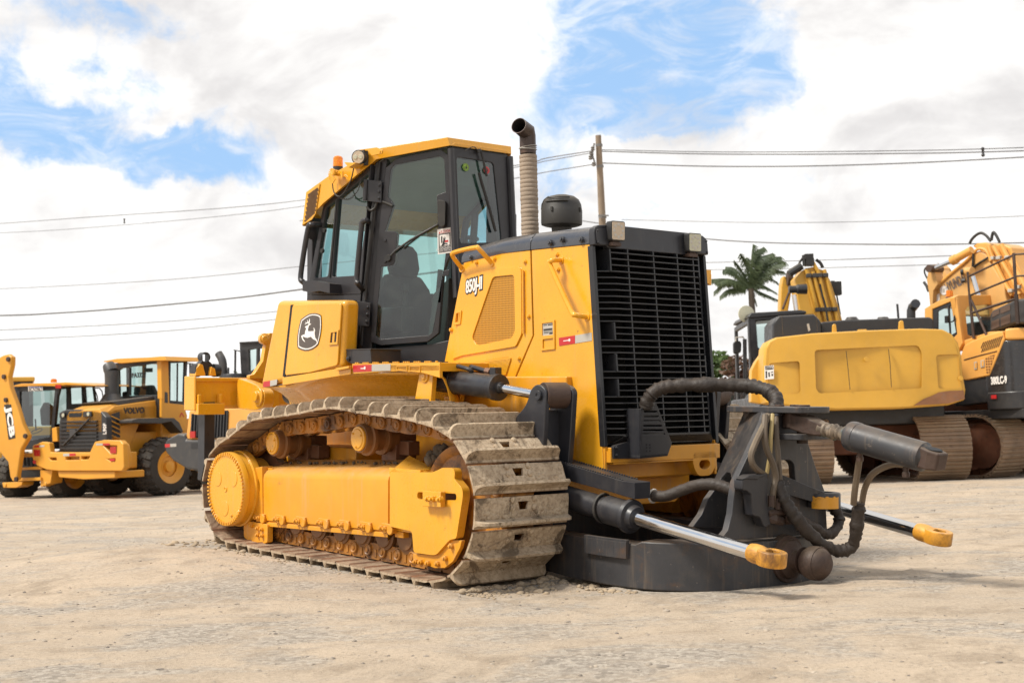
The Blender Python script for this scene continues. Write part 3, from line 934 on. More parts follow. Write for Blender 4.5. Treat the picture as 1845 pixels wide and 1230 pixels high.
# windshield between the front posts
tl = DL([(813, 264)], .02)[0]; blp = DL([(836, 440)], .02)[0]
blp = S(820.5, 445, tl.y)
wf = [tl, blp + (blp - tl) * .5, MR(blp + (blp - tl) * .5), MR(tl)]
Fn = (wf[1] - wf[0]).cross(wf[3] - wf[0]).normalized()
if Fn.x < 0: Fn = -Fn
def FWP(pts, off=0.0): return [PL(a, b, wf[0] + Fn * off, Fn) for a, b in pts]
b = NB()
gq = FWP([(823, 283), (889, 293), (904, 436), (829, 438)])
gq[2] = V((gq[2].x, gq[2].y, gq[3].z)) if False else gq[2]
plate(b, wf, -Fn * .06, [rounded(gq, .03, 3)])
ws = obj('windshield_frame', b, M['cab'], DZ, bev=.006)
b = NB(); b.faces.new([b.verts.new(p - Fn * .01) for p in gq])
obj('windshield_glass', b, M['glass_w'], ws, bev=0)
for s in (-1, 1):
    b = NB()
    k = (lambda p: V((p.x, -p.y, p.z))) if s > 0 else (lambda p: p)
    tube(b, [k(tl + V((.01, -.012, -.02))), k(wf[1] + V((.01, -.012, 0)))], .028, 8)
    obj('front_post', b, M['cab'], ws, bev=0)
for (px, py, mm, r) in ((839, 301.5, 'green', 8), (876.5, 307, 'red', 7.5)):
    b = NB(); c = FWP([(px, py)], .0)[0]; rr = r * .0039
    lathe(b, c, Fn, [(0, rr), (.003, rr)], 24)
    st = obj('round_sticker', b, M[mm], ws, bev=0)
    b = NB()
    e1 = V((0, 1, 0)); e2 = Fn.cross(e1).normalized(); e2 = e2 if e2.z > 0 else -e2
    c2 = c + Fn * .0035
    def ring(r0, r1):
        plate(b, [c2 + e1 * r0 * math.cos(a) + e2 * r0 * math.sin(a) for a in [2 * math.pi * i / 24 for i in range(24)]], Fn * .001, [[c2 + e1 * r1 * math.cos(a) + e2 * r1 * math.sin(a) for a in [2 * math.pi * i / 24 for i in range(24)]]])
    if mm == 'green':
        ring(rr * .86, rr * .78)
        plate(b, [c2 + e1 * rr * x + e2 * rr * y for x, y in ((.0, -.42), (.35, -.42), (.48, .05), (.2, .1), (.2, .5), (.08, .5), (-.02, .1), (-.02, -.4))], Fn * .001)
        plate(b, [c2 + e1 * rr * x + e2 * rr * y for x, y in ((-.12, -.42), (-.12, .08), (-.45, .08), (-.45, -.42))], Fn * .001, [[c2 + e1 * rr * x + e2 * rr * y for x, y in ((-.19, -.34), (-.19, 0), (-.38, 0), (-.38, -.34))]])
    else:
        ring(rr * .45, rr * .2)
    obj('sticker_symbol', b, M['blackp'], st, bev=0)
b = NB()
tube(b, FWP([(866, 270), (870, 285), (877, 318)], .03), .010, 6)
tube(b, FWP([(863, 311), (868, 330), (880, 370), (893, 417)], .025), .013, 6)
tube(b, spl(FWP([(838, 272), (848, 266), (856, 266), (862, 274)], .05), 4), .004, 6)
box(b, *[f(a, c) for a, c in zip(FWP([(858, 276)], .0)[0], FWP([(866, 268)], .05)[0]) for f in (min, max)])
obj('windshield_wiper', b, M['rubber'], ws, bev=0)
b = NB()
hp = FWP([(900, 375)], .02)[0]
P = [V((-1.66, .44, 2.62)), V((-1.58, .52, 2.64)), V((-1.56, .54, 2.60)), V((-1.54, .54, 2.45)), V((-1.62, .44, 2.42))]
tube(b, [PL(a, c, V((-1.65, .5, 2.5)), V((1, -.4, 0)).normalized()) for a, c in ((910, 379), (922, 380), (926, 388), (926, 412), (921, 420), (913, 420))], .022, 8)
obj('grab_handle', b, M['plastic'], DZ, bev=.003)

# roof
Tn = [WL([(551, 346)], .05)[0], WL([(595, 314.5)], .05)[0], WL([(639, 291)], .05)[0], WL([(642, 272.5)], .05)[0], DL([(680, 267)], .05)[0], DL([(806, 247)], .05)[0]]
Bn = [WL([(544, 408)], .05)[0], WL([(582, 367)], .05)[0], WL([(638, 320)], .05)[0], WL([(644, 315)], .05)[0], DL([(678, 288)], .05)[0], DL([(811, 263)], .05)[0]]
Tn[5] = V((Tn[5].x, Tn[5].y, Tn[5].z)); 
b = NB()
tn = [b.verts.new(p) for p in Tn]; bn = [b.verts.new(p) for p in Bn]
tf = [b.verts.new(MR(p)) for p in Tn]; bf = [b.verts.new(MR(p)) for p in Bn]
# underside stays open over the glass but closes as a ceiling slightly above the lower lip
ci = [b.verts.new(p + V((0, .05, .03))) for p in Bn]; cf = [b.verts.new(MR(p + V((0, .05, .03)))) for p in Bn]
for i in range(5):
    b.faces.new((tn[i], tn[i + 1], bn[i + 1], bn[i])); b.faces.new((tf[i], bf[i], bf[i + 1], tf[i + 1]))
    b.faces.new((tn[i], tf[i], tf[i + 1], tn[i + 1]))
    b.faces.new((bn[i], bn[i + 1], ci[i + 1], ci[i])); b.faces.new((bf[i + 1], bf[i], cf[i], cf[i + 1]))
    b.faces.new((ci[i], ci[i + 1], cf[i + 1], cf[i]))
b.faces.new((tn[0], bn[0], bf[0], tf[0])); b.faces.new((tn[5], tf[5], bf[5], bn[5]))
b.faces.new((bn[0], ci[0], cf[0], bf[0])); b.faces.new((bn[5], bf[5], cf[5], ci[5]))
roof = obj('cab_roof', b, M['yellow'], DZ, bev=.006)
b = NB()
plate(b, WL([(554, 347.5), (577.5, 331), (570, 385), (563, 396), (545.5, 406)], .051), Wn * .008)
vg = obj('vent_grille', b, M['yellow'], roof, bev=.003)
b = NB()
for r in range(13):
    for c in range(7):
        u = (c + .5 + (.5 if r % 2 else 0)) / 7.6; v = (r + .5) / 13
        p = [(555.5, 350), (574.5, 336.5), (568, 383), (548.5, 401)]
        x = (p[0][0] * (1 - u) + p[1][0] * u) * (1 - v) + (p[3][0] * (1 - u) + p[2][0] * u) * v
        y = (p[0][1] * (1 - u) + p[1][1] * u) * (1 - v) + (p[3][1] * (1 - u) + p[2][1] * u) * v
        c0 = WL([(x, y)], .0595)[0]
        e1 = (WP1 - WP0).normalized(); e2 = V((0, 0, 1))
        plate(b, [c0 + e1 * .017 * math.cos(a) + e2 * .009 * math.sin(a) for a in [math.pi * k / 3 for k in range(6)]], Wn * .001)
obj('vent_holes', b, surf('dark_vent_hole', (.10, .045, .012), .8, dust=0, bump=0), vg, bev=0)
b = NB()
plate(b, WL([(640, 275), (646, 272.5), (664, 272), (672, 281), (690, 277), (691, 271), (680, 266), (643, 271)], .056), Wn * .012)
bolt(b, WL([(686.5, 273.5)], .06)[0], Wn, .014, .01)
plate(b, WL([(637, 295), (659, 296), (645, 305)], .06), Wn * .10)
obj('lamp_bracket', b, M['yellow'], roof, bev=.003)
b = NB()
c = WL([(651.5, 285)], .06)[0]; ld = V((.55, -.8, -.05)).normalized()
lathe(b, c - ld * .05, ld, [(0, .03), (.02, .052), (.10, .058), (.12, .058)], 24)
box(b, c.x - .06, c.x + .05, c.y - .01, c.y + .03, c.z - .06, c.z + .06)
wl = obj('roof_work_light', b, M['blackp'], roof, bev=.003)
b = NB()
lathe(b, c + ld * .071, ld, [(0, .050), (.004, .048)], 24)
obj('lens', b, M['lamp'], wl, bev=0)
b = NB()
e1 = ld.cross(V((0, 0, 1))).normalized()
for s in (-1, 1): lathe(b, c + ld * .076 + e1 * s * .022, ld, [(0, .018), (.004, .014)], 14)
obj('bulb', b, M['lamp2'], wl, bev=0)
# beacon
bp = WL([(611, 302)], .0)[0] + V((0, .12, 0))
bp = PL(609, 301, WP0 - Wn * .02, Wn)
b = NB()
lathe(b, bp - V((0, 0, .06)), (0, 0, 1), [(0, .030), (.0, .038), (.05, .040), (.062, .040)], 20)
bs = obj('beacon_base', b, M['plastic'], roof, bev=.002)
b = NB()
lathe(b, bp + V((0, 0, .003)), (0, 0, 1), [(0, .041), (.07, .039), (.082, .030), (.088, .012)], 24)
obj('beacon_lens', b, M['amber'], bs, bev=0)
b = NB()
L = WL([(619, 316), (612, 312)], .055)
lp = [*WL([(619, 318)], .05), *WL([(604, 312), (597, 309), (596, 318), (602, 327)], .14)]
pr = spl(lp, 5)
for p, q in zip(pr, pr[1:]): bar(b, p, q, .05, .008, up=Wn)
plate(b, WL([(597, 304), (619, 309), (619, 320), (597, 314)], .10), Wn * .012)
obj('beacon_bracket', b, M['yellow'], roof, bev=.002)
b = NB()
tube(b, spl(WL([(598, 318), (600, 340), (604, 350), (611, 354), (620, 347), (632, 325), (638, 300)], .09), 5), .005, 6)
cps = spl(WL([(606, 351), (618, 358), (632, 357), (645, 342), (650, 322)], .08), 14)
tube(b, [p + V((0, 0, .006 * math.sin(i * 1.6))) + V((.006 * math.cos(i * 1.6), 0, 0)) for i, p in enumerate(cps)], .004, 5)
obj('beacon_cable', b, M['rubber'], bs, bev=0)

# inside the cab
b = NB()
loft(b, [[V((x, y, z)) for x, y in ((-2.9, -.70), (-2.25, -.60), (-1.72, -.24), (-1.72, .24), (-2.25, .60), (-2.9, .70))] for z in (1.42, 1.50)])
box(b, -2.95, -2.88, -.7, .7, 1.5, 2.08)
box(b, -2.86, -2.45, -.62, -.42, 1.5, 2.02); box(b, -2.86, -2.45, .42, .62, 1.5, 2.02)
loft(b, [[V((-1.95, -.30, 1.5)), V((-1.95, .30, 1.5)), V((-1.72, .26, 1.5)), V((-1.72, -.26, 1.5))], [V((-1.9, -.26, 2.0)), V((-1.9, .26, 2.0)), V((-1.72, .24, 2.12)), V((-1.72, -.24, 2.12))]])
box(b, -2.6, -2.0, .50, .60, 1.5, 1.95)
inn = obj('cab_interior', b, M['interior'], DZ, bev=.01)
for x in (-2.92,):
    b = NB()
    for y in (-.72, .72): box(b, x - .04, x + .04, y - .05, y + .05, 2.0, 2.85)
    box(b, x - .03, x + .03, -.72, .72, 2.72, 2.80)
    obj('rear_post', b, M['cab'], DZ, bev=.008)
    b = NB(); b.faces.new([b.verts.new(V(p)) for p in ((x, -.68, 2.08), (x, .68, 2.08), (x, .68, 2.72), (x, -.68, 2.72))])
    obj('rear_window', b, M['glass_side'], DZ, bev=0)
def pad(b, secs):
    loft(b, secs)
SD = -.40
b = NB()
box(b, -2.62, -2.12, -.24, .24, 1.5, 1.86 + SD)
st = obj('operator_seat', b, M['seat'], DZ, bev=.05, seg=3)
b = NB(); box(b, -2.62, -2.08, -.26, .26, 1.86 + SD, 2.0 + SD)
obj('seat_cushion', b, M['seat'], st, bev=.05, seg=3)
b = NB()
loft(b, [[V((x, -w, z + SD)), V((x, w, z + SD)), V((x - .13, w * .9, z + .02 + SD)), V((x - .13, -w * .9, z + .02 + SD))] for x, w, z in ((-2.50, .26, 1.95), (-2.54, .27, 2.2), (-2.60, .25, 2.48), (-2.63, .17, 2.60))])
obj('seat_back', b, M['seat'], st, bev=.04, seg=3)
b = NB()
loft(b, [[V((x, -w, z + SD)), V((x, w, z + SD)), V((x - .11, w * .9, z + SD)), V((x - .11, -w * .9, z + SD))] for x, w, z in ((-2.62, .12, 2.58), (-2.62, .15, 2.66), (-2.64, .14, 2.80), (-2.66, .10, 2.86))])
obj('headrest', b, M['seat'], st, bev=.03, seg=3)
# headliner under the roof
b = NB()
hl_ = [p + V((0, .06, .012)) for p in Bn[1:]]
for i in range(len(hl_) - 1):
    b.faces.new([b.verts.new(q) for q in (hl_[i], hl_[i + 1], MR(hl_[i + 1]), MR(hl_[i]))])
o = obj('headliner', b, surf('headliner_cloth', (.30, .33, .29), .9, dust=0, var=.08, bump=.1, bscale=200), DZ, bev=0)
for s in (-1, 1):
    b = NB(); box(b, -2.5, -2.1, s * .36 - .06, s * .36 + .06, 1.7, 1.9)
    lathe(b, (-2.14, s * .36, 1.9), (0, 0, 1), [(0, .02), (.12, .018), (.13, .032), (.19, .028)], 12)
    obj('control_armrest', b, M['interior'], inn, bev=.025, seg=3)
b = NB()
tube(b, [V((-2.05, -.15, 1.5)), V((-2.0, -.15, 1.85)), V((-1.95, -.15, 2.2))], .02, 8)
obj('monitor_post', b, M['interior'], inn, bev=0)
# ---------- engine enclosure
HY = -.55
def HL(pts, y=HY): return [S(a, b, y) for a, b in pts]
HF0 = S(1062, 440, HY); HF1 = S(1088, 858, HY)           # raked front edge of the side panel
def xf(z, off=0.0):                                       # x of the raked front at height z
    t = (z - HF1.z) / (HF0.z - HF1.z)
    return HF1.x + (HF0.x - HF1.x) * t + off
def hood_side(sg, m):
    OUT = V((0, sg, 0))
    b = NB()
    fp = HL([(957.5, 450.5), (1062, 440), (1088, 858)]) + [V((-.25, HY, HF1.z))] + HL([(925, 692), (962, 604)])
    plate(b, [m(p) for p in fp], -OUT * .02)
    front = obj('hood_side_panel', b, M['yellow'], DZ, bev=.004)
    b = NB()
    fp = HL([(838, 460), (904, 456), (955, 451), (959.5, 604), (922, 692)]) + [V((-.27, HY, HF1.z)), V((-1.1, HY, .75)), S(800, 656, HY)]
    plate(b, [m(p) for p in fp], -OUT * .02)
    rear = obj('engine_side_panel', b, M['yellow'], DZ, bev=.004)
    b = NB()
    scr = rounded(HL([(890, 498.8), (928.5, 495), (930, 597), (923.6, 609.5), (862, 622.5), (852, 609)], HY), .03, 3)
    door = rounded(HL([(841, 497), (891, 485), (936.6, 479.7), (941, 487), (942, 601), (931, 624), (834, 640.5), (816, 647)]), .02, 3)
    plate(b, [m(p) for p in door], OUT * .012, [[m(p) for p in scr]])
    dr = obj('engine_door', b, M['yellow'], DZ, bev=.005)
    b = NB()
    b.faces.new([b.verts.new(m(p - V((0, sg * .0, 0))) + OUT * .003) for p in scr])
    obj('door_screen', b, M['mesh'], dr, bev=0)
    b = NB()
    tube(b, [m(p) for p in HL([(942, 487), (943, 601)], HY - .012)], .008, 8)
    obj('door_hinge', b, M['yellow'], dr, bev=0)
    b = NB()
    oo = HL([(824, 561), (835, 558.5), (832.5, 584), (821.5, 586.5)], HY - .001); ii = HL([(825.5, 565), (832.5, 563), (830.5, 579), (823.5, 581)], HY - .001)
    plate(b, [m(p) for p in oo], OUT * .02, [[m(p) for p in ii]])
    bar(b, m(S(829, 562, HY - .012)), m(S(827, 581, HY - .012)), .012, .02, (0, 1, 0))
    obj('door_latch', b, M['yellow'], rear, bev=.003)
    # louvred vent low on the engine side
    b = NB()
    lv = HL([(836, 655.5), (915.8, 641.5), (921, 646), (911, 676.5), (880, 686)], HY)
    plate(b, [m(p) for p in lv], OUT * .003)
    vt = obj('lower_vent', b, M['yellow_dirty'], rear, bev=0)
    b = NB()
    for i in range(13):
        t = i / 13
        a = S(834 + 50 * t, 657 + 27 * t, HY - .004); c = S(921 - 9 * t, 645.5 + 30 * t, HY - .004)
        bar(b, m(a), m(c), .012, .007)
    obj('louvre', b, M['yellow'], vt, bev=0)
    b = NB()
    for px, py in ((946.5, 471.5), (953, 570), (935.5, 645.5), (1004, 459), (1006, 485.5), (859, 473), (892, 465.5), (813.5, 594)):
        bolt(b, m(S(px, py, HY)), OUT, .016, .012)
    obj('panel_bolts', b, M['yellow'], front, bev=.001)
    # handrails
    b = NB()
    q = HL([(832.5, 484)]) + HL([(815.6, 461), (821, 454), (856, 446), (863.5, 449)], HY - .11) + HL([(886, 473.7)])
    tube(b, [m(p) for p in spl(q, 6)], .017, 10)
    for p in (q[0], q[-1]): lathe(b, m(p), OUT, [(0, .03), (.008, .028)], 12)
    obj('handrail', b, M['yellow'], rear, bev=0)
    b = NB()
    q = HL([(1010.8, 468.5)]) + HL([(996, 469), (991.5, 472), (992.5, 480), (1028, 558), (1037, 567)], HY - .09) + HL([(1057.6, 571)])
    tube(b, [m(p) for p in spl(q, 6)], .017, 10)
    for p in (q[0], q[-1]): lathe(b, m(p), OUT, [(0, .03), (.008, .028)], 12)
    obj('handrail', b, M['yellow'], front, bev=0)
    if sg < 0:
        b = NB()
        oo = HL([(976, 579), (1000.5, 576), (1001, 629), (976, 632)]); i1 = HL([(978.5, 583), (997.5, 580.5), (998, 603), (978.5, 605)]); i2 = HL([(979.5, 611.5), (998.5, 609), (998.5, 626), (979.5, 628)])
        plate(b, oo, OUT * .010, [i1, i2])
        npf = obj('plate_frame', b, M['yellow'], front, bev=.002)
        b = NB(); plate(b, [p for p in i1], OUT * .003); obj('data_plate', b, M['silver'], npf, bev=0)
        b = NB()
        def dp(u, v): return (i1[0] * (1 - u) + i1[1] * u) * (1 - v) + (i1[3] * (1 - u) + i1[2] * u) * v + OUT * .0035
        for u0, u1, v0, v1 in ((.08, .9, .45, .6), (.5, .95, .12, .2), (.08, .4, .12, .18), (.1, .92, .68, .72), (.1, .55, .78, .82), (.62, .92, .78, .92)):
            plate(b, [dp(u0, v0), dp(u1, v0), dp(u1, v1), dp(u0, v1)], OUT * .0006)
        obj('plate_print', b, M['blackp'], npf, bev=0)
        for mm, pts in (('red', [(1007.5, 608.5), (1036.5, 604), (1036.5, 618.5), (1008, 623)]), ('silver', [(1036.8, 604), (1066.5, 599), (1067, 613.5), (1036.8, 618.5)])):
            b = NB(); plate(b, HL(pts), OUT * .003); obj('reflective_tape', b, M[mm], front, bev=0)
        b = NB(); plate(b, HL([(1015, 613.5), (1025, 612), (1025, 613.5), (1015, 615)], HY - .0035), OUT * .0006)
        lathe(b, S(1026, 612.5, HY - .0035), OUT, [(0, .010), (.001, .010)], 12)
        obj('tape_print', b, M['white'], front, bev=0)
        # model number
        pc = S(853.5, 514.5, HY - .0125); ux = S(869, 509, HY) - S(838, 524, HY)
        ux = V((ux.x, 0, .13 * ux.x)); L = (S(869, 512, HY) - S(838, 520, HY)).length
        text_mesh('model_number_outline', '850J-II', .135, M['blackp'], dr, pc + V((0, -.001, 0)), ux, (0, 0, 1), shear=.25, bold=.011, ext=.0006, width=L * 1.10, spacing=.9)
        text_mesh('model_number', '850J-II', .125, M['white'], dr, pc + V((0, -.0025, 0)), ux, (0, 0, 1), shear=.25, bold=.0035, ext=.0006, width=L * 1.0, spacing=.95)
both(hood_side)

# filler under the panels
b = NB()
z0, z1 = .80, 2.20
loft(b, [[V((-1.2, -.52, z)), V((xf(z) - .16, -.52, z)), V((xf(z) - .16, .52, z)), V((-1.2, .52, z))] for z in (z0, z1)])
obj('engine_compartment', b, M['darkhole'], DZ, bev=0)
# hood cap
b = NB()
lowp = HL([(832, 474), (904, 457), (956, 450.5), (1066, 439.5)])
secs = []
for p, h in zip(lowp, (.10, .115, .12, .12)):
    z = p.z
    secs.append([V((p.x, -.555, z)), V((p.x, -.552, z + h * .45)), V((p.x, -.535, z + h * .75)), V((p.x, -.50, z + h)), V((p.x, -.40, z + h * 1.12)),
                 V((p.x, .40, z + h * 1.12)), V((p.x, .50, z + h)), V((p.x, .535, z + h * .75)), V((p.x, .552, z + h * .45)), V((p.x, .555, z)), ])
loft(b, secs[:3])
hood = obj('hood', b, M['hoodcap'], DZ, bev=.004, sharp=50)
b = NB()
s2 = [[p + V((.006, 0, 0)) for p in secs[2]], [p + V((-.02, 0, 0)) for p in secs[3]]]
loft(b, s2)
obj('hood_front', b, M['hoodcap'], hood, bev=.004, sharp=50)
b = NB()
for px, py in ((992.5, 437.5), (1014, 431.5), (1048.5, 432)): bolt(b, S(px, py, -.556), (0, -1, .1), .022, .018)
for px, py in ((849, 464),): bolt(b, S(px, py, -.556), (0, -1, .1), .016, .012)
obj('hood_bolts', b, M['hoodcap'], hood, bev=.001)

# radiator guard
topz = HF0.z + .115
def GP(y, z, off=0.0): return V((xf(z, off), y, z))
b = NB()                          # header plate with rounded ends
hz0, hz1 = 2.215, 2.34
o = []
for y, z in ((-.555, 2.20), (-.555, 2.28), (-.545, 2.315), (-.51, 2.335), (-.40, 2.345), (.40, 2.345), (.51, 2.335), (.545, 2.315), (.555, 2.28), (.555, 2.20), (.44, 2.20), (.43, 2.185), (-.43, 2.185), (-.44, 2.20)):
    o.append(GP(y, z, .0))
plate(b, o, V((.055, 0, .004)))
head = obj('grille_header', b, M['black'], DZ, bev=.008, seg=3)
b = NB()
for s in (-1, 1):
    plate(b, rounded([GP(s * .54, 2.21, .056), GP(s * .54, 2.31, .056), GP(s * .40, 2.32, .056), GP(s * .40, 2.21, .056)], .03, 3), V((.008, 0, 0)))
    for y, z in ((.53, 2.22), (.53, 2.30), (.41, 2.22), (.41, 2.31)): bolt(b, GP(s * y, z, .064), (1, 0, 0), .008, .006)
obj('header_cover', b, M['black'], head, bev=.003)
rg = None
for s in (-1, 1):
    b = NB()                      # vertical side channel
    loft(b, [[V((xf(z, -.02), s * .552, z)), V((xf(z, .03), s * .552, z)), V((xf(z, .03), s * .525, z)), V((xf(z, -.02), s * .525, z))] for z in (.88, 2.20)])
    loft(b, [[V((xf(z, -.10), s * .52, z)), V((xf(z, .0), s * .52, z)), V((xf(z, .0), s * .50, z)), V((xf(z, -.10), s * .50, z))] for z in (.88, 2.20)])
    o_ = obj('radiator_grille' if rg is None else 'side_channel', b, M['grille'], DZ if rg is None else rg, bev=.004); rg = rg or o_
b = NB()
rows = 30; za, zb_ = 2.16, .955
pat = 'SSS' + 'F' * 9 + 'SS' + 'F' * 3 + 'SS' + 'FF' + 'SS' + 'F' * 7
pat = pat[:rows] + 'F' * (rows - len(pat[:rows]))
for i in range(rows):
    z = za + (zb_ - za) * i / (rows - 1); x = xf(z)
    f = pat[i] == 'F'
    if f: pr = [(x - .07, -.50), (x + .0, -.50), (x + .075, -.405), (x + .075, .405), (x + .0, .50), (x - .07, .50)]
    else: pr = [(x - .07, -.428), (x + .07, -.428), (x + .075, -.405), (x + .075, .405), (x + .07, .428), (x - .07, .428)]
    plate(b, [V((a, y, z - .0045)) for a, y in pr], V((0, 0, .009)))
obj('grille_slats', b, M['grille'], rg, bev=.002)
b = NB()
for y in (-.265, -.02, .215, .405 - .03):
    loft(b, [[V((xf(z, -.02), y - .006, z)), V((xf(z, .068), y - .006, z)), V((xf(z, .068), y + .006, z)), V((xf(z, -.02), y + .006, z))] for z in (.95, 2.19)])
i = 0
while i < rows:                    # side cheeks closing the short rows
    if pat[i] == 'S':
        j = i
        while j < rows and pat[j] == 'S': j += 1
        zt = za + (zb_ - za) * (i - (.8 if i else .6)) / (rows - 1); zl = za + (zb_ - za) * j / (rows - 1)
        for s in (-1, 1):
            loft(b, [[V((xf(z, -.08), s * .436, z)), V((xf(z, .068), s * .436, z)), V((xf(z, .068), s * .424, z)), V((xf(z, -.08), s * .424, z))] for z in (zl, zt)])
        i = j
    else: i += 1
obj('grille_dividers', b, M['grille'], rg, bev=.002)
b = NB()
loft(b, [[V((xf(z, -.145), -.52, z)), V((xf(z, -.10), -.52, z)), V((xf(z, -.10), .52, z)), V((xf(z, -.145), .52, z))] for z in (.9, 2.2)])
obj('radiator_core', b, surf('dusty_core', (.008, .008, .008), .8, dust=.05, bump=.3, bscale=150), rg, bev=0)
b = NB()                           # lower closing plate
plate(b, [GP(-.50, .955, 0), GP(-.40, .955, .078), GP(.40, .955, .078), GP(.50, .955, 0), GP(.50, .90, 0), GP(-.50, .90, 0)], V((0, 0, -.01)))
plate(b, [GP(-.40, .95, .07), GP(.42, .95, .07), GP(.50, .90, .02), GP(-.48, .90, .02)], V((.006, 0, 0)))
obj('grille_sill', b, M['grille'], rg, bev=.003)
# yellow nose under the grille
b = NB()
box(b, .1, .40, -.53, .53, .775, .875)
plate(b, [V((x, y, .775)) for x, y in ((.05, -.5), (.40, -.5), (.40, .5), (.05, .5))], V((0, 0, -.012)))
for s in (-1, 1): box(b, -.2, .36, s * .53 - .012, s * .53 + .012, .66, .90)
loft(b, [[V((-1.0, y, z)) for y, z in ((-.5, .45), (.5, .45), (.5, .76), (-.5, .76))], [V((.25, y, z)) for y, z in ((-.45, .66), (.45, .66), (.45, .76), (-.45, .76))]])
nose = obj('front_crossmember', b, M['yellow_dirty'], DZ, bev=.006)
b = NB()
lugc = F_(1270, 836, .40)
hole = [lugc + V((0, .055 * math.cos(a), .035 * math.sin(a))) for a in [2 * math.pi * k / 18 for k in range(18)]]
plate(b, rounded([lugc + V((0, y, z)) for y, z in ((-.12, .0), (-.07, -.08), (.07, -.08), (.12, .0), (.12, .09), (-.12, .09))], .05, 4), V((-.06, 0, 0)), [hole])
obj('tow_lug', b, M['yellow_dirty'], nose, bev=.006)
b = NB()
for px, py in ((1282, 500), (1292, 618)):
    p = F_(px, py, .22)
    box(b, p.x - .04, p.x + .04, .545, .60, p.z - .05, p.z + .05); cyl(b, (p.x + .03, .592, p.z - .06), (p.x + .03, .592, p.z + .02), .014, n=10)
obj('far_hinge', b, M['yellow'], nose, bev=.003)

# square work lamps on the header
for px, py, mm in ((1114, 416, 'lamp'), (1252.5, 437, 'lamp2')):
    c = F_(px, py, xf(2.3) + .12)
    hx = .058; hz = .066
    ax = V((1, -.12, 0)).normalized(); ay = V((0, 0, 1)).cross(ax); az = V((0, 0, 1))
    b = NB()
    plate(b, rounded([c + ay * a * hx + az * d * hz - ax * .055 for a, d in ((-1, -1), (1, -1), (1, 1), (-1, 1))], .015, 3), ax * .055)
    for k in range(6): obox(b, c - ax * (.062 + .0) + az * (-.05 + .02 * k), ax * .012, ay * hx * .9, az * .004)
    lw = obj('work_light', b, M['blackp'], DZ, bev=.003)
    b = NB()
    plate(b, rounded([c + ay * a * (hx - .007) + az * d * (hz - .007) + ax * .0005 for a, d in ((-1, -1), (1, -1), (1, 1), (-1, 1))], .01, 3), ax * .003)
    obj('lens', b, M[mm], lw, bev=0)
    b = NB()
    for k in range(8):
        a = 2 * math.pi * k / 8
        lathe(b, c + ay * .036 * math.cos(a) + az * .042 * math.sin(a) + ax * .0035, ax, [(0, .011), (.002, .008)], 8)
    obj('led', b, M['silver'], lw, bev=0)
    b = NB()
    box(b, c.x - .075, c.x - .01, c.y - .04, c.y + .04, c.z - .10, c.z - .075); box(b, c.x - .05, c.x - .02, c.y - .03, c.y + .03, c.z - .09, c.z - .06)
    obj('lamp_bracket', b, M['rusty'], lw, bev=.003)

# exhaust stack
ex = S(955, 415, .02); et = S(951, 262, .02)
b = NB()
axs = (et - ex); Lx = axs.length
prof = []; rng = random.Random(3)
nb = 21
for k in range(nb):
    r = .066 + rng.uniform(-.0015, .002); h0 = Lx * k / nb * 1.04 - .10
    prof += [(h0, r - .003), (h0 + .004, r), (h0 + Lx / nb * .55, r + .0015), (h0 + Lx / nb * .95, r)]
lathe(b, ex, axs, prof, 28)
# tie wire
stack = obj('exhaust_stack', b, M['exh'], DZ, bev=0, sharp=70)
b = NB()
u, w = frame_of(axs)
for k in range(3): tube(b, [ex + axs.normalized() * (Lx * .955 + .008 * k + .01 * math.sin(a * 1.0 + k)) + (u * math.cos(a) + w * math.sin(a)) * .0685 for a in [2 * math.pi * i / 24 for i in range(24)]], .0025, 5, closed=True)
obj('tie_wire', b, M['silver'], stack, bev=0)
b = NB()
e0 = ex + axs.normalized() * (Lx * .90); e1 = e0 + axs.normalized() * .14
dirn = V((.36, -.90, .26)).normalized()
ctr = e1 + V((0, 0, .015))
op = ctr + dirn * .15
pts = [e0, e1, ctr + dirn * .035 + V((0, 0, .012)), op]
NR = 28
rings = []
tangs = [axs.normalized(), axs.normalized(), (axs.normalized() + dirn).normalized(), dirn]
uu = None
for p, t, r in zip(pts, tangs, (.062, .062, .070, .062)):
    if uu is None: uu, ww = frame_of(t)
    else: uu = (uu - t * uu.dot(t)).normalized(); ww = t.cross(uu).normalized()
    rings.append([p + (uu * math.cos(2 * math.pi * k / NR) + ww * math.sin(2 * math.pi * k / NR)) * r for k in range(NR)])
inner = [[op + (p - op) * .93 for p in rings[-1]], [op - dirn * .15 + (p - op) * .93 for p in rings[-1]]]
loft(b, rings + inner)
obj('exhaust_elbow', b, M['elbow'], stack, bev=0, sharp=50)
b = NB(); lathe(b, op - dirn * .148, dirn, [(0, .059), (.002, .059)], 24); lathe(b, op - dirn * .14, dirn, [(0, .0575), (.12, .0575)], 24, cap=False)
obj('exhaust_bore', b, M['darkhole'], stack, bev=0)

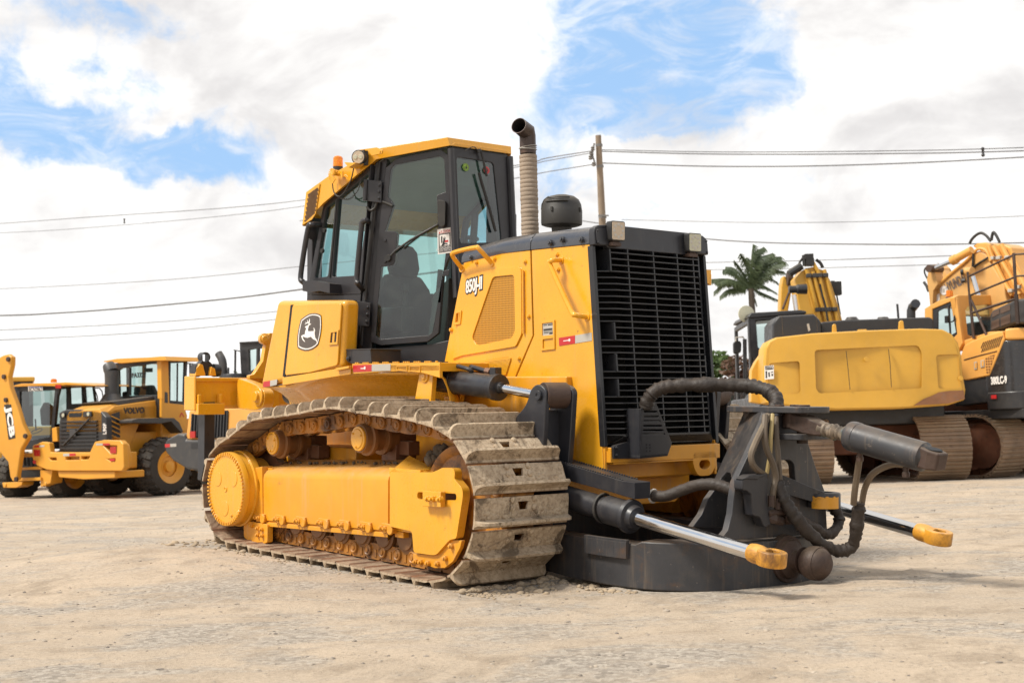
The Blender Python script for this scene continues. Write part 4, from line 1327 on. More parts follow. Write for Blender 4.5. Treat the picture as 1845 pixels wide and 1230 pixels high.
# air pre-cleaner bowl
pc = S(1012, 408, 0.0)
b = NB()
k = .152
lathe(b, pc + V((0, 0, -.03)), (0, 0, 1), [(-.05, .07), (.02, .075), (.03, k * .8), (.04, k * .98), (.055, k * 1.0), (.145, k), (.15, k * .985), (.19, k * .95), (.225, k * .84), (.25, k * .62), (.262, k * .3), (.264, 0)], 48)
pre = obj('air_precleaner', b, M['plastic'], DZ, bev=0, sharp=40)
b = NB()
for a in range(4):
    an = rad(20 + 90 * a); d = V((math.cos(an), math.sin(an), 0))
    obox(b, pc + V((0, 0, .115)) + d * k, d * .008, d.cross(V((0, 0, 1))) * .008, V((0, 0, .016)))
for a0, a1, z, r in ((-95, -20, .175, .965), (-90, -15, .135 + .065, .93)):
    tube(b, [pc + V((k * r * math.cos(rad(a)), k * r * math.sin(rad(a)), z)) for a in range(a0, a1, 6)], .006, 6)
tube(b, [pc + V((k * r * math.cos(rad(-125)), k * r * math.sin(rad(-125)), z - .03)) for r, z in ((.99, .15), (.97, .19), (.86, .225), (.64, .252))], .004, 6)
obj('bowl_clip', b, M['plastic'], pre, bev=.001)
# ---------- push frame, mast, cylinders, hoses
def XL(pts): return [F_(a, b, x) for a, b, x in pts]
def YL(pts): return [S(a, b, y) for a, b, y in pts]
outer = spl([V((-1.4, -.72, 0)), V((-.4, -.73, 0)), V((.1, -.755, 0)), V((.47, -.80, 0)), V((.80, -.81, 0)), V((1.06, -.74, 0)), V((1.29, -.52, 0)), V((1.40, -.20, 0)), V((1.42, 0, 0))], 6)
half = outer
full = half + [V((p.x, -p.y, 0)) for p in half[-2::-1]]
b = NB()
secs = []
for i, p in enumerate(full):
    a = full[max(0, i - 1)]; c = full[min(len(full) - 1, i + 1)]
    t = (c - a).normalized(); n = V((t.y, -t.x, 0)); 
    if n.dot(p - V((0, 0, 0))) < 0 and abs(p.y) < .6: n = -n
    inn_ = p - n * (.16 + .10 * max(0, (p.x - .6)))
    zb = .045 + max(0, .25 - p.x) * .05; zt = .315 + (.02 if p.x > .9 else 0)
    secs.append([V((p.x, p.y, zb)), V((p.x, p.y, zt)), V((inn_.x, inn_.y, zt)), V((inn_.x, inn_.y, zb))])
loft(b, secs)
plate(b, [V((x, y, .317)) for x, y in ((1.36, -.3), (1.36, .3), (1.1, .62), (.85, .62), (.85, -.62), (1.1, -.62))], V((0, 0, -.03)))
pf = obj('push_frame', b, M['frame_grey'], DZ, bev=.010, seg=3, sharp=30)
for sg in (-1, 1):
    b = NB()      # serrated step on the frame
    pp = [p for p in half if .42 < p.x < .86]
    for p, q in zip(pp, pp[1:]):
        loft(b, [[V((r.x, sg * -r.y * -1 * 1, 0)) * 1 + V((0, 0, z)) + V((0, sg * o, 0)) for z, o in ((.225, 0), (.325, 0), (.325, .03), (.225, .03))] for r in (V((p.x, -p.y, 0)), V((q.x, -q.y, 0)))]) if sg > 0 else \
        loft(b, [[V((r.x, r.y - o, z)) for z, o in ((.225, 0), (.325, 0), (.325, .03), (.225, .03))] for r in (p, q)])
        L = (q - p).length
        for k in range(3):
            c = p + (q - p) * ((k + .5) / 3); c = V((c.x, sg * -c.y if sg > 0 else c.y, 0))
            obox(b, (c.x, c.y + sg * .015, .332), (.012, 0, 0), (0, .014, 0), (0, 0, .008))
    obj('frame_step', b, M['frame_grey'], pf, bev=.002)
b = NB()
bc = V((1.44, 0, .215))
lathe(b, bc + V((-.06, 0, 0)), (1, 0, 0), [(0, .15), (.05, .145), (.052, .12), (.075, .115), (.10, .06), (.14, .055), (.16, .085)] , 32)
obj('ball_flange', b, M['rusty'], pf, bev=.003)
b = NB()
bcc = F_(1469, 1014, 1.62)
prof = [(.105 * (1 - math.cos(a)) - .0, .105 * math.sin(a)) for a in [math.pi * k / 20 for k in range(0, 18)]]
lathe(b, bcc - V((.105, 0, 0)), (1, 0, 0), [(0, .02)] + prof[2:] + [(prof[-1][0] + .003, prof[-1][1] * .6)], 36)
lathe(b, bcc + V((.03, 0, 0)), (1, 0, 0), [(0, .101), (.004, .104), (.012, .101)], 36)
obj('blade_ball', b, M['rusty'], pf, bev=0, sharp=50)
cyl_b = NB(); cyl(cyl_b, V((1.36, bcc.y * .3, .21)), bcc, .06, n=20); obj('ball_stem', cyl_b, M['rusty'], pf, bev=0)

# mast
XR, XFm = 1.05, 1.38
b = NB()
fp = [(1384, 744), (1454, 744), (1454, 790), (1469, 838), (1487, 886), (1491, 956), (1440, 964), (1296, 974), (1312, 955), (1319, 925), (1322, 895), (1326, 868)]
op_ = [(1404, 829), (1424, 828), (1431, 836), (1434, 874), (1405, 874)]
plate(b, FL(XFm, fp), V((-.05, 0, 0)), [rounded(FL(XFm, op_), .03, 3)])
rp = [(1343, 744), (1378, 744), (1400, 950), (1238, 948), (1255, 925), (1266, 898), (1288, 868)]
plate(b, FL(XR, rp), V((.045, 0, 0)))
mast = obj('mast', b, M['frame_grey'], pf, bev=.006)
b = NB()
A0 = F_(1346, 746, XR); A1 = F_(1291, 870, XR); B0 = F_(1379, 746, XFm - .05); B1 = F_(1321, 893, XFm - .05)
A0m = A1 + (A0 - A1) * 1.0
hl = [A1 + (B1 - A1) * t + (A0 - A1) * h for t, h in ((.28, .0), (.30, .10), (.42, .2), (.62, .22), (.80, .16), (.86, .0))]
plate(b, [A0, A1, hl[0], hl[1], hl[2], hl[3], hl[4], hl[5], B1, B0], (B0 - A0).cross(A1 - A0).normalized() * -.025 if ((B0 - A0).cross(A1 - A0)).y > 0 else (B0 - A0).cross(A1 - A0).normalized() * .025)
for (p, q) in ((A0, A1),): 
    bar(b, p + V((.02, -.012, 0)), q + V((.02, -.012, 0)), .03, .02, (0, 1, 0))
obj('mast_flange', b, M['frame_grey'], mast, bev=.004)
b = NB()
tz = F_(1400, 740, XFm).z
ty0 = F_(1343, 738, XR).y - .05; 
def top_plate(z0, z1, x0, x1, y0, y1):
    plate(b, rounded([V((x, y, z0)) for x, y in ((x0, y0), (x1, y0 + .02), (x1, y1), (x0, y1))], .05, 4), V((0, 0, z1 - z0)))
top_plate(tz - .012, tz + .026, XR - .06, XFm + .20, -.10, .24)
top_plate(tz - .175, tz - .137, XFm - .04, XFm + .20, -.10, .24)
box(b, XFm - .30, XFm - .05, -.02, .20, tz - .15, tz)
obj('mast_clevis', b, M['frame_grey'], mast, bev=.006)
b = NB()
pin_ = V((XFm + .10, .07, tz))
for k, (dx, dy) in enumerate(((0, 0), (-.10, .05), (-.16, -.02))): lathe(b, pin_ + V((dx, dy, .026)), (0, 0, 1), [(0, .05 if k == 0 else .03), (.012, .048 if k == 0 else .028)], 16)
cyl(b, pin_ - V((0, 0, .2)), pin_ + V((0, 0, .03)), .035, n=16)
obj('clevis_pin', b, M['rusty'], mast, bev=.002)
b = NB()
rg_ = XL([(1364, 737, 1.22), (1372, 733, 1.2), (1392, 734, 1.28), (1407, 738, 1.36), (1407, 745, 1.40), (1396, 748, 1.40), (1374, 745, 1.30)])
tube(b, spl(rg_ + [rg_[0]], 5)[:-1], .012, 8, closed=True)
obj('hose_ring', b, M['black'], mast, bev=0)
b = NB()
cb = [(1338, 863), (1352, 855), (1384, 853), (1383, 915), (1390, 918), (1389, 945), (1378, 950), (1370, 932), (1357, 928), (1354, 890), (1346, 884), (1338, 882)]
plate(b, rounded(FL(1.46, cb), .01, 2), V((-.07, 0, 0)))
plate(b, FL(1.47, [(1338, 863), (1365, 864), (1383, 853), (1352, 855)]), V((-.07, 0, .0)))
obj('manifold_guard', b, M['black'], mast, bev=.010, seg=3)
b = NB()
tube(b, XL([(1383, 925, 1.45), (1412, 921, 1.47)]), .022, 10); tube(b, XL([(1378, 930, 1.42), (1395, 935, 1.47), (1408, 938, 1.44)]), .03, 8)
lathe(b, F_(1417, 930, 1.44), (1, -.2, 0), [(0, .05), (.05, .045), (.055, .03)], 14)
for px, py in ((1390, 900), (1401, 905)): cyl(b, F_(px, py - 8, 1.47), F_(px, py + 12, 1.47), .022, n=8)
obj('hydraulic_fitting', b, M['rusty'], mast, bev=.002)

# link with an eye behind the mast
b = NB()
e0 = F_(1396, 868, 1.30); e1 = F_(1484, 899, 1.45)
dd = (e1 - e0).normalized()
loft(b, [[e0 + V((0, 0, a * .06)) + dd.cross(V((0, 0, 1))) * s * .055 for a, s in ((-1, -1), (1, -1), (1, 1), (-1, 1))], [e1 - dd * .10 + V((0, 0, a * .045)) + dd.cross(V((0, 0, 1))) * s * .05 for a, s in ((-1, -1), (1, -1), (1, 1), (-1, 1))], [e1 - dd * .03 + V((0, 0, a * .04)) + dd.cross(V((0, 0, 1))) * s * .09 for a, s in ((-1, -1), (1, -1), (1, 1), (-1, 1))]])
lathe(b, e1 - V((0, 0, .05)), (0, 0, 1), [(0, .055), (0, .105), (.085, .105), (.095, .098), (.095, .060), (.03, .055)], 28, cap=False)
lk = obj('tilt_link', b, M['frame_grey'], pf, bev=.006)
b = NB()
loft(b, [[e1 + V((r * math.cos(a), r * math.sin(a), z)) for r, z in ((.104, -.052), (.109, -.052), (.109, .02 + .008 * math.sin(k * 2.3)), (.104, .02))] for k, a in enumerate([rad(-95 + 9 * k) for k in range(12)])])
obj('worn_paint', b, M['eye_yellow'], lk, bev=0)
b = NB(); lathe(b, e1 - V((0, 0, .02)), (0, 0, 1), [(0, .05), (.02, .05)], 20); obj('eye_bore', b, M['rusty'], lk, bev=0)

def rod_eye(parent, c, d, col='eye_yellow', r=.075, neck=.16):
    b = NB(); d = V(d).normalized(); s = d.cross(V((0, 0, 1))).normalized(); u = s.cross(d)
    k0 = c - d * neck; sec = []
    for t, w, h in ((0, .050, .050), (.03, .056, .056), (.07, .056, .056), (.10, .06, .05), (.13, .068, .047)):
        sec.append([k0 + d * t + s * w * math.cos(a) + u * h * math.sin(a) for a in [2 * math.pi * k / 20 for k in range(20)]])
    loft(b, sec)
    lathe(b, c - u * .042, u, [(0, .042), (0, r * .96), (.008, r), (.076, r), (.084, r * .96), (.084, .042), (.03, .040)], 28, cap=False)
    e = obj('rod_eye', b, M[col], parent, bev=.004)
    b = NB(); lathe(b, c - u * .02, u, [(0, .04), (.045, .041)], 20)
    obj('eye_bore', b, M['rusty'], e, bev=0)

def angle_cylinder(sg):
    y = -.72
    m = (lambda p: V((p[0], -p[1], p[2]))) if sg > 0 else (lambda p: V(p))
    r0 = S(1148, 933, y); r1 = S(1352, 994, y); d = (r1 - r0).normalized()
    if sg > 0:
        r1 = S(1652, 956, .72); r0m = r1 - (V((d.x, -d.y, d.z)) * (m(r1 - r1 + V((0, 0, 0)))).length) if False else None
        q0 = S(1508, 914, .72); d = (r1 - q0).normalized(); r0 = r1 - d * (S(1352, 994, y) - S(1148, 933, y)).length
        m = lambda p: V(p)
    b = NB()
    lathe(b, r0, -d, [(0, .05), (0, .068), (.035, .078), (.04, .105), (.07, .108), (.075, .09), (.26, .09), (.265, .075), (1.25, .075)], 28)
    ac = obj('angle_cylinder', b, M['black'], DZ, bev=.003)
    b = NB(); cyl(b, r0 - d * .02, r1, .0435, n=28)
    rod = obj('chrome_rod', b, M['chrome'], ac, bev=0)
    rod_eye(ac, r1 + d * .155, d, r=.085, neck=.155)
    # guard box over the barrel with serrated walking edge
    if sg < 0:
        b = NB()
        yy0, yy1 = -.74, -.60
        P = [S(1012, 833, yy0), S(1122, 866, yy0), S(1143, 869, yy0), S(1143, 899, yy0), S(1100, 886, yy0), S(1012, 866, yy0)]
        ex_ = (P[0] - P[1]).normalized()
        P[0] = P[0] + ex_ * .5; P[5] = P[5] + ex_ * .5
        plate(b, P, V((0, yy1 - yy0, 0)))
        L = (P[1] - P[0]).length; n = int(L / .022)
        for k in range(n):
            for yy in (yy0 + .006, yy1 - .006):
                c = P[0] + (P[1] - P[0]) * ((k + .5) / n)
                obox(b, (c.x, yy, c.z + .003), (.006, 0, 0), (0, .005, 0), (0, 0, .007))
        obj('cylinder_guard', b, M['black'], ac, bev=.003)
        b = NB()
        tube(b, [r0 - d * .30 + V((0, .088 * math.cos(a), .088 * math.sin(a))) for a in [2 * math.pi * k / 24 for k in range(24)]], .010, 6, closed=True)
        obj('cable_tie', b, M['rubber'], ac, bev=0)
angle_cylinder(-1); angle_cylinder(1)

# tilt cylinder out in front of the mast
def TP(px, py): return S(px, py, .05)
b = NB()
p0 = TP(1432, 757); p1 = TP(1482, 773); d = (p1 - p0).normalized(); s = V((0, 1, 0)); u = s.cross(d)
b0 = TP(1531, 784); b1 = TP(1652, 819); bd = (b1 - b0).normalized()
lathe(b, b0, bd, [(0, .035), (0, .085), (.02, .09), (.06, .09), (.065, .086), (.52, .086), (.53, .07), (.56, .055)], 32)
tc = obj('tilt_cylinder', b, M['frame_grey'], pf, bev=.004)
b = NB()
loft(b, [[q + s * w * a + V((0, 0, 1)) * h * c for a, c in ((-1, -1), (1, -1), (1, 1), (-1, 1))] for q, w, h in ((p0, .07, .05), (p0 + d * .12, .075, .052), (p1 - d * .02, .05, .045), (p1 + d * .02, .035, .035))])
lathe(b, p0 - V((0, 0, .05)), (0, 0, 1), [(0, .075), (.1, .075)], 24)
obj('rod_eye', b, M['rusty'], tc, bev=.012, seg=3)
b = NB(); tube(b, spl([p1 - d * .02, p1 + (b0 - p1) * .3, p1 + (b0 - p1) * .65, b0 + bd * .02], 8), .045, 14, rf=lambda t, i: .043 + .006 * math.sin(i * 1.7) + .004 * math.sin(i * .7))
m_, nt_, bs_, out_ = mat_new('taped_rod')
g_ = G(nt_); co_ = g_.n('ShaderNodeTexCoord').outputs['Object']
k_ = g_.noise(co_, 9, 6, .7, .8)
g_.set(bs_, Base_Color=g_.mix(g_.ramp(g_.noise(co_, 6, 3, .5, .5), .45, .55), g_.mix(g_.ramp(k_, .4, .6), (.22, .17, .12), (.09, .07, .05)), g_.mix(g_.ramp(k_, .4, .6), (.045, .085, .04), (.06, .07, .075))), Roughness=.6)
obj('taped_rod', b, m_, tc, bev=0)
b = NB()
t0 = b1; t1 = TP(1690, 830)
loft(b, [[q + s * w * a + u * h * c for a, c in ((-1, -1), (1, -1), (1, 1), (-1, 1))] for q, w, h in ((t0 - bd * .02, .05, .06), (t0 + bd * .05, .06, .062), (t1 - bd * .03, .075, .055), (t1 + bd * .03, .05, .05))])
obj('tail_eye', b, M['rusty'], tc, bev=.014, seg=3)
b = NB(); lathe(b, t1 - bd * .04 - u * .058, -u, [(0, .05), (.004, .045)], 16); obj('eye_bore', b, M['darkhole'], tc, bev=0)
b = NB()
for q, dn_ in ((TP(1549, 806), -u), (TP(1632, 834), -u)): lathe(b, q, (0, 0, -1) if dn_.z > 0 else dn_, [(0, .018), (.05, .016), (.055, .022), (.08, .022)], 8)
obj('hydraulic_fitting', b, M['rusty'], tc, bev=.001)

def sleeve(name, pts, r, mat='sleeve', k=7, wr=.10, parent=None, n=14, seed=1):
    b = NB(); P = spl(pts, k); rng = random.Random(seed)
    ph = [rng.uniform(0, 6) for _ in P]
    N0 = len(P)
    u = None; rings = []
    for i, p in enumerate(P):
        a = P[max(0, i - 1)]; c = P[min(N0 - 1, i + 1)]; t = (c - a).normalized()
        if u is None: u, w = frame_of(t)
        else: u = (u - t * u.dot(t)).normalized(); w = t.cross(u).normalized()
        rr = r * (1 + wr * rng.uniform(-.9, .7))
        rings.append([p + (u * math.cos(2 * math.pi * j / n) + w * math.sin(2 * math.pi * j / n)) * rr * (1 + wr * 1.3 * mnoise.noise(V((i * .9, math.cos(2 * math.pi * j / n) * 1.2, math.sin(2 * math.pi * j / n) * 1.2 + seed)))) for j in range(n)])
    loft(b, rings)
    return obj(name, b, M[mat], parent or pf, bev=0, sharp=80)
sleeve('hose_sleeve', XL([(1164, 734, .50), (1167, 722, .52), (1176, 708, .55), (1195, 698, .60), (1225, 694, .68), (1262, 693, .78), (1300, 693, .88), (1335, 694, .98), (1362, 697, 1.08), (1382, 703, 1.16), (1395, 713, 1.22), (1399, 724, 1.26), (1394, 740, 1.28), (1388, 752, 1.30)]), .047, seed=2, k=7, wr=.16)
sleeve('hose_sleeve', YL([(1176, 893, -.55), (1200, 893, -.52), (1230, 882, -.48), (1258, 873, -.45), (1285, 872, -.42), (1308, 878, -.39), (1330, 888, -.36), (1343, 896, -.34)]), .036, seed=4, wr=.05)
b = NB(); tube(b, YL([(1144, 886, -.58), (1158, 888, -.57), (1180, 893, -.55)]), .022, 10, rf=lambda t, i: (.024, .028, .022)[i])
obj('hose_fitting', b, M['copper'], pf, bev=0)
b = NB()
for px, py, y in ((1177, 893, -.552), (1331, 889, -.36)):
    c = S(px, py, y)
    tube(b, [c + V((0, .0, 0)) + V((.003 * math.sin(a), .040 * math.cos(a), .040 * math.sin(a))) for a in [2 * math.pi * k / 20 for k in range(20)]], .007, 5, closed=True)
obj('hose_clamp', b, M['silver'], pf, bev=0)
b = NB(); tube(b, spl(YL([(1343, 896, -.34), (1362, 915, -.30), (1378, 935, -.22)]), 4), .025, 8); obj('hydraulic_hose', b, M['hose'], pf, bev=0)
sleeve('hose_sleeve', XL([(1400, 868, 1.46), (1412, 898, 1.50), (1432, 930, 1.54), (1460, 962, 1.58), (1490, 985, 1.62), (1516, 992, 1.66), (1536, 982, 1.70), (1543, 955, 1.74), (1546, 925, 1.76), (1548, 904, 1.77)]), .039, seed=6, wr=.19)
sleeve('hose_sleeve', XL([(1440, 938, 1.48), (1465, 950, 1.47), (1490, 962, 1.46), (1508, 950, 1.45), (1511, 930, 1.44), (1500, 912, 1.43), (1485, 903, 1.42)]), .035, seed=8, wr=.18)
for nm, pts, r, mm in (('hydraulic_hose', [(1538, 908, 1.77), (1540, 885, 1.80), (1545, 850, 1.84), (1549, 822, 1.88)], .020, 'hose'),
                       ('hydraulic_hose', [(1553, 906, 1.78), (1558, 880, 1.82), (1570, 856, 1.9), (1590, 842, 1.98), (1612, 836, 2.06), (1634, 838, 2.12)], .020, 'hose'),
                       ('hydraulic_hose', [(1384, 748, 1.40), (1372, 775, 1.44), (1360, 800, 1.45), (1353, 822, 1.46), (1360, 842, 1.46), (1380, 857, 1.42)], .020, 'hose'),
                       ('hydraulic_hose', [(1379, 748, 1.42), (1377, 780, 1.45), (1381, 808, 1.46), (1393, 836, 1.47), (1398, 862, 1.47), (1393, 885, 1.47), (1391, 912, 1.46)], .020, 'hose'),
                       ('hydraulic_hose', [(1398, 748, 1.40), (1400, 790, 1.44), (1403, 830, 1.46), (1405, 870, 1.47), (1401, 908, 1.46)], .016, 'hose'),
                       ('hydraulic_hose', [(1392, 746, 1.42), (1389, 785, 1.46), (1387, 820, 1.45), (1382, 852, 1.43)], .013, 'hose_yellow')):
    b = NB(); tube(b, spl(XL(pts), 6), r, 8); obj(nm, b, M[mm], pf, bev=0)

# hose outlet box on the grille
b = NB()
bx = .515
def BL(pts, x=bx): return FL(x, pts)
o1 = BL([(1136, 735), (1150, 735), (1175, 724), (1183, 725), (1211, 798), (1203, 822), (1158, 826), (1136, 805)])
slots = []
for (x0, y0, x1, y1) in ((1160.5, 741, 1184, 741), (1160, 749.5, 1187, 749.5), (1159.5, 758, 1190, 758), (1159, 766.5, 1193, 766.5), (1158.5, 774.5, 1195.5, 774.5), (1158, 781.5, 1198, 781.5)):
    slots.append(rounded(BL([(x0, y0 - 1.3), (x1, y1 - 1.3), (x1, y1 + 1.6), (x0, y0 + 1.6)]), .005, 2))
plate(b, BL([(1160, 735), (1175, 724), (1183, 725), (1211, 798), (1203, 822), (1158, 826)]) if False else BL([(1154, 736), (1168, 730), (1176, 724), (1182, 725), (1211, 798), (1203, 821), (1152, 826), (1154, 796)]), V((-.012, 0, 0)), slots)
plate(b, [p + V((0, 0, 0)) for p in BL([(1154, 736), (1154, 796), (1152, 826)])] + [p + V((-.13, 0, 0)) for p in BL([(1152, 826), (1154, 796), (1154, 736)])], V((0, .01, 0)))
plate(b, BL([(1109, 802), (1130, 796), (1152, 800), (1152, 826), (1106, 826), (1105, 806)], bx - .10), V((-.03, 0, 0)))
plate(b, BL([(1152, 826), (1203, 821), (1203, 816), (1152, 821)]) , V((-.13, 0, 0)))
gb = obj('hose_guard_box', b, M['black'], DZ, bev=.004)
b = NB()
for px in (1165, 1171):
    for py in (801, 806, 812): lathe(b, F_(px, py, bx), (1, 0, 0), [(0, .006), (.001, .006)], 8)
obj('vent_holes', b, M['darkhole'], gb, bev=0)
b = NB()
for px, py in ((1111, 806), (1111, 820)): bolt(b, F_(px, py, bx - .10), (1, 0, 0), .014, .01)
obj('guard_bolts', b, M['black'], gb, bev=0)

# lift cylinders and their arms
def lift(sg):
    m = (lambda p: V((p[0], -p[1], p[2]))) if sg > 0 else (lambda p: V(p))
    y = -.80
    a0 = S(789, 684, y); a1 = S(900, 698, y); d = (a1 - a0).normalized()
    b = NB()
    lathe(b, m(a0), m(d), [(0, .03), (0, .075), (.02, .084), (.20, .084), (.202, .088), (.215, .088), (.217, .084), ((a1 - a0).length - .06, .084), ((a1 - a0).length - .05, .092), ((a1 - a0).length, .092), ((a1 - a0).length, .04), ((a1 - a0).length + .03, .038)], 32)
    lc = obj('lift_cylinder', b, M['black'], DZ, bev=.003)
    r1 = S(968, 711, y)
    b = NB(); cyl(b, m(a1), m(r1), .033, n=24); obj('chrome_rod', b, M['chrome'], lc, bev=0)
    b = NB()
    plate(b, rounded([m(S(px, py, -.95)) for px, py in ((756, 670), (763, 663), (772, 664), (780, 673), (776, 726), (747, 722))], .02, 3), V((0, sg * -.04, 0)))
    plate(b, rounded([m(S(px, py, -.95)) + V((0, sg * -.26, 0)) for px, py in ((756, 670), (763, 663), (772, 664), (780, 673), (776, 726), (747, 722))], .02, 3), V((0, sg * -.04, 0)))
    lathe(b, m(S(766, 678, -.95)), (0, sg, 0), [(0, .045), (.01, .043), (.012, .025), (.022, .022)], 18)
    bolt(b, m(S(759, 671, -.95)), (0, sg, 0), .016, .014)
    pz = m(S(766, 678, -.95)); cyl(b, pz, pz + V((0, -sg * .3, 0)), .04, n=14)
    box(b, pz.x - .14, pz.x + .02, *sorted((sg * .95, sg * .55)), 1.02, 1.14)
    box(b, pz.x + .02, pz.x + .45, *sorted((sg * .80, sg * .55)), .98, 1.10)
    obj('cylinder_bracket', b, M['yellow'], DZ, bev=.006)
    b = NB()
    tube(b, [m(p) for p in spl(YL([(797, 662, -.80), (800, 656, -.82), (822, 659, -.84), (842, 664, -.84), (850, 668, -.82), (846, 674, -.80)]), 4)], .015, 8)
    tube(b, [m(p) for p in spl(YL([(826, 657, -.74), (850, 661, -.72), (875, 668, -.72), (892, 672, -.72)]), 4)], .018, 8)
    for px, py in ((797, 660), (893, 671)): obox(b, m(S(px, py, -.78)), (.03, 0, 0), (0, .03, 0), (0, 0, .035))
    obj('hydraulic_pipe', b, M['black'], lc, bev=.003)
    b = NB(); tube(b, [m(p) for p in YL([(876, 668, -.722), (884, 670, -.722)])], .024, 8); obj('hose_fitting', b, M['copper'], lc, bev=0)
    # arm: two plates with the pin between them
    b = NB()
    o = [(955, 704), (960, 696.5), (967, 692), (977, 695), (984, 705), (979, 790), (972, 868), (945, 868), (928, 752), (944, 734), (950, 722)]
    p0 = [S(px, py, -.90) for px, py in o]
    plate(b, rounded([m(p) for p in p0], .03, 3), V((0, -sg * .04, 0)))
    o2 = [p + V((.06, .18, 0)) for p in p0]
    plate(b, rounded([m(p) for p in o2], .03, 3), V((0, -sg * .045, 0)))
    # web between the plates
    c = m(S(981, 745, -.87)); 
    box(b, c.x - .05, c.x - .03, *sorted((sg * .88, sg * .70)), c.z - .55, c.z + .02)
    box(b, c.x - .2, c.x - .03, *sorted((sg * .88, sg * .70)), c.z - .55, c.z - .35)
    arm = obj('lift_arm', b, M['black'], DZ, bev=.008, seg=3)
    b = NB()
    pc_ = m(S(970, 712, -.905))
    cyl(b, pc_ + V((0, -sg * .04, 0)), pc_ + V((.04, -sg * .20, 0)), .085, n=24)
    obj('pin_bush', b, M['rusty'], arm, bev=.004)
    b = NB()
    lathe(b, pc_ + V((0, sg * .002, 0)), (0, sg, 0), [(0, .034), (.012, .032), (.012, .014), (.006, .012)], 16)
    obj('pin_head', b, M['black'], arm, bev=.001)
lift(-1); lift(1)

# ---------- ripper at the back
XRp = -4.30
RL = lambda pts, x=XRp: FL(x, pts)
b = NB()
zt = F_(400, 680, XRp).z; zb = F_(400, 736, XRp).z
yl = F_(353, 700, XRp).y
prof = [(-.17, zt), (0, zt), (0, zt - .03), (-.03, zt - .045), (-.03, zb + .03), (0, zb), (-.17, zb)]
loft(b, [[V((XRp + x, y, z)) for x, z in prof] for y in (yl, -yl)])
for s in (1, -1):
    box(b, XRp - .19, XRp + .012, *sorted((s * yl, s * (yl - .02))), zb - .015, zt + .012)
rip = obj('ripper', b, M['yellow'], DZ, bev=.012, seg=3)
b = NB()
q = RL([(466, 736), (463, 715), (472, 700), (490, 696), (500, 696), (500, 736)])
plate(b, q, V((.03, 0, 0)))
q = RL([(444, 676), (452, 674), (468, 650), (474, 615), (480, 600), (500, 600), (500, 682), (444, 682)], XRp + .0)
plate(b, q, V((.06, 0, 0)))
lathe(b, F_(476, 610, XRp + .05), (1, -.3, 0), [(-.05, .05), (.03, .05), (.035, .03), (.05, .028)], 16)
obj('ripper_link', b, M['yellow'], rip, bev=.006)
b = NB()
for px in (376,):
    q = F_(px, 700, XRp + .0)
    box(b, XRp - .02, XRp + .06, q.y - .13, q.y + .13, zb - .05, zb + .05)
    box(b, XRp - .02, XRp + .04, q.y - .12, q.y - .09, zb + .05, zb + .13); box(b, XRp - .02, XRp + .04, q.y + .09, q.y + .12, zb + .05, zb + .13)
    for px2, s in ((358, -1), (387, 1)):
        e = RL([(352, 677), (354, 663), (361, 655), (366, 657), (371, 677)] if s < 0 else [(378, 677), (381, 660), (388, 664), (390, 677)], XRp - .1)
        plate(b, e, V((-.12, 0, 0)))
obj('shank_pocket', b, M['yellow'], rip, bev=.006)
b = NB()
hc = F_(371.2, 643, XRp - .14)
hole = [hc + V((0, .045 * math.cos(a), .045 * math.sin(a))) for a in [2 * math.pi * k / 16 for k in range(16)]]
plate(b, RL([(365, 638), (376.5, 638), (376.5, 650), (382, 655), (383, 677), (372, 677), (360, 655), (365, 650)], XRp - .14), V((-.08, 0, 0)), [hole])
q = F_(374, 737, XRp - .06)
zc = F_(374, 860, XRp - .06).z
loft(b, [[V((XRp - .02 - .06 * t, q.y - .05, z)), V((XRp - .02 - .06 * t, q.y + .05, z)), V((XRp - .14 - .0 * t, q.y + .05, z)), V((XRp - .14, q.y - .05, z))] for t, z in ((0, zb + .06), (0, zc + .12), (1, zc - .02))])
obj('ripper_shank', b, M['black'], rip, bev=.008)
b = NB()
for px in (352.5, 389):
    c = F_(px, 667, XRp - .16); lathe(b, c, (0, 1 if px > 370 else -1, 0), [(-.03, .06), (.03, .058)], 16)
obj('pocket_pin', b, M['black'], rip, bev=.003)
b = NB()
for x0, y0 in ((-4.25, -.42), (-4.25, .42)):
    c = F_(490, 714, -3.9) if y0 < 0 else V((-3.9, .42, 1.2))
    plate(b, rounded([V((-4.28, c.y - .04, zb)), V((-4.28, c.y - .04, zt)), V((-3.95, c.y - .04, 1.28)), V((-3.78, c.y - .04, 1.22)), V((-3.8, c.y - .04, 1.08)), V((-3.95, c.y - .04, 1.05))], .06, 4), V((0, -.10, 0)))
    lathe(b, c + V((.02, -.14, 0)), (0, -1, 0), [(0, .085), (.02, .083), (.022, .05), (.05, .045)], 20)
    lathe(b, c + V((0.5, -.06, -.02)), (0, -1, 0), [(0, .07), (.03, .06)], 16)
obj('ripper_arm', b, M['yellow'], rip, bev=.008)
b = NB()
for y in (-.30, .46): cyl(b, V((-4.0, y, 1.19)), V((-3.2, y, 1.14)), .085, n=20)
obj('ripper_cylinder', b, M['black'], rip, bev=.004)
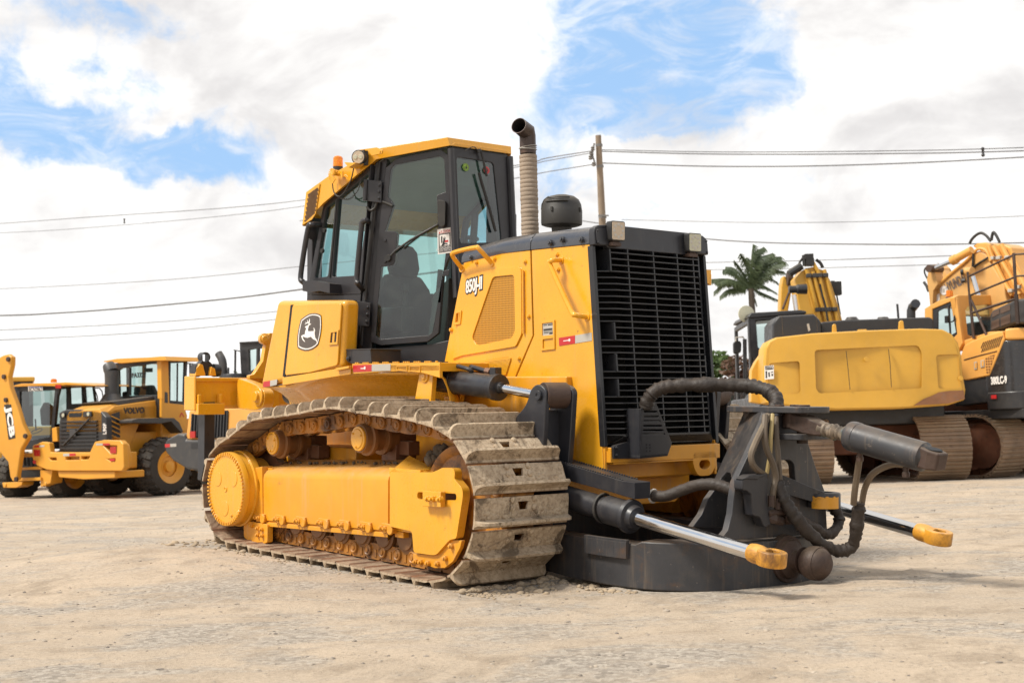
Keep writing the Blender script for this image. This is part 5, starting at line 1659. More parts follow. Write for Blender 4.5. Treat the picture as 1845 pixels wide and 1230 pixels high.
# ------------------------------------------------------------------ machines parked behind
def zc_(ox, oy, k): return lambda pts: [(ox + a / k, oy + c / k) for a, c in pts]
def wheel(parent, c, ax, R, w, rim_mat, name='wheel', lugs=22, rim=.58):
    b = NB(); ax = V(ax).normalized(); c = V(c)
    lathe(b, c - ax * w / 2, ax, [(0, R * rim), (.02 * w, R * .86), (.10 * w, R * .93), (.2 * w, R * .955), (.8 * w, R * .955), (.9 * w, R * .93), (.98 * w, R * .86), (w, R * rim), (.8 * w, R * rim * .95), (.2 * w, R * rim * .95)], 40, cap=False)
    u, v = frame_of(ax)
    for k in range(lugs):
        for s in (-1, 1):
            a = 2 * math.pi * (k + (.5 if s > 0 else 0)) / lugs; a2 = a + s * .09
            e = u * math.cos(a) + v * math.sin(a); e2 = u * math.cos(a2) + v * math.sin(a2)
            p = c + e * R * .965; q = c + e2 * R * .965 + ax * s * w * .30
            q2 = c + e2 * R * .90 + ax * s * w * .49
            bar(b, p, q, R * .11, R * .08, up=e); bar(b, q, q2, R * .11, R * .07, up=e)
    t = obj(name, b, M['tyre'], parent, bev=.004)
    b = NB()
    lathe(b, c - ax * w * .28, ax, [(0, R * .1), (0, R * rim * .8), (.18 * w, R * rim * .85), (.5 * w, R * rim * .62), (.62 * w, R * rim * .60), (.72 * w, R * rim * .92), (.78 * w, R * rim * 1.0)], 32, cap=False)
    lathe(b, c + ax * w * .20, ax, [(0, R * rim * .62), (.03, R * rim * .60), (.035, R * .20), (.10, R * .18), (.11, R * .05)], 24)
    obj('rim', b, rim_mat, t, bev=.003)
    return t
M['tyre'] = surf('dusty_tyre', (.040, .034, .028), .85, dust=.4, var=.25, bump=.2, bscale=30, dust_col=(.19, .145, .10))
M['volvo_y'] = surf('loader_yellow', (.66, .30, .028), .4, dust=.25, var=.06)
M['orange_y'] = surf('orange_yellow_paint', (.70, .33, .07), .42, dust=.3, var=.08, streak=.15)
M['cat_y'] = surf('mustard_paint', (.62, .335, .040), .42, dust=.25, var=.06, streak=.06)
M['hy_y'] = surf('pale_orange_paint', (.71, .345, .075), .42, dust=.35, var=.07, streak=.12)
M['hy_boom'] = surf('faded_boom_paint', (.62, .34, .105), .5, dust=.35, var=.1, streak=.2)
M['dark_m'] = surf('dark_machine_paint', (.023, .0225, .024), .42, dust=.15, var=.1)
M['darkgrey_m'] = surf('dark_grey_casting', (.045, .043, .043), .48, dust=.25, var=.12)
M['redlamp'] = surf('red_lamp', (.42, .02, .015), .25, dust=.1, bump=0)

def panel(name, mat, parent, pts, off, holes=(), bev=.008, rnd=0, seg=2):
    b = NB(); P = rounded(pts, rnd, 3) if rnd else pts
    plate(b, P, off, holes)
    return obj(name, b, mat, parent, bev=bev, seg=seg)
def pane(name, pts, parent, mat=None):
    b = NB(); b.faces.new([b.verts.new(V(p)) for p in pts])
    return obj(name, b, mat or M['glass_bg'], parent, bev=0)
def strip_text(name, s, mat, parent, p0, p1, up, size, **kw):
    c = (V(p0) + V(p1)) / 2
    return text_mesh(name, s, size, mat, parent, c, V(p1) - V(p0), up, width=(V(p1) - V(p0)).length, **kw)

# ---------- wheel loader with the dark slatted grille
B = Frame((0, 0, 0), yaw=rad(-36)).anchor(ground_at(289, 893), (0, 1.05, 0))
LB = thing('wheel_loader', 'yellow wheel loader seen from behind, dark slatted grille and broad rear bumper', 'wheel loader', B)
z5 = zc_(0, 600, 3.967); zj = zc_(0, 620, 4.24)
BF = lambda x, pts: [B.F(a, c, x) for a, c in z5(pts)]
BS = lambda y, pts: [B.S(a, c, y) for a, c in z5(pts)]
wc = BS(1.05, [(1222, 955)])[0]
wheel(LB, (wc.x, .84, .56), (0, 1, 0), .575, .44, M['volvo_y'])
wheel(LB, (wc.x, -.84, .56), (0, -1, 0), .575, .44, M['volvo_y'])
wheel(LB, (wc.x - 2.4, .84, .56), (0, 1, 0), .575, .44, M['volvo_y'])
wheel(LB, (wc.x - 2.4, -.84, .56), (0, -1, 0), .575, .44, M['volvo_y'])
XB = 1.10
b = NB()          # bumper / counterweight
o = BF(XB, [(232, 800), (300, 775), (350, 782), (360, 850), (640, 850), (675, 775), (740, 762), (860, 765), (880, 790), (886, 960), (870, 985), (640, 985), (420, 985), (330, 975), (260, 945), (232, 900)])
hl1 = BF(XB, [(350, 890), (400, 890), (405, 908), (360, 908)]); hl2 = BF(XB, [(468, 884), (566, 882), (566, 904), (468, 906)]); hl3 = BF(XB, [(580, 882), (640, 880), (630, 900), (580, 902)])
hl4 = BF(XB, [(735, 800), (835, 805), (832, 860), (790, 860)]); hl5 = BF(XB, [(765, 900), (822, 895), (822, 912), (790, 914)])
plate(b, o, V((-.12, 0, 0)), [hl1, hl2, hl3, hl4, hl5])
plate(b, BF(XB - .12, [(236, 800), (300, 778), (350, 785), (362, 852), (640, 852), (677, 778), (740, 765), (870, 768), (900, 800), (915, 900), (905, 960), (870, 985), (420, 985), (260, 945)]), V((-.10, 0, 0)))
plate(b, BF(XB - .22, [(260, 850), (830, 850), (830, 970), (300, 960)]), V((-.5, 0, 0)))
bump = obj('rear_bumper', b, M['volvo_y'], LB, bev=.03, seg=3)
b = NB()
plate(b, BF(XB - .05, [(410, 985), (820, 985), (820, 1035), (600, 1045), (420, 1030)]), V((-.7, 0, 0)))
obj('axle_guard', b, M['volvo_y'], LB, bev=.02)
for pts, mm in (([(244, 832), (288, 832), (288, 878), (246, 878)], 'redlamp'), ([(790, 812), (832, 812), (832, 858), (790, 858)], 'redlamp'), ([(238, 908), (258, 908), (258, 932), (238, 930)], 'red'), ([(786, 898), (822, 896), (822, 912), (790, 914)], 'red')):
    panel('tail_light', M[mm], bump, BF(XB + .001, pts), V((.012, 0, 0)), bev=.004)
for pts, mm in (([(246, 803), (280, 801), (280, 815), (246, 817)], 'red'), ([(281, 801), (318, 798), (318, 812), (281, 815)], 'silver'), ([(688, 787), (735, 787), (735, 801), (688, 801)], 'silver'), ([(737, 787), (785, 787), (785, 801), (737, 801)], 'red'), ([(452, 860), (496, 859), (496, 877), (452, 879)], 'silver'), ([(497, 859), (540, 857), (540, 875), (497, 877)], 'red')):
    panel('reflective_tape', M[mm], bump, BF(XB + .001, pts), V((.003, 0, 0)), bev=0)
XG = .92
b = NB()
plate(b, BF(XG, [(430, 560), (470, 545), (680, 545), (725, 560), (760, 600), (765, 850), (420, 850), (418, 700)]), V((-.14, 0, 0)), )
gr = obj('rear_grille', b, M['dark_m'], LB, bev=.03, seg=3)
b = NB()
for i in range(8):
    y0 = 628 + i * 27
    pts = BF(XG + .04, [(424, y0), (688, y0 - 3), (688, y0 + 8), (424, y0 + 11)])
    plate(b, pts, V((-.05, 0, 0)))
obj('grille_slat', b, M['dark_m'], gr, bev=.003)
b = NB()
pl_ = BF(XG + .06, [(452, 800), (640, 610)]); bar(b, pl_[0], pl_[1], .02, .04, up=(1, 0, 0))
c4 = BF(XG + .055, [(500, 690), (542, 688), (542, 735), (500, 737)]); plate(b, c4, V((.012, 0, 0)))
obj('grille_badge', b, M['darkgrey_m'], gr, bev=.004)
for pts, nm, mm in (([(432, 568), (470, 566), (470, 604), (434, 606)], 'lamp_housing', 'dark_m'), ([(604, 560), (660, 558), (660, 596), (600, 598)], 'lamp_housing', 'dark_m')):
    lh = panel(nm, M[mm], gr, BF(XG + .01, pts), V((.03, 0, 0)), bev=.008)
    cx = sum(p[0] for p in pts) / 4; cy = sum(p[1] for p in pts) / 4
    b = NB(); lathe(b, BF(XG + .041, [(cx, cy)])[0], (1, 0, 0), [(0, .04), (.01, .036)], 16); obj('lens', b, M['lamp2'], lh, bev=0)
panel('grille_slot', M['darkhole'], gr, BF(XG + .002, [(495, 572), (590, 568), (580, 598), (492, 600)]), V((.004, 0, 0)), bev=0, rnd=.03)
strip_text('model_number', 'L90F', M['white'], gr, BF(XG + .003, [(750, 722)])[0], BF(XG + .003, [(750, 645)])[0], (0, -1, 0), .13, bold=.003)
# engine cover
HYb = .50
b = NB()
top = BF(XG, [(436, 552), (470, 520), (540, 505), (700, 495), (800, 500)])
loft(b, [[V((x, y, z)) for y, z in ((-.62, zz - .42), (-.60, zz - .10), (-.5, zz), (.42, zz), (HYb, zz - .10), (HYb, zz - .46))] for x, zz in ((XG + .0, 1.70), (.6, 1.80), (.0, 1.86), (-.45, 1.88))])
plate(b, BS(HYb, [(765, 560), (820, 520), (1115, 478), (1115, 600), (950, 620), (935, 640), (1000, 640), (940, 790), (880, 980), (870, 800), (850, 760), (770, 750)]), V((0, -.9, 0)))
ec = obj('engine_cover', b, M['volvo_y'], LB, bev=.02, seg=3)
b = NB(); plate(b, BS(HYb + .001, [(792, 580), (855, 560), (858, 745), (792, 745)]), V((0, .004, 0)))
vt = obj('side_vent', b, M['dark_m'], ec, bev=0)
b = NB()
for i in range(5):
    q = BS(HYb + .01, [(790, 590 + i * 34), (858, 622 + i * 34)]); bar(b, q[0], q[1], .03, .02)
obj('vent_bar', b, M['volvo_y'], vt, bev=.003)
strip_text('maker_lettering', 'VOLVO', M['blackp'], ec, BS(HYb + .003, [(884, 557)])[0], BS(HYb + .003, [(1033, 551)])[0], (0, 0, 1), .155, bold=.006)
b = NB()
plate(b, BS(.45, [(790, 490), (1100, 450), (1116, 470), (850, 515)]), V((0, -1.0, 0)))
plate(b, BS(HYb + .001, [(1114, 450), (1152, 445), (1155, 600), (1116, 603)]), V((0, -.9, 0)))
obj('cover_top', b, M['darkgrey_m'], LB, bev=.01)
b = NB(); q = BS(.1, [(800, 470), (800, 330), (795, 270), (785, 235)])
q = BF(.1, [(800, 478), (800, 330), (797, 270), (775, 228)])
tube(b, [q[0], q[1], q[2]], .14, 16); tube(b, [q[2] - V((0, 0, .02)), q[2] + (q[3] - q[2]) * .5, q[3]], .13, 16, rf=lambda t, i: (.14, .14, .12)[i])
lathe(b, q[0] - V((0, 0, .02)), (0, 0, 1), [(0, .24), (.14, .15)], 16)
st = obj('exhaust_stack', b, M['darkgrey_m'], LB, bev=0)
b = NB(); d_ = (q[3] - q[2]).normalized(); lathe(b, q[3] + d_ * .002, d_, [(0, .1), (.003, .1)], 16); obj('exhaust_bore', b, M['darkhole'], st, bev=0)
# cab
XC = B.S(*z5([(1150, 180)])[0], .68).x; YC = .68
b = NB()
plate(b, BS(YC, [(1150, 180), (1205, 195), (1212, 500), (1315, 510), (1340, 590), (1325, 700), (1250, 690), (1155, 600), (1155, 500)]), V((0, -.07, 0)))
plate(b, BF(XC, [(1150, 180), (1158, 470), (1125, 470), (1120, 190)]), V((-.06, 0, 0)))
lf = BF(XC, [(770, 205), (835, 205), (850, 450), (800, 470)])
cabb = obj('cab', b, M['volvo_y'], LB, bev=.012)
b = NB()
wn = BF(XC - .02, [(845, 265), (870, 250), (1110, 215), (1145, 210), (1145, 440), (850, 450)])
ofr = BF(XC - .02, [(822, 215), (870, 210), (1152, 195), (1152, 600), (1090, 600), (830, 470)])
plate(b, ofr, V((-.06, 0, 0)), [wn])
sw = BS(YC - .02, [(1222, 215), (1320, 210), (1312, 488), (1220, 480)])
plate(b, BS(YC - .02, [(1205, 200), (1342, 195), (1325, 520), (1210, 505)]), V((0, -.05, 0)), [sw])
mrr = [V((p.x, -p.y, p.z)) for p in sw]
plate(b, [V((p.x, -p.y, p.z)) for p in BS(YC - .02, [(1205, 200), (1342, 195), (1325, 520), (1210, 505)])], V((0, .05, 0)), [mrr])
fr_ = obj('window_frame', b, M['dark_m'], cabb, bev=.008)
pane('rear_window', [p + V((-.03, 0, 0)) for p in wn], cabb); pane('side_window', [p + V((0, -.02, 0)) for p in sw], cabb); pane('side_window', [p + V((0, .02, 0)) for p in mrr], cabb)
b = NB(); q = BS(YC, [(1268, 215), (1266, 485)]); bar(b, q[0], q[1], .02, .03)
q = BF(XC, [(930, 245), (930, 445)]); bar(b, q[0], q[1], .05, .03, (0, 1, 0))
obj('window_bar', b, M['dark_m'], cabb, bev=0)
strip_text('fleet_number', 'PA332', M['blackp'], cabb, BF(XC + .004, [(942, 305)])[0], BF(XC + .004, [(1026, 298)])[0], (0, 0, 1), .13, bold=.004)
b = NB()
zr = B.F(*z5([(1000, 172)])[0], XC).z
plate(b, [V((p.x, p.y, p.z)) for p in BF(XC + .12, [(738, 200), (835, 182), (1075, 172), (1175, 165), (1190, 195), (1080, 198), (870, 215), (740, 205)])], V((-.9, 0, 0)))
plate(b, BS(YC + .06, [(1150, 165), (1400, 183), (1400, 193), (1330, 200), (1200, 196), (1150, 190)]), V((0, -1.3, 0)))
obj('cab_roof', b, M['volvo_y'], cabb, bev=.02)
b = NB()
q = BF(XC - .35, [(900, 440), (900, 400)])
box(b, XC - .55, XC - .3, -.35, .35, 1.5, 1.75)
s1 = BF(XC - .5, [(955, 380), (1075, 370), (1110, 440), (950, 445)]); plate(b, s1, V((-.12, 0, 0)))
s2 = BF(XC - .2, [(868, 420), (905, 412), (915, 440), (870, 465)]); plate(b, s2, V((-.1, 0, 0)))
obj('operator_seat', b, M['seat'], cabb, bev=.03)
b = NB(); plate(b, BF(XC - .3, [(1022, 252), (1088, 248), (1088, 278), (1022, 280)]), V((-.02, 0, 0))); obj('inner_mirror', b, M['dark_m'], cabb, bev=.01)
b = NB(); tube(b, BS(YC + .2, [(1335, 215), (1412, 222)]), .012, 6); tube(b, BS(YC + .22, [(1358, 220), (1360, 330)]), .02, 6); obj('mirror_arm', b, M['dark_m'], cabb, bev=0)
b = NB()
q = BS(YC + .003, [(1285, 600), (1298, 568), (1316, 598), (1305, 605)]); 
bar(b, q[0], q[1], .02, .004, (0, 1, 0)); bar(b, q[1], q[2], .02, .004, (0, 1, 0))
obj('red_mark', b, M['red'], cabb, bev=0)
b = NB(); plate(b, BS(YC + .001, [(1178, 418), (1198, 425), (1200, 500), (1176, 495)]), V((0, .003, 0))); obj('cab_vent', b, M['darkgrey_m'], cabb, bev=0)
# fender + body
b = NB()
fo = BS(.95, [(945, 620), (990, 608), (1245, 605), (1285, 640), (1310, 700), (1300, 715), (1240, 650), (1225, 630), (1150, 645), (945, 640)])
plate(b, fo, V((0, -.42, 0))); plate(b, [V((p.x, -p.y, p.z)) for p in fo], V((0, .42, 0)))
obj('fender', b, M['darkgrey_m'], LB, bev=.01)
b = NB()
box(b, -3.2, .6, -.5, .48, .45, 1.25); box(b, -1.6, -.4, -.62, .62, .8, 1.5)
plate(b, BS(.62, [(830, 990), (925, 1000), (920, 1020), (820, 1015)]), V((0, -.3, 0)))
obj('chassis', b, M['volvo_y'], LB, bev=.03)

# ---------- backhoe loader at the far left
J = Frame((0, 0, 0), yaw=rad(-30)).anchor(ground_at(35, 896), (0, -.48, 0))
LJ = thing('backhoe_loader', 'yellow backhoe loader with folded digging arm and a rear number plate, at far left', 'backhoe loader', J)
JF = lambda x, pts: [J.F(a, c, x) for a, c in zj(pts)]
JS = lambda y, pts: [J.S(a, c, y) for a, c in zj(pts)]
b = NB()
pts = JF(0, [(100, 330), (430, 335), (400, 740), (200, 780), (180, 560)])
wn = JF(0, [(150, 360), (418, 350), (382, 705), (215, 735), (150, 560)])
plate(b, JF(0, [(90, 325), (460, 320), (440, 400), (400, 800), (180, 800), (120, 520)]), V((-.06, 0, 0)), [wn])
ys = JF(0, [(440, 400)])[0].y
sp_ = JS(ys, [(450, 325), (725, 318), (745, 430), (640, 640), (400, 800)])
w1 = JS(ys, [(445, 345), (520, 340), (520, 600), (420, 610)]); w2 = JS(ys, [(545, 335), (635, 330), (640, 450), (550, 455)]); w3 = JS(ys, [(660, 330), (718, 328), (732, 435), (668, 442)])
plate(b, JS(ys, [(440, 325), (725, 318), (745, 440), (760, 640), (400, 800)]), V((0, -.06, 0)), [w1, w2, w3])
cj = obj('cab', b, M['dark_m'], LJ, bev=.01)
pane('rear_window', [p - V((.03, 0, 0)) for p in wn], cj, M['glass_dark'])
for w_ in (w1, w2, w3): pane('side_window', [p - V((0, .03, 0)) for p in w_], cj, M['glass_dark'] if w_ is w1 else None)
for p3 in (w2, w3): pane('side_window', [V((p.x, p.y - 1.25, p.z)) for p in p3], cj)
b = NB()
plate(b, JF(.06, [(92, 318), (160, 300), (400, 296), (500, 290), (735, 312), (735, 318), (500, 310), (440, 322), (330, 318), (95, 325)]), V((-1.2, 0, 0)))
obj('cab_roof', b, M['volvo_y'], cj, bev=.02)
b = NB(); lathe(b, JF(-.3, [(411, 292)])[0], (0, 0, 1), [(0, .065), (.06, .06), (.075, .04)], 16); obj('beacon_lens', b, M['amber'], cj, bev=0)
pl_ = panel('number_plate', M['white'], cj, JF(.09, [(216, 322), (327, 325), (327, 357), (218, 360)]), V((.006, 0, 0)), bev=.002)
q = JF(.0965, [(222, 347), (322, 344)]); strip_text('plate_number', 'BCN2B62', M['blackp'], pl_, q[0], q[1], (0, 0, 1), .11)
b = NB(); plate(b, JF(.0962, [(219, 324), (325, 326), (325, 332), (219, 330)]), V((.001, 0, 0))); obj('plate_band', b, surf('plate_blue', (.03, .05, .25), .5, dust=0, bump=0), pl_, bev=0)
for pts in ([(425, 308), (470, 308), (470, 338), (428, 338)], [(92, 330), (112, 328), (114, 350), (94, 352)]): panel('tail_light', M['redlamp'], cj, JF(.07, pts), V((.02, 0, 0)), bev=.01)
b = NB(); tube(b, JS(ys + .2, [(720, 335), (760, 335), (780, 360), (790, 430)]), .012, 6); tube(b, JS(ys + .2, [(722, 340), (745, 400), (748, 435)]), .01, 6); tube(b, JS(ys + .01, [(640, 335), (632, 380), (660, 440)]), .018, 6)
obj('mirror_arm', b, M['dark_m'], cj, bev=0)
b = NB(); q = JF(-.7, [(300, 480)])[0]
plate(b, JF(-.6, [(300, 500), (330, 440), (370, 470), (380, 620), (310, 620)]), V((-.15, 0, 0))); plate(b, JF(-.3, [(200, 700), (400, 690), (400, 800), (190, 800)]), V((-.8, 0, 0)))
obj('operator_seat', b, M['seat'], cj, bev=.03)
b = NB(); lathe(b, JF(-.2, [(283, 665)])[0], (.5, 0, 1), [(0, .12), (.02, .12)], 16, cap=False); tube(b, JF(-.1, [(270, 570), (275, 660)]), .015, 6); obj('control_levers', b, M['dark_m'], cj, bev=0)
strip_text('window_lettering', 'RANAC LOCAÇÕES', M['white'], cj, JF(.004, [(190, 410)])[0], JF(.004, [(365, 396)])[0], (0, 0, 1), .06) if False else None
# digging arm, folded upright behind the cab
XJ = .75
b = NB()
arm = JF(XJ, [(-60, 130), (20, 85), (60, 75), (88, 95), (85, 160), (65, 250), (75, 330), (130, 480), (165, 600), (210, 690), (210, 715), (160, 800), (130, 1000), (130, 1030), (95, 1050), (75, 1010), (60, 900), (0, 830), (-60, 800)])
plate(b, arm, V((-.12, 0, 0)))
bm_ = obj('backhoe_boom', b, M['volvo_y'], LJ, bev=.03)
lb_ = panel('boom_decal', M['blackp'], bm_, JF(XJ + .001, [(32, 462), (85, 458), (118, 715), (66, 728)]), V((.004, 0, 0)), bev=0)
q = JF(XJ + .006, [(62, 475), (95, 715)]); strip_text('maker_lettering', 'JCB', M['white'], lb_, q[0], q[1], V(JF(XJ, [(85, 590)])[0]) - V(JF(XJ, [(50, 600)])[0]), .21, bold=.010)
b = NB()
for px, py in ((68, 115), (35, 248), (50, 425), (198, 700), (130, 1028)): lathe(b, JF(XJ, [(px, py)])[0], (1, 0, 0), [(0, .05), (.04, .045)], 14)
obj('arm_pin', b, M['rusty'], bm_, bev=.003)
b = NB(); q = JF(XJ - .1, [(62, 250), (90, 385)]); cyl(b, q[0], q[1], .05, n=12); obj('chrome_rod', b, M['chrome'], bm_, bev=0)
b = NB()
plate(b, JF(.45, [(150, 830), (320, 830), (320, 860), (150, 865)]), V((-.2, 0, 0))); plate(b, JF(.45, [(150, 940), (320, 930), (320, 955), (150, 960)]), V((-.2, 0, 0)))
plate(b, JF(.5, [(15, 1055), (170, 1050), (165, 1075), (120, 1095), (25, 1095)]), V((-.3, 0, 0))); plate(b, JF(.5, [(125, 1020), (310, 1015), (310, 1040), (130, 1045)]), V((-.2, 0, 0)))
plate(b, JF(.45, [(305, 960), (400, 960), (385, 1060), (310, 1090)]), V((-.3, 0, 0)))
plate(b, JF(.4, [(395, 640), (430, 630), (440, 740), (400, 745)]), V((-.15, 0, 0)))
for px, py in ((42, 1075), (350, 1065)): lathe(b, JF(.5, [(px, py)])[0], (1, 0, 0), [(0, .04), (.02, .035)], 12)
obj('rear_frame', b, M['volvo_y'], LJ, bev=.015)
b = NB(); box(b, -2.6, .3, -.35, 1.0 * .55, .35, .9)
for i in range(5): tube(b, JF(.44, [(160 + i * 28, 860), (165 + i * 28, 930)]), .03, 6)
obj('hydraulic_block', b, M['dark_m'], LJ, bev=.02)
wheel(LJ, (-.2, -.75, .45), (0, -1, 0), .50, .38, M['volvo_y']); wheel(LJ, (-.2, .72, .45), (0, 1, 0), .50, .38, M['volvo_y'])
wheel(LJ, (-2.2, -.7, .36), (0, -1, 0), .38, .3, M['volvo_y']); wheel(LJ, (-2.2, .7, .36), (0, 1, 0), .38, .3, M['volvo_y'])
b = NB(); box(b, -3.0, -1.2, -.4, .4, .6, 1.35); obj('engine_cover', b, M['volvo_y'], LJ, bev=.05, seg=3)
# roof of another machine peeping over it
jb = thing('excavator', 'yellow machine almost hidden behind the backhoe loader, only a strip of its roof showing', 'excavator', None, loc=at_depth(31, 700, 34))
jb.rotation_euler = (0, 0, rad(20))
b = NB(); box(b, -.4, .4, -.6, .6, 1.05 - .9, 1.15 - .95 + .06); obj('cab_roof', b, M['cat_y'], jb, bev=.03)
b = NB(); box(b, -.36, .36, -.55, .55, -.95, .15); obj('cab', b, M['dark_m'], jb, bev=.02)
b = NB(); box(b, -.7, 1.0, -1.2, 1.2, -1.5, -.95); box(b, -.8, -.35, -1.3, 1.3, -1.75, -1.35); box(b, .35, .8, -1.3, 1.3, -1.75, -1.35); obj('undercarriage', b, M['cat_y'], jb, bev=.05)

# ---------- grader-like loader between the dozer and the wheel loader: orange cover, black vertical grille
C_ = Frame((0, 0, 0), yaw=rad(-36)).anchor(ground_at(348, 897), (0, -.7, 0))
LC = thing('wheel_loader', 'wheel loader with charcoal rear counterweight and upright black grille bars, half hidden behind the bulldozer', 'wheel loader', C_)
z6 = zc_(280, 590, 3.969)
CF = lambda x, pts: [C_.F(a, c, x) for a, c in z6(pts)]
CS = lambda y, pts: [C_.S(a, c, y) for a, c in z6(pts)]
XK = .55
panel('counterweight', M['darkgrey_m'], LC, CF(XK, [(60, 830), (80, 795), (160, 755), (205, 760), (215, 800), (330, 800), (760, 790), (760, 1000), (330, 1030), (220, 1010), (120, 950), (70, 890)]), V((-.5, 0, 0)), bev=.05, seg=3)
cw = [o for o in LC.children if o.name.startswith('counterweight')][0]
for pts, mm in (([(68, 832), (104, 830), (104, 854), (70, 856)], 'red'), ([(106, 830), (150, 828), (150, 850), (106, 853)], 'silver')): panel('reflective_tape', M[mm], cw, CF(XK + .001, pts), V((.003, 0, 0)), bev=0)
b = NB(); plate(b, CF(XK + .001, [(255, 825), (328, 822), (328, 862), (258, 864)]), V((.004, 0, 0))); obj('recess', b, M['dark_m'], cw, bev=0)
ecov = panel('engine_cover', M['orange_y'], LC, CF(XK - .05, [(215, 800), (240, 590), (650, 570), (760, 570), (760, 800)]), V((-1.6, 0, 0)), bev=.03)
b = NB(); plate(b, CF(XK - .049, [(248, 760), (262, 620), (520, 590), (520, 790), (330, 795), (250, 780)]), V((.004, 0, 0))); gb_ = obj('grille', b, M['darkhole'], ecov, bev=0)
b = NB()
for i in range(13):
    q = CF(XK - .04, [(258 + i * 21, 780), (266 + i * 21, 615 - i * 1.5)]); bar(b, q[0], q[1], .035, .03, (0, 1, 0))
obj('grille_bar', b, M['dark_m'], gb_, bev=.003)
panel('tail_light', M['redlamp'], LC, CF(XK - .03, [(254, 742), (292, 740), (292, 788), (254, 790)]), V((.03, 0, 0)), bev=.006)
b = NB(); q = CF(-.6, [(487, 420), (485, 300), (478, 235), (452, 185)]); tube(b, spl(q, 5), .075, 14); stx = obj('exhaust_stack', b, M['darkgrey_m'], LC, bev=0)
b = NB(); d_ = (q[3] - q[2]).normalized(); lathe(b, q[3] + d_ * .002, d_, [(0, .062), (.003, .062)], 14); obj('exhaust_bore', b, M['darkhole'], stx, bev=0)
b = NB(); q = CF(-.6, [(522, 340), (522, 285)]); tube(b, q, .02, 6); lathe(b, CF(-.7, [(560, 350)])[0], (0, 0, 1), [(-.6, .2), (0, .22), (.05, .2)], 20); obj('air_intake', b, M['dark_m'], LC, bev=.004)
XQ = -.9
b = NB()
w1 = CF(XQ, [(665, 160), (720, 150), (718, 290), (668, 315)])
plate(b, CF(XQ, [(600, 105), (790, 95), (790, 600), (650, 600), (612, 350)]), V((-.06, 0, 0)), [w1, CF(XQ, [(735, 150), (780, 148), (780, 280), (735, 285)])])
plate(b, [V((p.x - 1.1, p.y, p.z)) for p in CF(XQ, [(600, 105), (640, 103), (640, 350), (612, 350)])], V((-.05, 0, 0)))
plate(b, CF(XQ + .05, [(596, 103), (760, 93), (800, 93), (800, 108), (598, 114)]), V((-1.3, 0, 0)))
cb_ = obj('cab', b, M['dark_m'], LC, bev=.012)
pane('rear_window', [p - V((.02, 0, 0)) for p in w1], cb_)
yq = CF(XQ, [(606, 200)])[0].y
b = NB(); tube(b, CF(XQ + .1, [(572, 160), (570, 330)]), .02, 6); tube(b, CF(XQ + .1, [(562, 160), (610, 170)]), .012, 6); obj('grab_rail', b, M['dark_m'], cb_, bev=0)
yk = CF(XK, [(200, 900)])[0].y + .35
wheel(LC, (-.15, yk, .56), (0, -1, 0), .56, .46, M['volvo_y'], lugs=20); wheel(LC, (-.15, yk + 1.75, .56), (0, 1, 0), .56, .46, M['volvo_y'], lugs=20)
wheel(LC, (-2.6, yk, .56), (0, -1, 0), .56, .46, M['volvo_y'], lugs=20); wheel(LC, (-2.6, yk + 1.75, .56), (0, 1, 0), .56, .46, M['volvo_y'], lugs=20)
b = NB(); box(b, -3.2, .3, yk + .3, yk + 1.4, .45, 1.1); obj('chassis', b, M['orange_y'], LC, bev=.03)
# ---------- excavators
def crawler(parent, c, L, H, W, name='crawler_track', shade='shoe'):
    """c: ground centre of one crawler; runs along x"""
    c = V(c); R = H / 2; n = 40
    b = NB(); path = []
    for a in range(-90, 91, 15): path.append(V((L / 2 - R + R * math.cos(rad(a)), 0, R + R * math.sin(rad(a)))))
    for k in range(1, 8): path.append(V((L / 2 - R - (L - 2 * R) * k / 8, 0, H - .03 * math.sin(math.pi * k / 8))))
    for a in range(90, 271, 15): path.append(V((-L / 2 + R + R * math.cos(rad(a)), 0, R + R * math.sin(rad(a)))))
    for k in range(1, 8): path.append(V((-L / 2 + R + (L - 2 * R) * k / 8, 0, 0)))
    tot = sum((path[i] - path[i - 1]).length for i in range(len(path))); N = int(tot / .165); st = tot / N
    acc = 0; nx = 0; P = []
    for i in range(len(path)):
        a = path[i]; e = path[(i + 1) % len(path)]; l = (e - a).length
        while nx <= acc + l and len(P) < N: P.append(a + (e - a) * ((nx - acc) / l)); nx += st
        acc += l
    links = NB()
    for i in range(N):
        p = P[i]; q = P[(i + 1) % N]; t = (q - p).normalized(); nrm = V((t.z, 0, -t.x)); m = (p + q) / 2 + c
        ey = V((0, W / 2, 0))
        obox(b, m - nrm * .03, t * st * .49, ey, nrm * .012)
        for g_ in (-.42, 0, .42): obox(b, m - nrm * .008, t * .012 + t * 0, ey * .99, nrm * .018) if g_ == 0 else obox(b, m + t * st * g_ - nrm * .008, t * .010, ey * .99, nrm * .018)
        for s in (-1, 1): obox(links, m - nrm * .09 + V((0, s * .09, 0)), t * st * .47, V((0, .025, 0)), nrm * .05)
    tr = obj(name, b, M['exc_shoe'], parent, bev=0)
    obj('chain', links, M['rust'], tr, bev=0)
    b = NB()
    box(b, c.x - L / 2 + R * .9, c.x + L / 2 - R * .9, c.y - W * .28, c.y + W * .28, .30, H - .30)
    for s in (-1, 1):
        for xx in (-L / 2 + R, L / 2 - R): lathe(b, V((c.x + xx, c.y + s * W * .3, R)), (0, s, 0), [(-W * .25, R * .70), (0, R * .72), (.02, R * .5), (.06, R * .3)], 24)
    for k in range(7): lathe(b, V((c.x - L / 2 + R + (L - 2 * R) * (k + .5) / 7, c.y, .24)), (0, 1, 0), [(-W * .3, .11), (W * .3, .11)], 14)
    obj('track_frame', b, M['rust_red'], tr, bev=.01)
    return tr
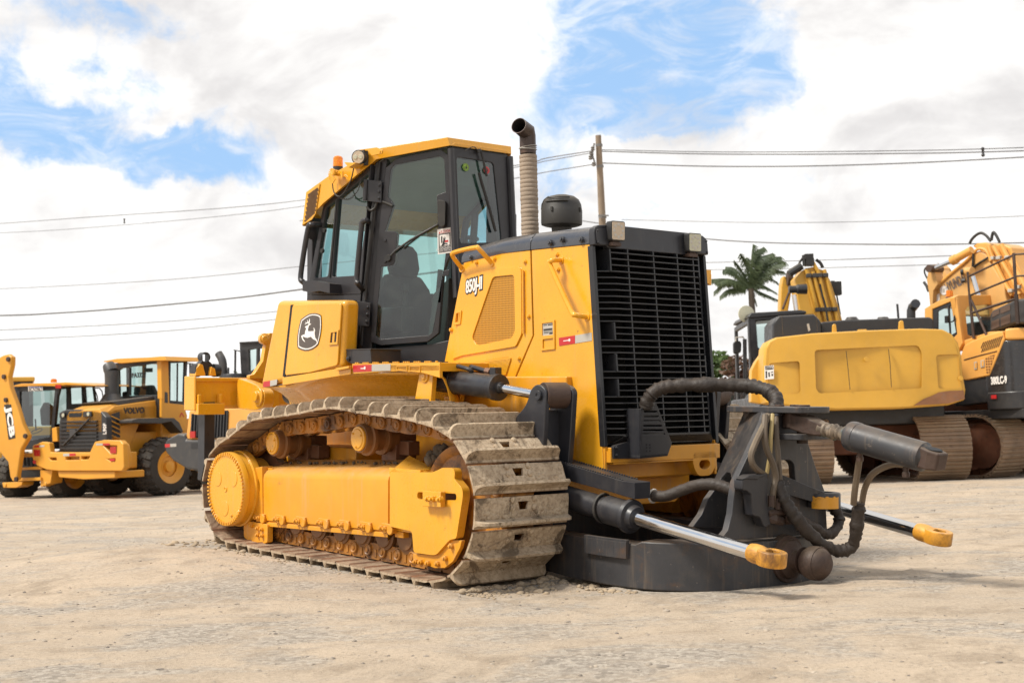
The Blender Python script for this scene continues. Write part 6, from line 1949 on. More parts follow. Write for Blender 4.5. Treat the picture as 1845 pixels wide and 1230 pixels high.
M['exc_shoe'] = surf('worn_brown_shoe', (.235, .155, .097), .7, metal=.05, dust=.9, var=.25, dirt=(.09, .055, .035), dirt_amt=.3, bump=.15)
M['rust_red'] = surf('rusty_red_frame', (.15, .052, .024), .7, dust=.4, var=.3, dirt=(.05, .025, .015), dirt_amt=.4, bump=.15)

# mustard excavator with the long counterweight
E1 = Frame((0, 0, 0), yaw=rad(0)).anchor(ground_at(1706, 866), (0, 1.2, 0))
X1 = thing('excavator', 'mustard yellow excavator seen from behind, wide plain counterweight with two black stripes', 'excavator', E1)
z3 = zc_(1270, 400, 2.562); zp = zc_(1280, 440, 6.15); zq = zc_(1310, 560, 6.15)
EF = lambda x, pts: [E1.F(a, c, x) for a, c in z3(pts)]
PF = lambda x, pts: [E1.F(a, c, x) for a, c in zp(pts)]
QF = lambda x, pts: [E1.F(a, c, x) for a, c in zq(pts)]
crawler(X1, (-1.75, 1.22, 0), 3.6, 1.08, .84); crawler(X1, (-1.75, -1.05, 0), 3.6, 1.08, .84)
b = NB(); box(b, -2.4, -1.0, -1.0, 1.1, .45, .95); lathe(b, (-1.7, .05, .9), (0, 0, 1), [(0, .6), (.30, .62)], 28); obj('undercarriage', b, M['rust_red'], X1, bev=.03)
XC1 = .35
b = NB()
cwo = EF(XC1, [(278, 640), (282, 580), (300, 548), (335, 530), (500, 512), (750, 499), (1000, 490), (1105, 493), (1150, 515), (1180, 555), (1196, 615), (1202, 700), (1216, 770), (1210, 820), (1130, 845), (900, 862), (600, 868), (400, 855), (290, 835), (275, 760)])
cm = sum((p for p in cwo), V()) / len(cwo)
def curve(p, d=0.0): return V((p.x - d - .10 * ((p.y - cm.y) / 1.5) ** 2, p.y, p.z))
back = [curve(p, .55) for p in cwo]; mid = [curve(p, .04) for p in cwo]
front = [curve(cm + (p - cm) * .985, 0) for p in cwo]
loft(b, [back, mid, front])
cw1 = obj('counterweight', b, M['cat_y'], X1, bev=.02, seg=3, sharp=30)
# raised relief round the three recessed fields
b = NB()
outer_ = [curve(cm + (p - cm) * .955, -.002) for p in cwo]
def recess(pts, r=.06): return [curve(p, -.002) for p in rounded(EF(XC1, pts), r, 4)]
rels = [recess([(508, 590), (985, 568), (1003, 600), (1003, 765), (985, 768), (530, 790), (515, 770)]), recess([(300, 650), (440, 640), (445, 790), (300, 800)]), recess([(1070, 612), (1180, 608), (1186, 765), (1082, 770)])]
plate(b, outer_, V((.010, 0, 0)), rels)
obj('counterweight_relief', b, M['cat_y'], cw1, bev=.012, seg=3)
b = NB()
for x0, y0, x1, y1 in ((652, 595, 670, 772), (847, 585, 861, 763)):
    q = [curve(p, -.006) for p in EF(XC1, [(x0, y0), (x0 + 8, y0 + (y1 - y0) * .4), (x1, y1)])]
    for a, e in zip(q, q[1:]): bar(b, a, e, .020, .006, (0, 1, 0))
obj('black_stripe', b, M['blackp'], cw1, bev=0)
b = NB(); lathe(b, curve(EF(XC1, [(745, 633)])[0], -.004), (1, 0, 0), [(0, .04), (.01, .036)], 14); lathe(b, curve(EF(XC1, [(1187, 720)])[0], -.03), (1, 0, 0), [(0, .04), (.015, .036)], 14); obj('lifting_boss', b, M['cat_y'], cw1, bev=0)
# scraped lower corner
b = NB()
sc = [curve(p, -.042) for p in EF(XC1, [(1010, 815), (1050, 800), (1080, 785), (1130, 778), (1200, 775), (1206, 815), (1130, 836), (960, 846)])]
plate(b, sc, V((.002, 0, 0))); obj('scraped_corner', b, M['rusty_scrape'] if 'rusty_scrape' in M else surf('scraped_rust', (.24, .105, .045), .7, dust=.2, var=.3, dirt=(.17, .14, .12), dirt_amt=.4, bump=.2), cw1, bev=0)
stk = panel('decal', M['white'], cw1, [curve(p, -.04) for p in QF(XC1, [(424, 606), (526, 598), (528, 750), (428, 758)])], V((.004, 0, 0)), bev=0)
b = NB()
def dq(pts): return [curve(p, -.0455) for p in QF(XC1, pts)]
for pts in ([(432, 640), (518, 634), (518, 644), (432, 650)], [(436, 664), (452, 662), (454, 740), (438, 742)], [(464, 680), (480, 672), (484, 725), (470, 728)], [(492, 672), (518, 668), (520, 676), (494, 682)], [(500, 696), (518, 694), (518, 716), (500, 718)]): plate(b, dq(pts), V((.001, 0, 0)))
obj('decal_print', b, M['blackp'], stk, bev=0)
q = dq([(432, 628), (520, 621)]); strip_text('decal_word', 'PERIGO', M['blackp'], stk, q[0], q[1], (0, 0, 1), .075)
# flank left of the counterweight
b = NB(); yfl = EF(XC1, [(275, 700)])[0].y
fp = QF(-.25, [(278, 660), (345, 520), (408, 410), (415, 460), (410, 600), (350, 690), (290, 770)])
plate(b, QF(-.3, [(265, 1010), (270, 660), (320, 560), (420, 420), (440, 420), (440, 1040)]), V((-.25, 0, 0)))
obj('side_panel', b, M['cat_y'], X1, bev=.02)
b = NB(); plate(b, QF(-.29, [(345, 620), (352, 530), (405, 420), (400, 560)]), V((.004, 0, 0))); 
for i in range(4): 
    pass
obj('side_vent', b, surf('brown_vent', (.20, .085, .02), .6, dust=.2), X1, bev=0)
b = NB(); plate(b, QF(-.29, [(355, 720), (405, 670), (408, 780), (360, 775)]), V((.004, 0, 0))); obj('side_opening', b, M['darkhole'], X1, bev=0)
# black hoods
XH = -.35
panel('engine_hood', M['dark_m'], X1, EF(XH, [(535, 520), (535, 462), (640, 452), (830, 445), (1040, 438), (1056, 450), (1056, 520)]), V((-1.0, 0, 0)), bev=.03)
b = NB(); 
hb = EF(XH + .15, [(312, 560), (312, 470), (340, 432), (505, 424), (538, 458), (540, 530)])
plate(b, hb, V((-.8, 0, 0))); hd = obj('filter_hood', b, M['dark_m'], X1, bev=.04, seg=3)
b = NB(); plate(b, EF(XH + .151, [(470, 470), (480, 468), (487, 498), (478, 505)]), V((.004, 0, 0))); obj('hood_opening', b, M['silver'], hd, bev=0)
b = NB()
for a, e in (((355, 432), (360, 520)), ((515, 430), (520, 515))):
    q = EF(XH + .152, [a, e]); bar(b, q[0], q[1], .006, .004, (0, 1, 0))
obj('scuff_line', b, M['hose'], hd, bev=0)
b = NB()
for px in (822, 678): lathe(b, EF(XH - .2, [(px, 452)])[0], (0, 0, 1), [(0, .12), (.05, .08)], 14)
obj('hood_knob', b, M['dark_m'], X1, bev=0)
b = NB()
for pts in ([(588, 512), (590, 475), (597, 469), (606, 472), (611, 512)], [(895, 498), (897, 460), (906, 453), (917, 456), (922, 498)]): plate(b, EF(XC1 - .3, pts), V((-.05, 0, 0)))
plate(b, EF(XC1 - .3, [(706, 505), (706, 496), (748, 494), (748, 505)]), V((-.05, 0, 0)))
obj('lifting_eye', b, M['cat_y'], X1, bev=.012)
b = NB(); q = EF(-1.0, [(952, 450), (952, 410), (960, 385)]); tube(b, q, .075, 14); q2 = EF(-.86, [(962, 385)])[0]
tube(b, [q[2] - V((0, 0, .03)), q2 + V((.05, .03, .03))], .08, 14); es = obj('exhaust_stack', b, M['dark_m'], X1, bev=0)
b = NB(); q = EF(-1.0, [(888, 378), (894, 450)]); tube(b, q, .02, 6); obj('antenna', b, M['dark_m'], X1, bev=0)
# cab
XCb = -1.7
b = NB()
rw = EF(XCb, [(236, 458), (330, 450), (330, 560), (262, 594), (246, 575)])
plate(b, EF(XCb, [(200, 440), (215, 422), (440, 408), (460, 412), (462, 620), (225, 640), (205, 600)]), V((-.07, 0, 0)), [rw])
ycl = EF(XCb, [(202, 500)])[0].y
fpts = EF(XCb, [(200, 440), (205, 650)])
x0 = XCb; x1 = XCb - 1.6
zt_ = fpts[0].z; zb__ = .95
plate(b, [V((x0, ycl, zt_)), V((x1, ycl, zt_ - .05)), V((x1 - .1, ycl, zb__)), V((x0, ycl, zb__))], V((0, .06, 0)), [[V((x0 - .15, ycl, zt_ - .12)), V((x1 + .1, ycl, zt_ - .15)), V((x1 + .05, ycl, zb__ + .4)), V((x0 - .15, ycl, zb__ + .7))]])
plate(b, [V((p.x, p.y, p.z)) for p in EF(XCb + .02, [(196, 440), (212, 418), (440, 405), (470, 410), (470, 424), (215, 445)])], V((-1.7, 0, 0)))
cb1 = obj('cab', b, M['dark_m'], X1, bev=.03, seg=3)
pane('rear_window', [p - V((.03, 0, 0)) for p in rw], cb1)
b = NB(); tube(b, EF(XCb - 1.3, [(180, 540), (182, 700), (183, 800)]), .022, 6); tube(b, EF(XCb - 1.25, [(188, 540), (190, 700), (192, 800)]), .022, 6); obj('cab_rail', b, M['dark_m'], cb1, bev=0)
b = NB(); plate(b, rounded(EF(XCb - 1.3, [(131, 552), (163, 547), (170, 560), (168, 603), (137, 609), (132, 600)]), .05, 3), V((-.08, 0, 0))); mi = obj('side_mirror', b, M['dark_m'], cb1, bev=.02)
b = NB(); tube(b, EF(XCb - 1.3, [(143, 550), (143, 532), (176, 530), (182, 540)]), .014, 6); obj('mirror_arm', b, M['silver'], cb1, bev=0)
b = NB(); q = EF(XCb - .4, [(190, 424)])[0]
lathe(b, q - V((.04, 0, 0)), (1, .2, 0), [(0, .10), (.03, .155), (.05, .15), (.06, .05)], 24); tube(b, [q, q + V((0, .1, -.25))], .015, 6); obj('round_mirror', b, M['lamp2'], cb1, bev=0)
# boom
XM = -3.6
b = NB()
bo = PF(XM, [(1040, 275), (1130, 250), (1270, 290), (1330, 400), (1400, 620), (1470, 870), (1235, 870), (1150, 780), (1110, 640), (1060, 430)])
plate(b, bo, V((-.5, 0, 0)))
plate(b, PF(XM - .02, [(940, 380), (1010, 300), (1045, 272), (1075, 440), (1110, 640), (1160, 780), (1000, 780), (965, 600)]), V((-.5, 0, 0)))
boom = obj('boom', b, M['cat_y'], X1, bev=.02)
b = NB()
for tr_ in ([(1062, 282), (1100, 400), (1190, 740), (1225, 870)], [(1135, 300), (1160, 400), (1255, 740), (1290, 870)], [(1195, 300), (1215, 380), (1300, 720), (1340, 870)], [(1262, 280), (1290, 380), (1380, 720), (1412, 870)], [(1130, 190), (1190, 300), (1200, 340)]): tube(b, spl(PF(XM + .06, tr_), 4), .036, 8)
obj('boom_pipe', b, M['cat_y'], boom, bev=0)
b = NB()
for y_, xs in ((345, (1090, 1155, 1210, 1275)), (725, (1190, 1250, 1310, 1375))):
    for x_ in xs: obox(b, PF(XM + .07, [(x_, y_ + (x_ - 1190) * -.03)])[0], (.04, 0, 0), (0, .05, 0), (0, 0, .04))
obj('pipe_clamp', b, M['darkgrey_m'], boom, bev=.01)
b = NB()
tube(b, spl(PF(XM + .18, [(1215, 440), (1240, 560), (1270, 660), (1290, 780), (1300, 850)]), 4), .018, 6)
tube(b, spl(PF(XM + .0, [(1170, 170), (1220, 210), (1245, 260)]), 4), .032, 8); tube(b, spl(PF(XM, [(960, 280), (990, 200), (1040, 130)]), 4), .022, 6); tube(b, PF(XM, [(1035, 120), (1045, 240)]), .04, 8)
tube(b, PF(XM, [(870, 330), (960, 270), (1010, 240)]), .075, 10)
obox(b, PF(XM, [(1095, 200)])[0], (.10, 0, 0), (0, .075, 0), (0, 0, .07)); obox(b, PF(XM, [(1085, 140)])[0], (.10, 0, 0), (0, .08, 0), (0, 0, .05)); obox(b, PF(XM - .3, [(1390, 490)])[0], (.1, 0, 0), (0, .09, 0), (0, 0, .13))
tube(b, PF(XM - .3, [(1335, 410), (1370, 410), (1390, 450)]), .015, 6); tube(b, PF(XM - .3, [(1395, 540), (1440, 780)]), .015, 6)
obj('boom_hoses', b, M['rubber'], boom, bev=0)
b = NB(); q = PF(XM + .25, [(925, 560), (955, 760)]); cyl(b, q[0], q[1], .048, n=14); obj('chrome_rod', b, M['chrome'], boom, bev=0)
b = NB(); q = PF(XM + .25, [(915, 500), (918, 600)]); lathe(b, q[0] , (0, 1, 0), [(-.08, .07), (.06, .07), (.08, .09), (.26, .10)], 18); obj('boom_pin', b, M['dark_m'], boom, bev=.01)
b = NB(); plate(b, PF(XM - .8, [(785, 460), (805, 350), (835, 350), (860, 440), (910, 430), (900, 520), (860, 760), (770, 760)]), V((-.3, 0, 0))); obj('stick', b, M['cat_y'], X1, bev=.03)
b = NB(); q = PF(XM - .7, [(850, 380), (905, 380)]); cyl(b, q[0], q[1], .14, n=14); tube(b, spl(PF(XM - .55, [(1010, 270), (950, 350), (900, 460), (850, 590), (800, 720)]), 4), .025, 6); obj('stick_pin', b, M['rusty'], X1, bev=0)
b = NB(); box(b, -3.6, -.4, yfl + .05, 1.35, .95, 1.5); obj('upper_deck', b, M['dark_m'], X1, bev=.03)

# orange excavator at the right edge
E2 = Frame((0, 0, 0), yaw=rad(35)).anchor(ground_at(1806, 862), (0, -1.5, 0))
X2 = thing('excavator', 'pale orange excavator with black rear end and rusty handrails, at the right edge', 'excavator', E2)
zh = zc_(1700, 530, 5.855); zy = zc_(1660, 400, 7.686)
HS = lambda y, pts: [E2.S(a, c, y) for a, c in zh(pts)]
HF = lambda x, pts: [E2.F(a, c, x) for a, c in zh(pts)]
YS = lambda y, pts: [E2.S(a, c, y) for a, c in zy(pts)]
YF = lambda x, pts: [E2.F(a, c, x) for a, c in zy(pts)]
crawler(X2, (-1.80, -1.10, 0), 3.7, 1.08, .80); crawler(X2, (-1.80, 1.2, 0), 3.7, 1.08, .80)
b = NB(); box(b, -2.6, -1.1, -1.0, 1.1, .42, .95); lathe(b, (-1.85, 0, .9), (0, 0, 1), [(0, .6), (.35, .62)], 28); box(b, -3.0, .3, -1.2, 1.3, 1.12, 1.3); obj('undercarriage', b, M['rust_red'], X2, bev=.03)
b = NB(); box(b, -3.0, .42, -1.42, 1.40, .99, 1.15); obj('belly_plate', b, M['dark_m'], X2, bev=.02)
YP = -1.5
b = NB()
side = HS(YP, [(150, 720), (215, 540), (300, 490), (470, 420), (620, 385), (640, 480), (600, 580), (520, 770), (480, 860), (245, 905), (150, 905)])
plate(b, side, V((0, .4, 0)))
sd_ = obj('side_panel', b, M['hy_y'], X2, bev=.025, seg=3)
b = NB()
for r_, (x0, y0, n_) in enumerate(((392, 570, 10), (397, 612, 9))):
    for i in range(n_):
        u = i * 22
        h_ = 66 if r_ == 0 else 46
        pts = HS(YP - .004, [(x0 + u, y0 - u * .33), (x0 + u + 8, y0 - 2 - u * .33), (x0 + u + 8 + h_ * .42, y0 - h_ - 2 - u * .33), (x0 + u + h_ * .42, y0 - h_ - u * .33)])
        plate(b, pts, V((0, -.004, 0)))
obj('side_louvre', b, M['darkhole'], sd_, bev=0)
b = NB(); plate(b, HS(YP - .002, [(440, 670), (545, 630), (480, 830), (455, 835)]), V((0, -.004, 0))); obj('side_screen', b, perf_mat('perforated_orange_sheet', (.56, .26, .06), 22, hole=(.12, .04, .01)), sd_, bev=0)
b = NB(); q = HS(YP - .003, [(215, 692), (400, 640), (565, 600)]); bar(b, q[0], q[1], .015, .012, (0, 1, 0)); bar(b, q[1], q[2], .015, .012, (0, 1, 0)); obj('panel_seam', b, M['rusty'], sd_, bev=0)
for pts in ([(325, 715), (355, 708), (357, 790), (328, 797)], [(393, 697), (432, 690), (436, 765), (395, 775)]):
    lt = panel('door_latch', M['silver'], sd_, HS(YP - .003, pts), V((0, -.012, 0)), bev=.004)
    b = NB(); cx = sum(p[0] for p in pts) / 4; cy = sum(p[1] for p in pts) / 4
    plate(b, HS(YP - .017, [(cx - 10 + (a * 1.0), cy + c) for a, c in ((-1, -28), (20, -32), (20, 24), (-1, 28))]), V((0, -.002, 0))); obj('latch_recess', b, M['hy_y'], lt, bev=0)
# black tail
b = NB()
panel('deck_cover', M['hy_y'], X2, HS(-1.36, [(170, 600), (200, 490), (480, 395), (640, 385), (600, 600)]), V((0, 1.2, 0)), bev=.02)
b2_ = NB(); plate(b2_, HS(YP + .04, [(150, 895), (490, 850), (530, 1130), (120, 1180)]), V((0, .5, 0))); obj('lower_skirt', b2_, M['dark_m'], X2, bev=.02)
tail = [V((HS(YP, [(640, 480)])[0].x, YP, 0))]
t0 = HS(YP, [(630, 500)])[0]; t1 = HS(YP, [(485, 860)])[0]
zl = HS(YP, [(480, 940)])[0].z; zt2 = t0.z + .02
pln = [V((t1.x - .1, YP + .02, 0)), V((t0.x, YP + .015, 0)), V((t0.x + .18, YP + .10, 0)), V((t0.x + .40, YP + .45, 0)), V((t0.x + .52, YP + 1.0, 0)), V((t0.x + .55, 0, 0)), V((t0.x + .52, -YP - 1.0, 0)), V((t0.x + .18, -YP - .1, 0)), V((t1.x - .1, -YP, 0))]
loft(b, [[V((p.x, p.y, z)) for p in pln] for z in (1.40, 1.46, zt2)])
tl_ = obj('counterweight', b, M['black_gloss'] if 'black_gloss' in M else surf('glossy_black_shell', (.022, .022, .024), .22, dust=.2, var=.2, coat=.3), X2, bev=.03, seg=3)
b = NB()
loft(b, [[V((p.x + (.05 if p.x > t0.x + .1 else 0) + .02, p.y * 1.015, z)) for p in pln] for z in (1.14, 1.20, 1.44)])
obj('counterweight_skirt', b, M['dark_m'], tl_, bev=.03)
b = NB()
plate(b, [V((p.x + .02, p.y * 1.01, zt2)) for p in pln[1:]], V((0, 0, .20)))
obj('tail_cap', b, M['hy_y'], tl_, bev=.05, seg=3)
q = HS(YP - .004, [(500, 915), (668, 890)])
q = [E2.S(*zh([(500, 918)])[0], YP + .0), E2.S(*zh([(668, 905)])[0], YP + .0)]
strip_text('model_number', '380LC-9', M['white'], tl_, V((q[0].x, YP + .0, q[0].z)), V((q[1].x, YP + .0, q[0].z + .01)), (0, 0, 1), .17, bold=.006)
b = NB(); c_ = V((q[0].x + .06, YP - .025, 1.36)); obox(b, c_, (.05, 0, 0), (0, .01, 0), (0, 0, .03)); obj('reflective_tape', b, M['red'], tl_, bev=0)
b = NB(); pcr = E2.F(*zh([(820, 885)])[0], t0.x + .40); obox(b, V((t0.x + .40, YP + .40, pcr.z)), (.05, 0, 0), (0, .14, 0), (0, 0, .06)); obj('tail_light', b, M['red'], tl_, bev=.01)
# cab
YCb = -1.42
cc = HS(YCb, [(130, 40), (200, 520)])
XK2 = cc[0].x
b = NB()
rw = HF(XK2, [(235, 170), (260, 130), (330, 118), (560, 100), (600, 110), (580, 400), (470, 420), (290, 440), (258, 420)])
plate(b, HF(XK2, [(115, 30), (160, 8), (690, 5), (720, 40), (720, 420), (470, 430), (205, 530), (190, 470)]), V((-.10, 0, 0)), [rw])
dv = HS(YCb, [(-120, 160), (70, 80), (105, 100), (140, 420), (60, 500), (-120, 500)])
plate(b, HS(YCb, [(-200, 150), (-60, 70), (100, 20), (135, 40), (200, 520), (100, 700), (-200, 700)]), V((0, .08, 0)), [dv])
cb2 = obj('cab', b, M['hy_y'], X2, bev=.04, seg=3)
panel('window_surround', M['dark_m'], cb2, [p + V((0, .02, 0)) for p in dv], V((0, .03, 0)), [HS(YCb + .02, [(-60, 180), (40, 130), (60, 420), (-60, 420)]), HS(YCb + .02, [(58, 130), (95, 110), (130, 400), (75, 430)])])
pane('side_window', [p + V((0, .04, 0)) for p in dv], cb2)
pane('rear_window', [p - V((.05, 0, 0)) for p in rw], cb2)
b = NB(); plate(b, HF(XK2 - .3, [(330, 300), (390, 285), (470, 330), (480, 430), (330, 430)]), V((-.2, 0, 0))); plate(b, HF(XK2 - 1.2, [(410, 130), (640, 120), (640, 430), (410, 430)]), V((-.05, 0, 0))); obj('operator_seat', b, M['seat'], cb2, bev=.03)
b = NB(); tube(b, HS(YCb - .03, [(30, 260), (60, 300), (110, 280), (115, 230)]), .015, 6); plate(b, HS(YCb - .04, [(28, 230), (60, 225), (62, 300), (30, 305)]), V((0, -.05, 0))); obj('side_mirror', b, M['dark_m'], cb2, bev=.008)
b = NB(); lathe(b, YS(YCb + .3, [(392, 1035)])[0], (0, 0, 1), [(0, .062), (.10, .06), (.115, .045)], 16); obj('beacon_lens', b, M['amber'], cb2, bev=0)
b = NB(); lathe(b, YS(YCb + .3, [(388, 1070)])[0], (0, 0, 1), [(-.06, .065), (.04, .06)], 16); obj('beacon_base', b, M['dark_m'], cb2, bev=0)
# rear hood + rails
b = NB()
plate(b, HS(-1.2, [(480, 410), (485, 200), (510, 170), (700, 80), (760, 50), (1100, 30), (1100, 330), (760, 310)]), V((0, 1.6, 0)))
hd2 = obj('engine_hood', b, M['darkgrey_m'], X2, bev=.05, seg=3)
b = NB()
for pts in ([(515, 190), (590, 155), (590, 205), (512, 245)], [(600, 150), (700, 105), (705, 165), (602, 205)], [(508, 285), (590, 255), (590, 340), (508, 375)], [(604, 248), (705, 205), (705, 300), (606, 335)]): plate(b, HS(-1.203, pts), V((0, -.004, 0)))
obj('hood_screen', b, surf('rusty_screen', (.11, .07, .05), .7, dust=.3), hd2, bev=0)
b = NB()
def rail(pts, r=.018):
    tube(b, YS(-1.40, pts), r, 6)
rail([(640, 690), (660, 960), (685, 1230)]); rail([(1278, 430), (1300, 800), (1325, 1240)], .026)
rail([(640, 760), (1280, 455)]); rail([(690, 1010), (1300, 760)]); rail([(1278, 450), (1600, 430)]); rail([(1295, 750), (1600, 735)]); rail([(690, 1080), (740, 1190), (900, 1560)], .022)
q = HS(-1.40, [(275, 0), (320, 470)]); tube(b, q, .026, 6); q = HS(-1.40, [(765, 0), (785, 310)]); tube(b, q, .034, 6); q = HS(-1.40, [(290, 200), (760, 50)]); tube(b, q, .024, 6); q = HS(-1.40, [(1060, 420 - 480), (1010, 310)]); tube(b, q, .03, 6)
obj('handrail', b, M['rusty'], X2, bev=0)
# boom with lettering
YB2 = -.45
b = NB()
bo = YS(YB2, [(140, 1000), (160, 940), (240, 870), (430, 700), (620, 545), (730, 425), (800, 395), (890, 440), (960, 560), (1060, 720), (1140, 860), (1160, 1010), (1230, 1300), (500, 1300), (420, 1040), (260, 1120), (140, 1200)])
plate(b, bo, V((0, .75, 0)))
bm2 = obj('boom', b, M['hy_boom'], X2, bev=.03)
b = NB()
tp_ = YS(YB2 - .01, [(160, 935), (240, 865), (430, 695), (620, 540), (730, 420), (800, 370), (900, 400), (960, 540)])
tube(b, spl(tp_, 4), .028, 8)
for tr_ in ([(930, 330), (990, 500), (1060, 650), (1150, 830), (1260, 1010)], [(1000, 330), (1080, 480), (1180, 650), (1280, 830), (1360, 1000)], [(1110, 310), (1180, 460), (1290, 640), (1400, 860)], [(1200, 480), (1330, 700), (1500, 1000)]): tube(b, spl(YS(YB2 + .05, tr_), 4), .042, 8)
obj('boom_pipe', b, M['hy_y'], bm2, bev=0)
panel('boom_head', M['hy_y'], bm2, YS(YB2 + .15, [(700, 330), (760, 290), (880, 280), (1000, 310), (1130, 300), (1240, 350), (1260, 420), (1420, 800), (1600, 1100), (1300, 1100), (960, 560), (890, 440), (800, 395)]), V((0, .5, 0)), bev=.03)
b = NB()
for px, py in ((985, 500), (1075, 495), (1195, 490), (1240, 950), (1340, 900)): obox(b, YS(YB2 + .02, [(px, py)])[0], (.045, 0, 0), (0, .04, 0), (0, 0, .03))
obj('pipe_clamp', b, M['silver'], bm2, bev=.01)
q = YS(YB2 - .004, [(338, 925), (610, 775)]); strip_text('maker_lettering', 'HYUNDAI', M['boom_print'] if 'boom_print' in M else surf('faded_grey_print', (.16, .13, .12), .6, dust=.2), bm2, q[0], q[1], (0, 0, 1), .25, bold=.006)
b = NB(); c_ = YS(YB2 - .004, [(312, 945)])[0]; lathe(b, c_, (0, -1, 0), [(0, .085), (.004, .085)], 24); dc = obj('boom_decal', b, M['white'], bm2, bev=0)
b = NB(); plate(b, YS(YB2 - .004, [(195, 1020), (255, 985), (255, 1080), (195, 1115)]), V((0, -.004, 0))); obj('boom_decal', b, M['white'], bm2, bev=0)
b = NB(); plate(b, YS(YB2 - .01, [(300, 930), (322, 918), (324, 968), (302, 978)]), V((0, -.003, 0))); obj('decal_print', b, M['silver'], dc, bev=0)
b = NB(); q = YS(YB2 - .25, [(440, 530), (700, 385)]); d_ = (q[1] - q[0]).normalized(); lathe(b, q[0], d_, [(-.03, .04), (-.03, .085), (.08, .085), (.09, .072), ((q[1] - q[0]).length, .068)], 20)
sc2 = obj('stick_cylinder', b, M['hy_y'], X2, bev=0)
b = NB(); q = YS(YB2 - .25, [(420, 540), (200, 635)]); cyl(b, q[0], q[1], .038, n=14); obj('chrome_rod', b, M['chrome'], sc2, bev=0)
b = NB(); q = YS(YB2 - .25, [(720, 755), (800, 1030)]); cyl(b, q[0], q[1], .05, n=14); obj('chrome_rod', b, M['chrome'], bm2, bev=0)
b = NB(); q = YS(YB2 - .25, [(600, 690), (640, 690)]); lathe(b, q[0], (.9, -.2, 0), [(0, .075), (.10, .08), (.12, .065), (.2, .07)], 18); obj('boom_pin', b, M['hy_boom'], bm2, bev=.01)
b = NB(); c_ = YS(YB2 - .3, [(590, 690)])[0]; lathe(b, c_, (-.9, -.3, 0), [(0, .06), (.05, .05)], 16); c_ = YS(YB2 - .3, [(610, 810)])[0]; lathe(b, c_, (-.9, -.3, 0), [(0, .04), (.06, .035)], 12); obj('pin_cover', b, M['dark_m'], bm2, bev=0)
b = NB()
for tr_ in ([(670, 295), (700, 240), (760, 180), (830, 152), (900, 190), (960, 265)], [(972, 255), (980, 190), (1000, 142), (1040, 190), (1085, 280)]): tube(b, spl(YS(YB2 + .1, tr_), 5), .026, 8)
tube(b, spl(YS(YB2 - .03, [(718, 430), (715, 560), (708, 660)]), 4), .02, 6); tube(b, spl(YS(YB2 - .03, [(720, 630), (800, 570), (930, 490)]), 4), .02, 6)
tube(b, spl(YS(YB2 - .1, [(120, 595), (55, 640), (45, 700), (80, 780)]), 5), .015, 6); tube(b, YS(YB2, [(35, 830), (75, 890), (100, 960)]), .025, 6)
obj('boom_hoses', b, M['rubber'], bm2, bev=0)
b = NB(); plate(b, YS(YB2 - .12, [(75, 800), (105, 640), (150, 590), (175, 640), (225, 860), (165, 950), (150, 1240), (130, 1240), (100, 950)]), V((0, .2, 0)))
plate(b, YS(YB2 + .3, [(190, 740), (290, 730), (300, 640), (260, 600), (360, 740), (220, 860)]), V((0, .2, 0)))
stk2 = obj('stick', b, M['hy_boom'], X2, bev=.03)
b = NB(); q = YS(YB2 - .2, [(130, 645)])[0]; lathe(b, q, (0, 1, 0), [(-.06, .07), (.3, .065)], 16); obj('stick_pin', b, M['rusty'], stk2, bev=0)
# ------------------------------------------------------------------ poles, lines, planting
M['pole'] = surf('weathered_concrete', (.25, .19, .135), .9, dust=.1, var=.12, bump=.2, streak=.2)
M['wire'] = surf('line_cable', (.16, .16, .165), .7, dust=0, bump=0)
M['galv'] = surf('galvanised_steel', (.20, .19, .18), .5, metal=.3, dust=.2)
PD = 52.0
top = at_depth(1078, 244, PD); bot = at_depth(1093, 560, PD)
ax_ = (top - bot).normalized(); base = bot - ax_ * (bot.z / ax_.z)
P0 = thing('utility_pole', 'weathered concrete utility pole carrying power lines behind the bulldozer', 'utility pole', None, loc=base)
def rel(p): return V(p) - base
b = NB(); lathe(b, (0, 0, -.2), ax_, [(0, .21), ((top - base).length + .2, .11)], 16); obj('pole_shaft', b, M['pole'], P0, bev=.01)
b = NB()
for py, r in ((262, .135), (300, .14), (391, .155)):
    c = rel(at_depth(1078.5 + (py - 244) * .047, py, PD)); lathe(b, c - ax_ * .05, ax_, [(0, r), (.1, r)], 16, cap=True)
obj('steel_band', b, M['galv'], P0, bev=0)
b = NB()
q = [rel(at_depth(x, y, PD - .15)) for x, y in ((1063, 288), (1071, 258), (1068, 300), (1073, 303))]
bar(b, q[0], q[1], .06, .06); bar(b, rel(at_depth(1066, 275, PD - .2)), rel(at_depth(1073, 298, PD - .2)), .05, .05)
bar(b, rel(at_depth(1078, 388, PD - .2)), rel(at_depth(1097, 388.5, PD - .2)), .05, .05)
for x, y in ((1064, 284), (1066, 276), (1068, 268), (1070, 296)): lathe(b, rel(at_depth(x, y, PD - .25)), (0, 0, 1), [(-.08, .05), (-.04, .09), (0, .05), (.04, .09), (.08, .05)], 12)
obj('insulator_bracket', b, M['galv'], P0, bev=0)

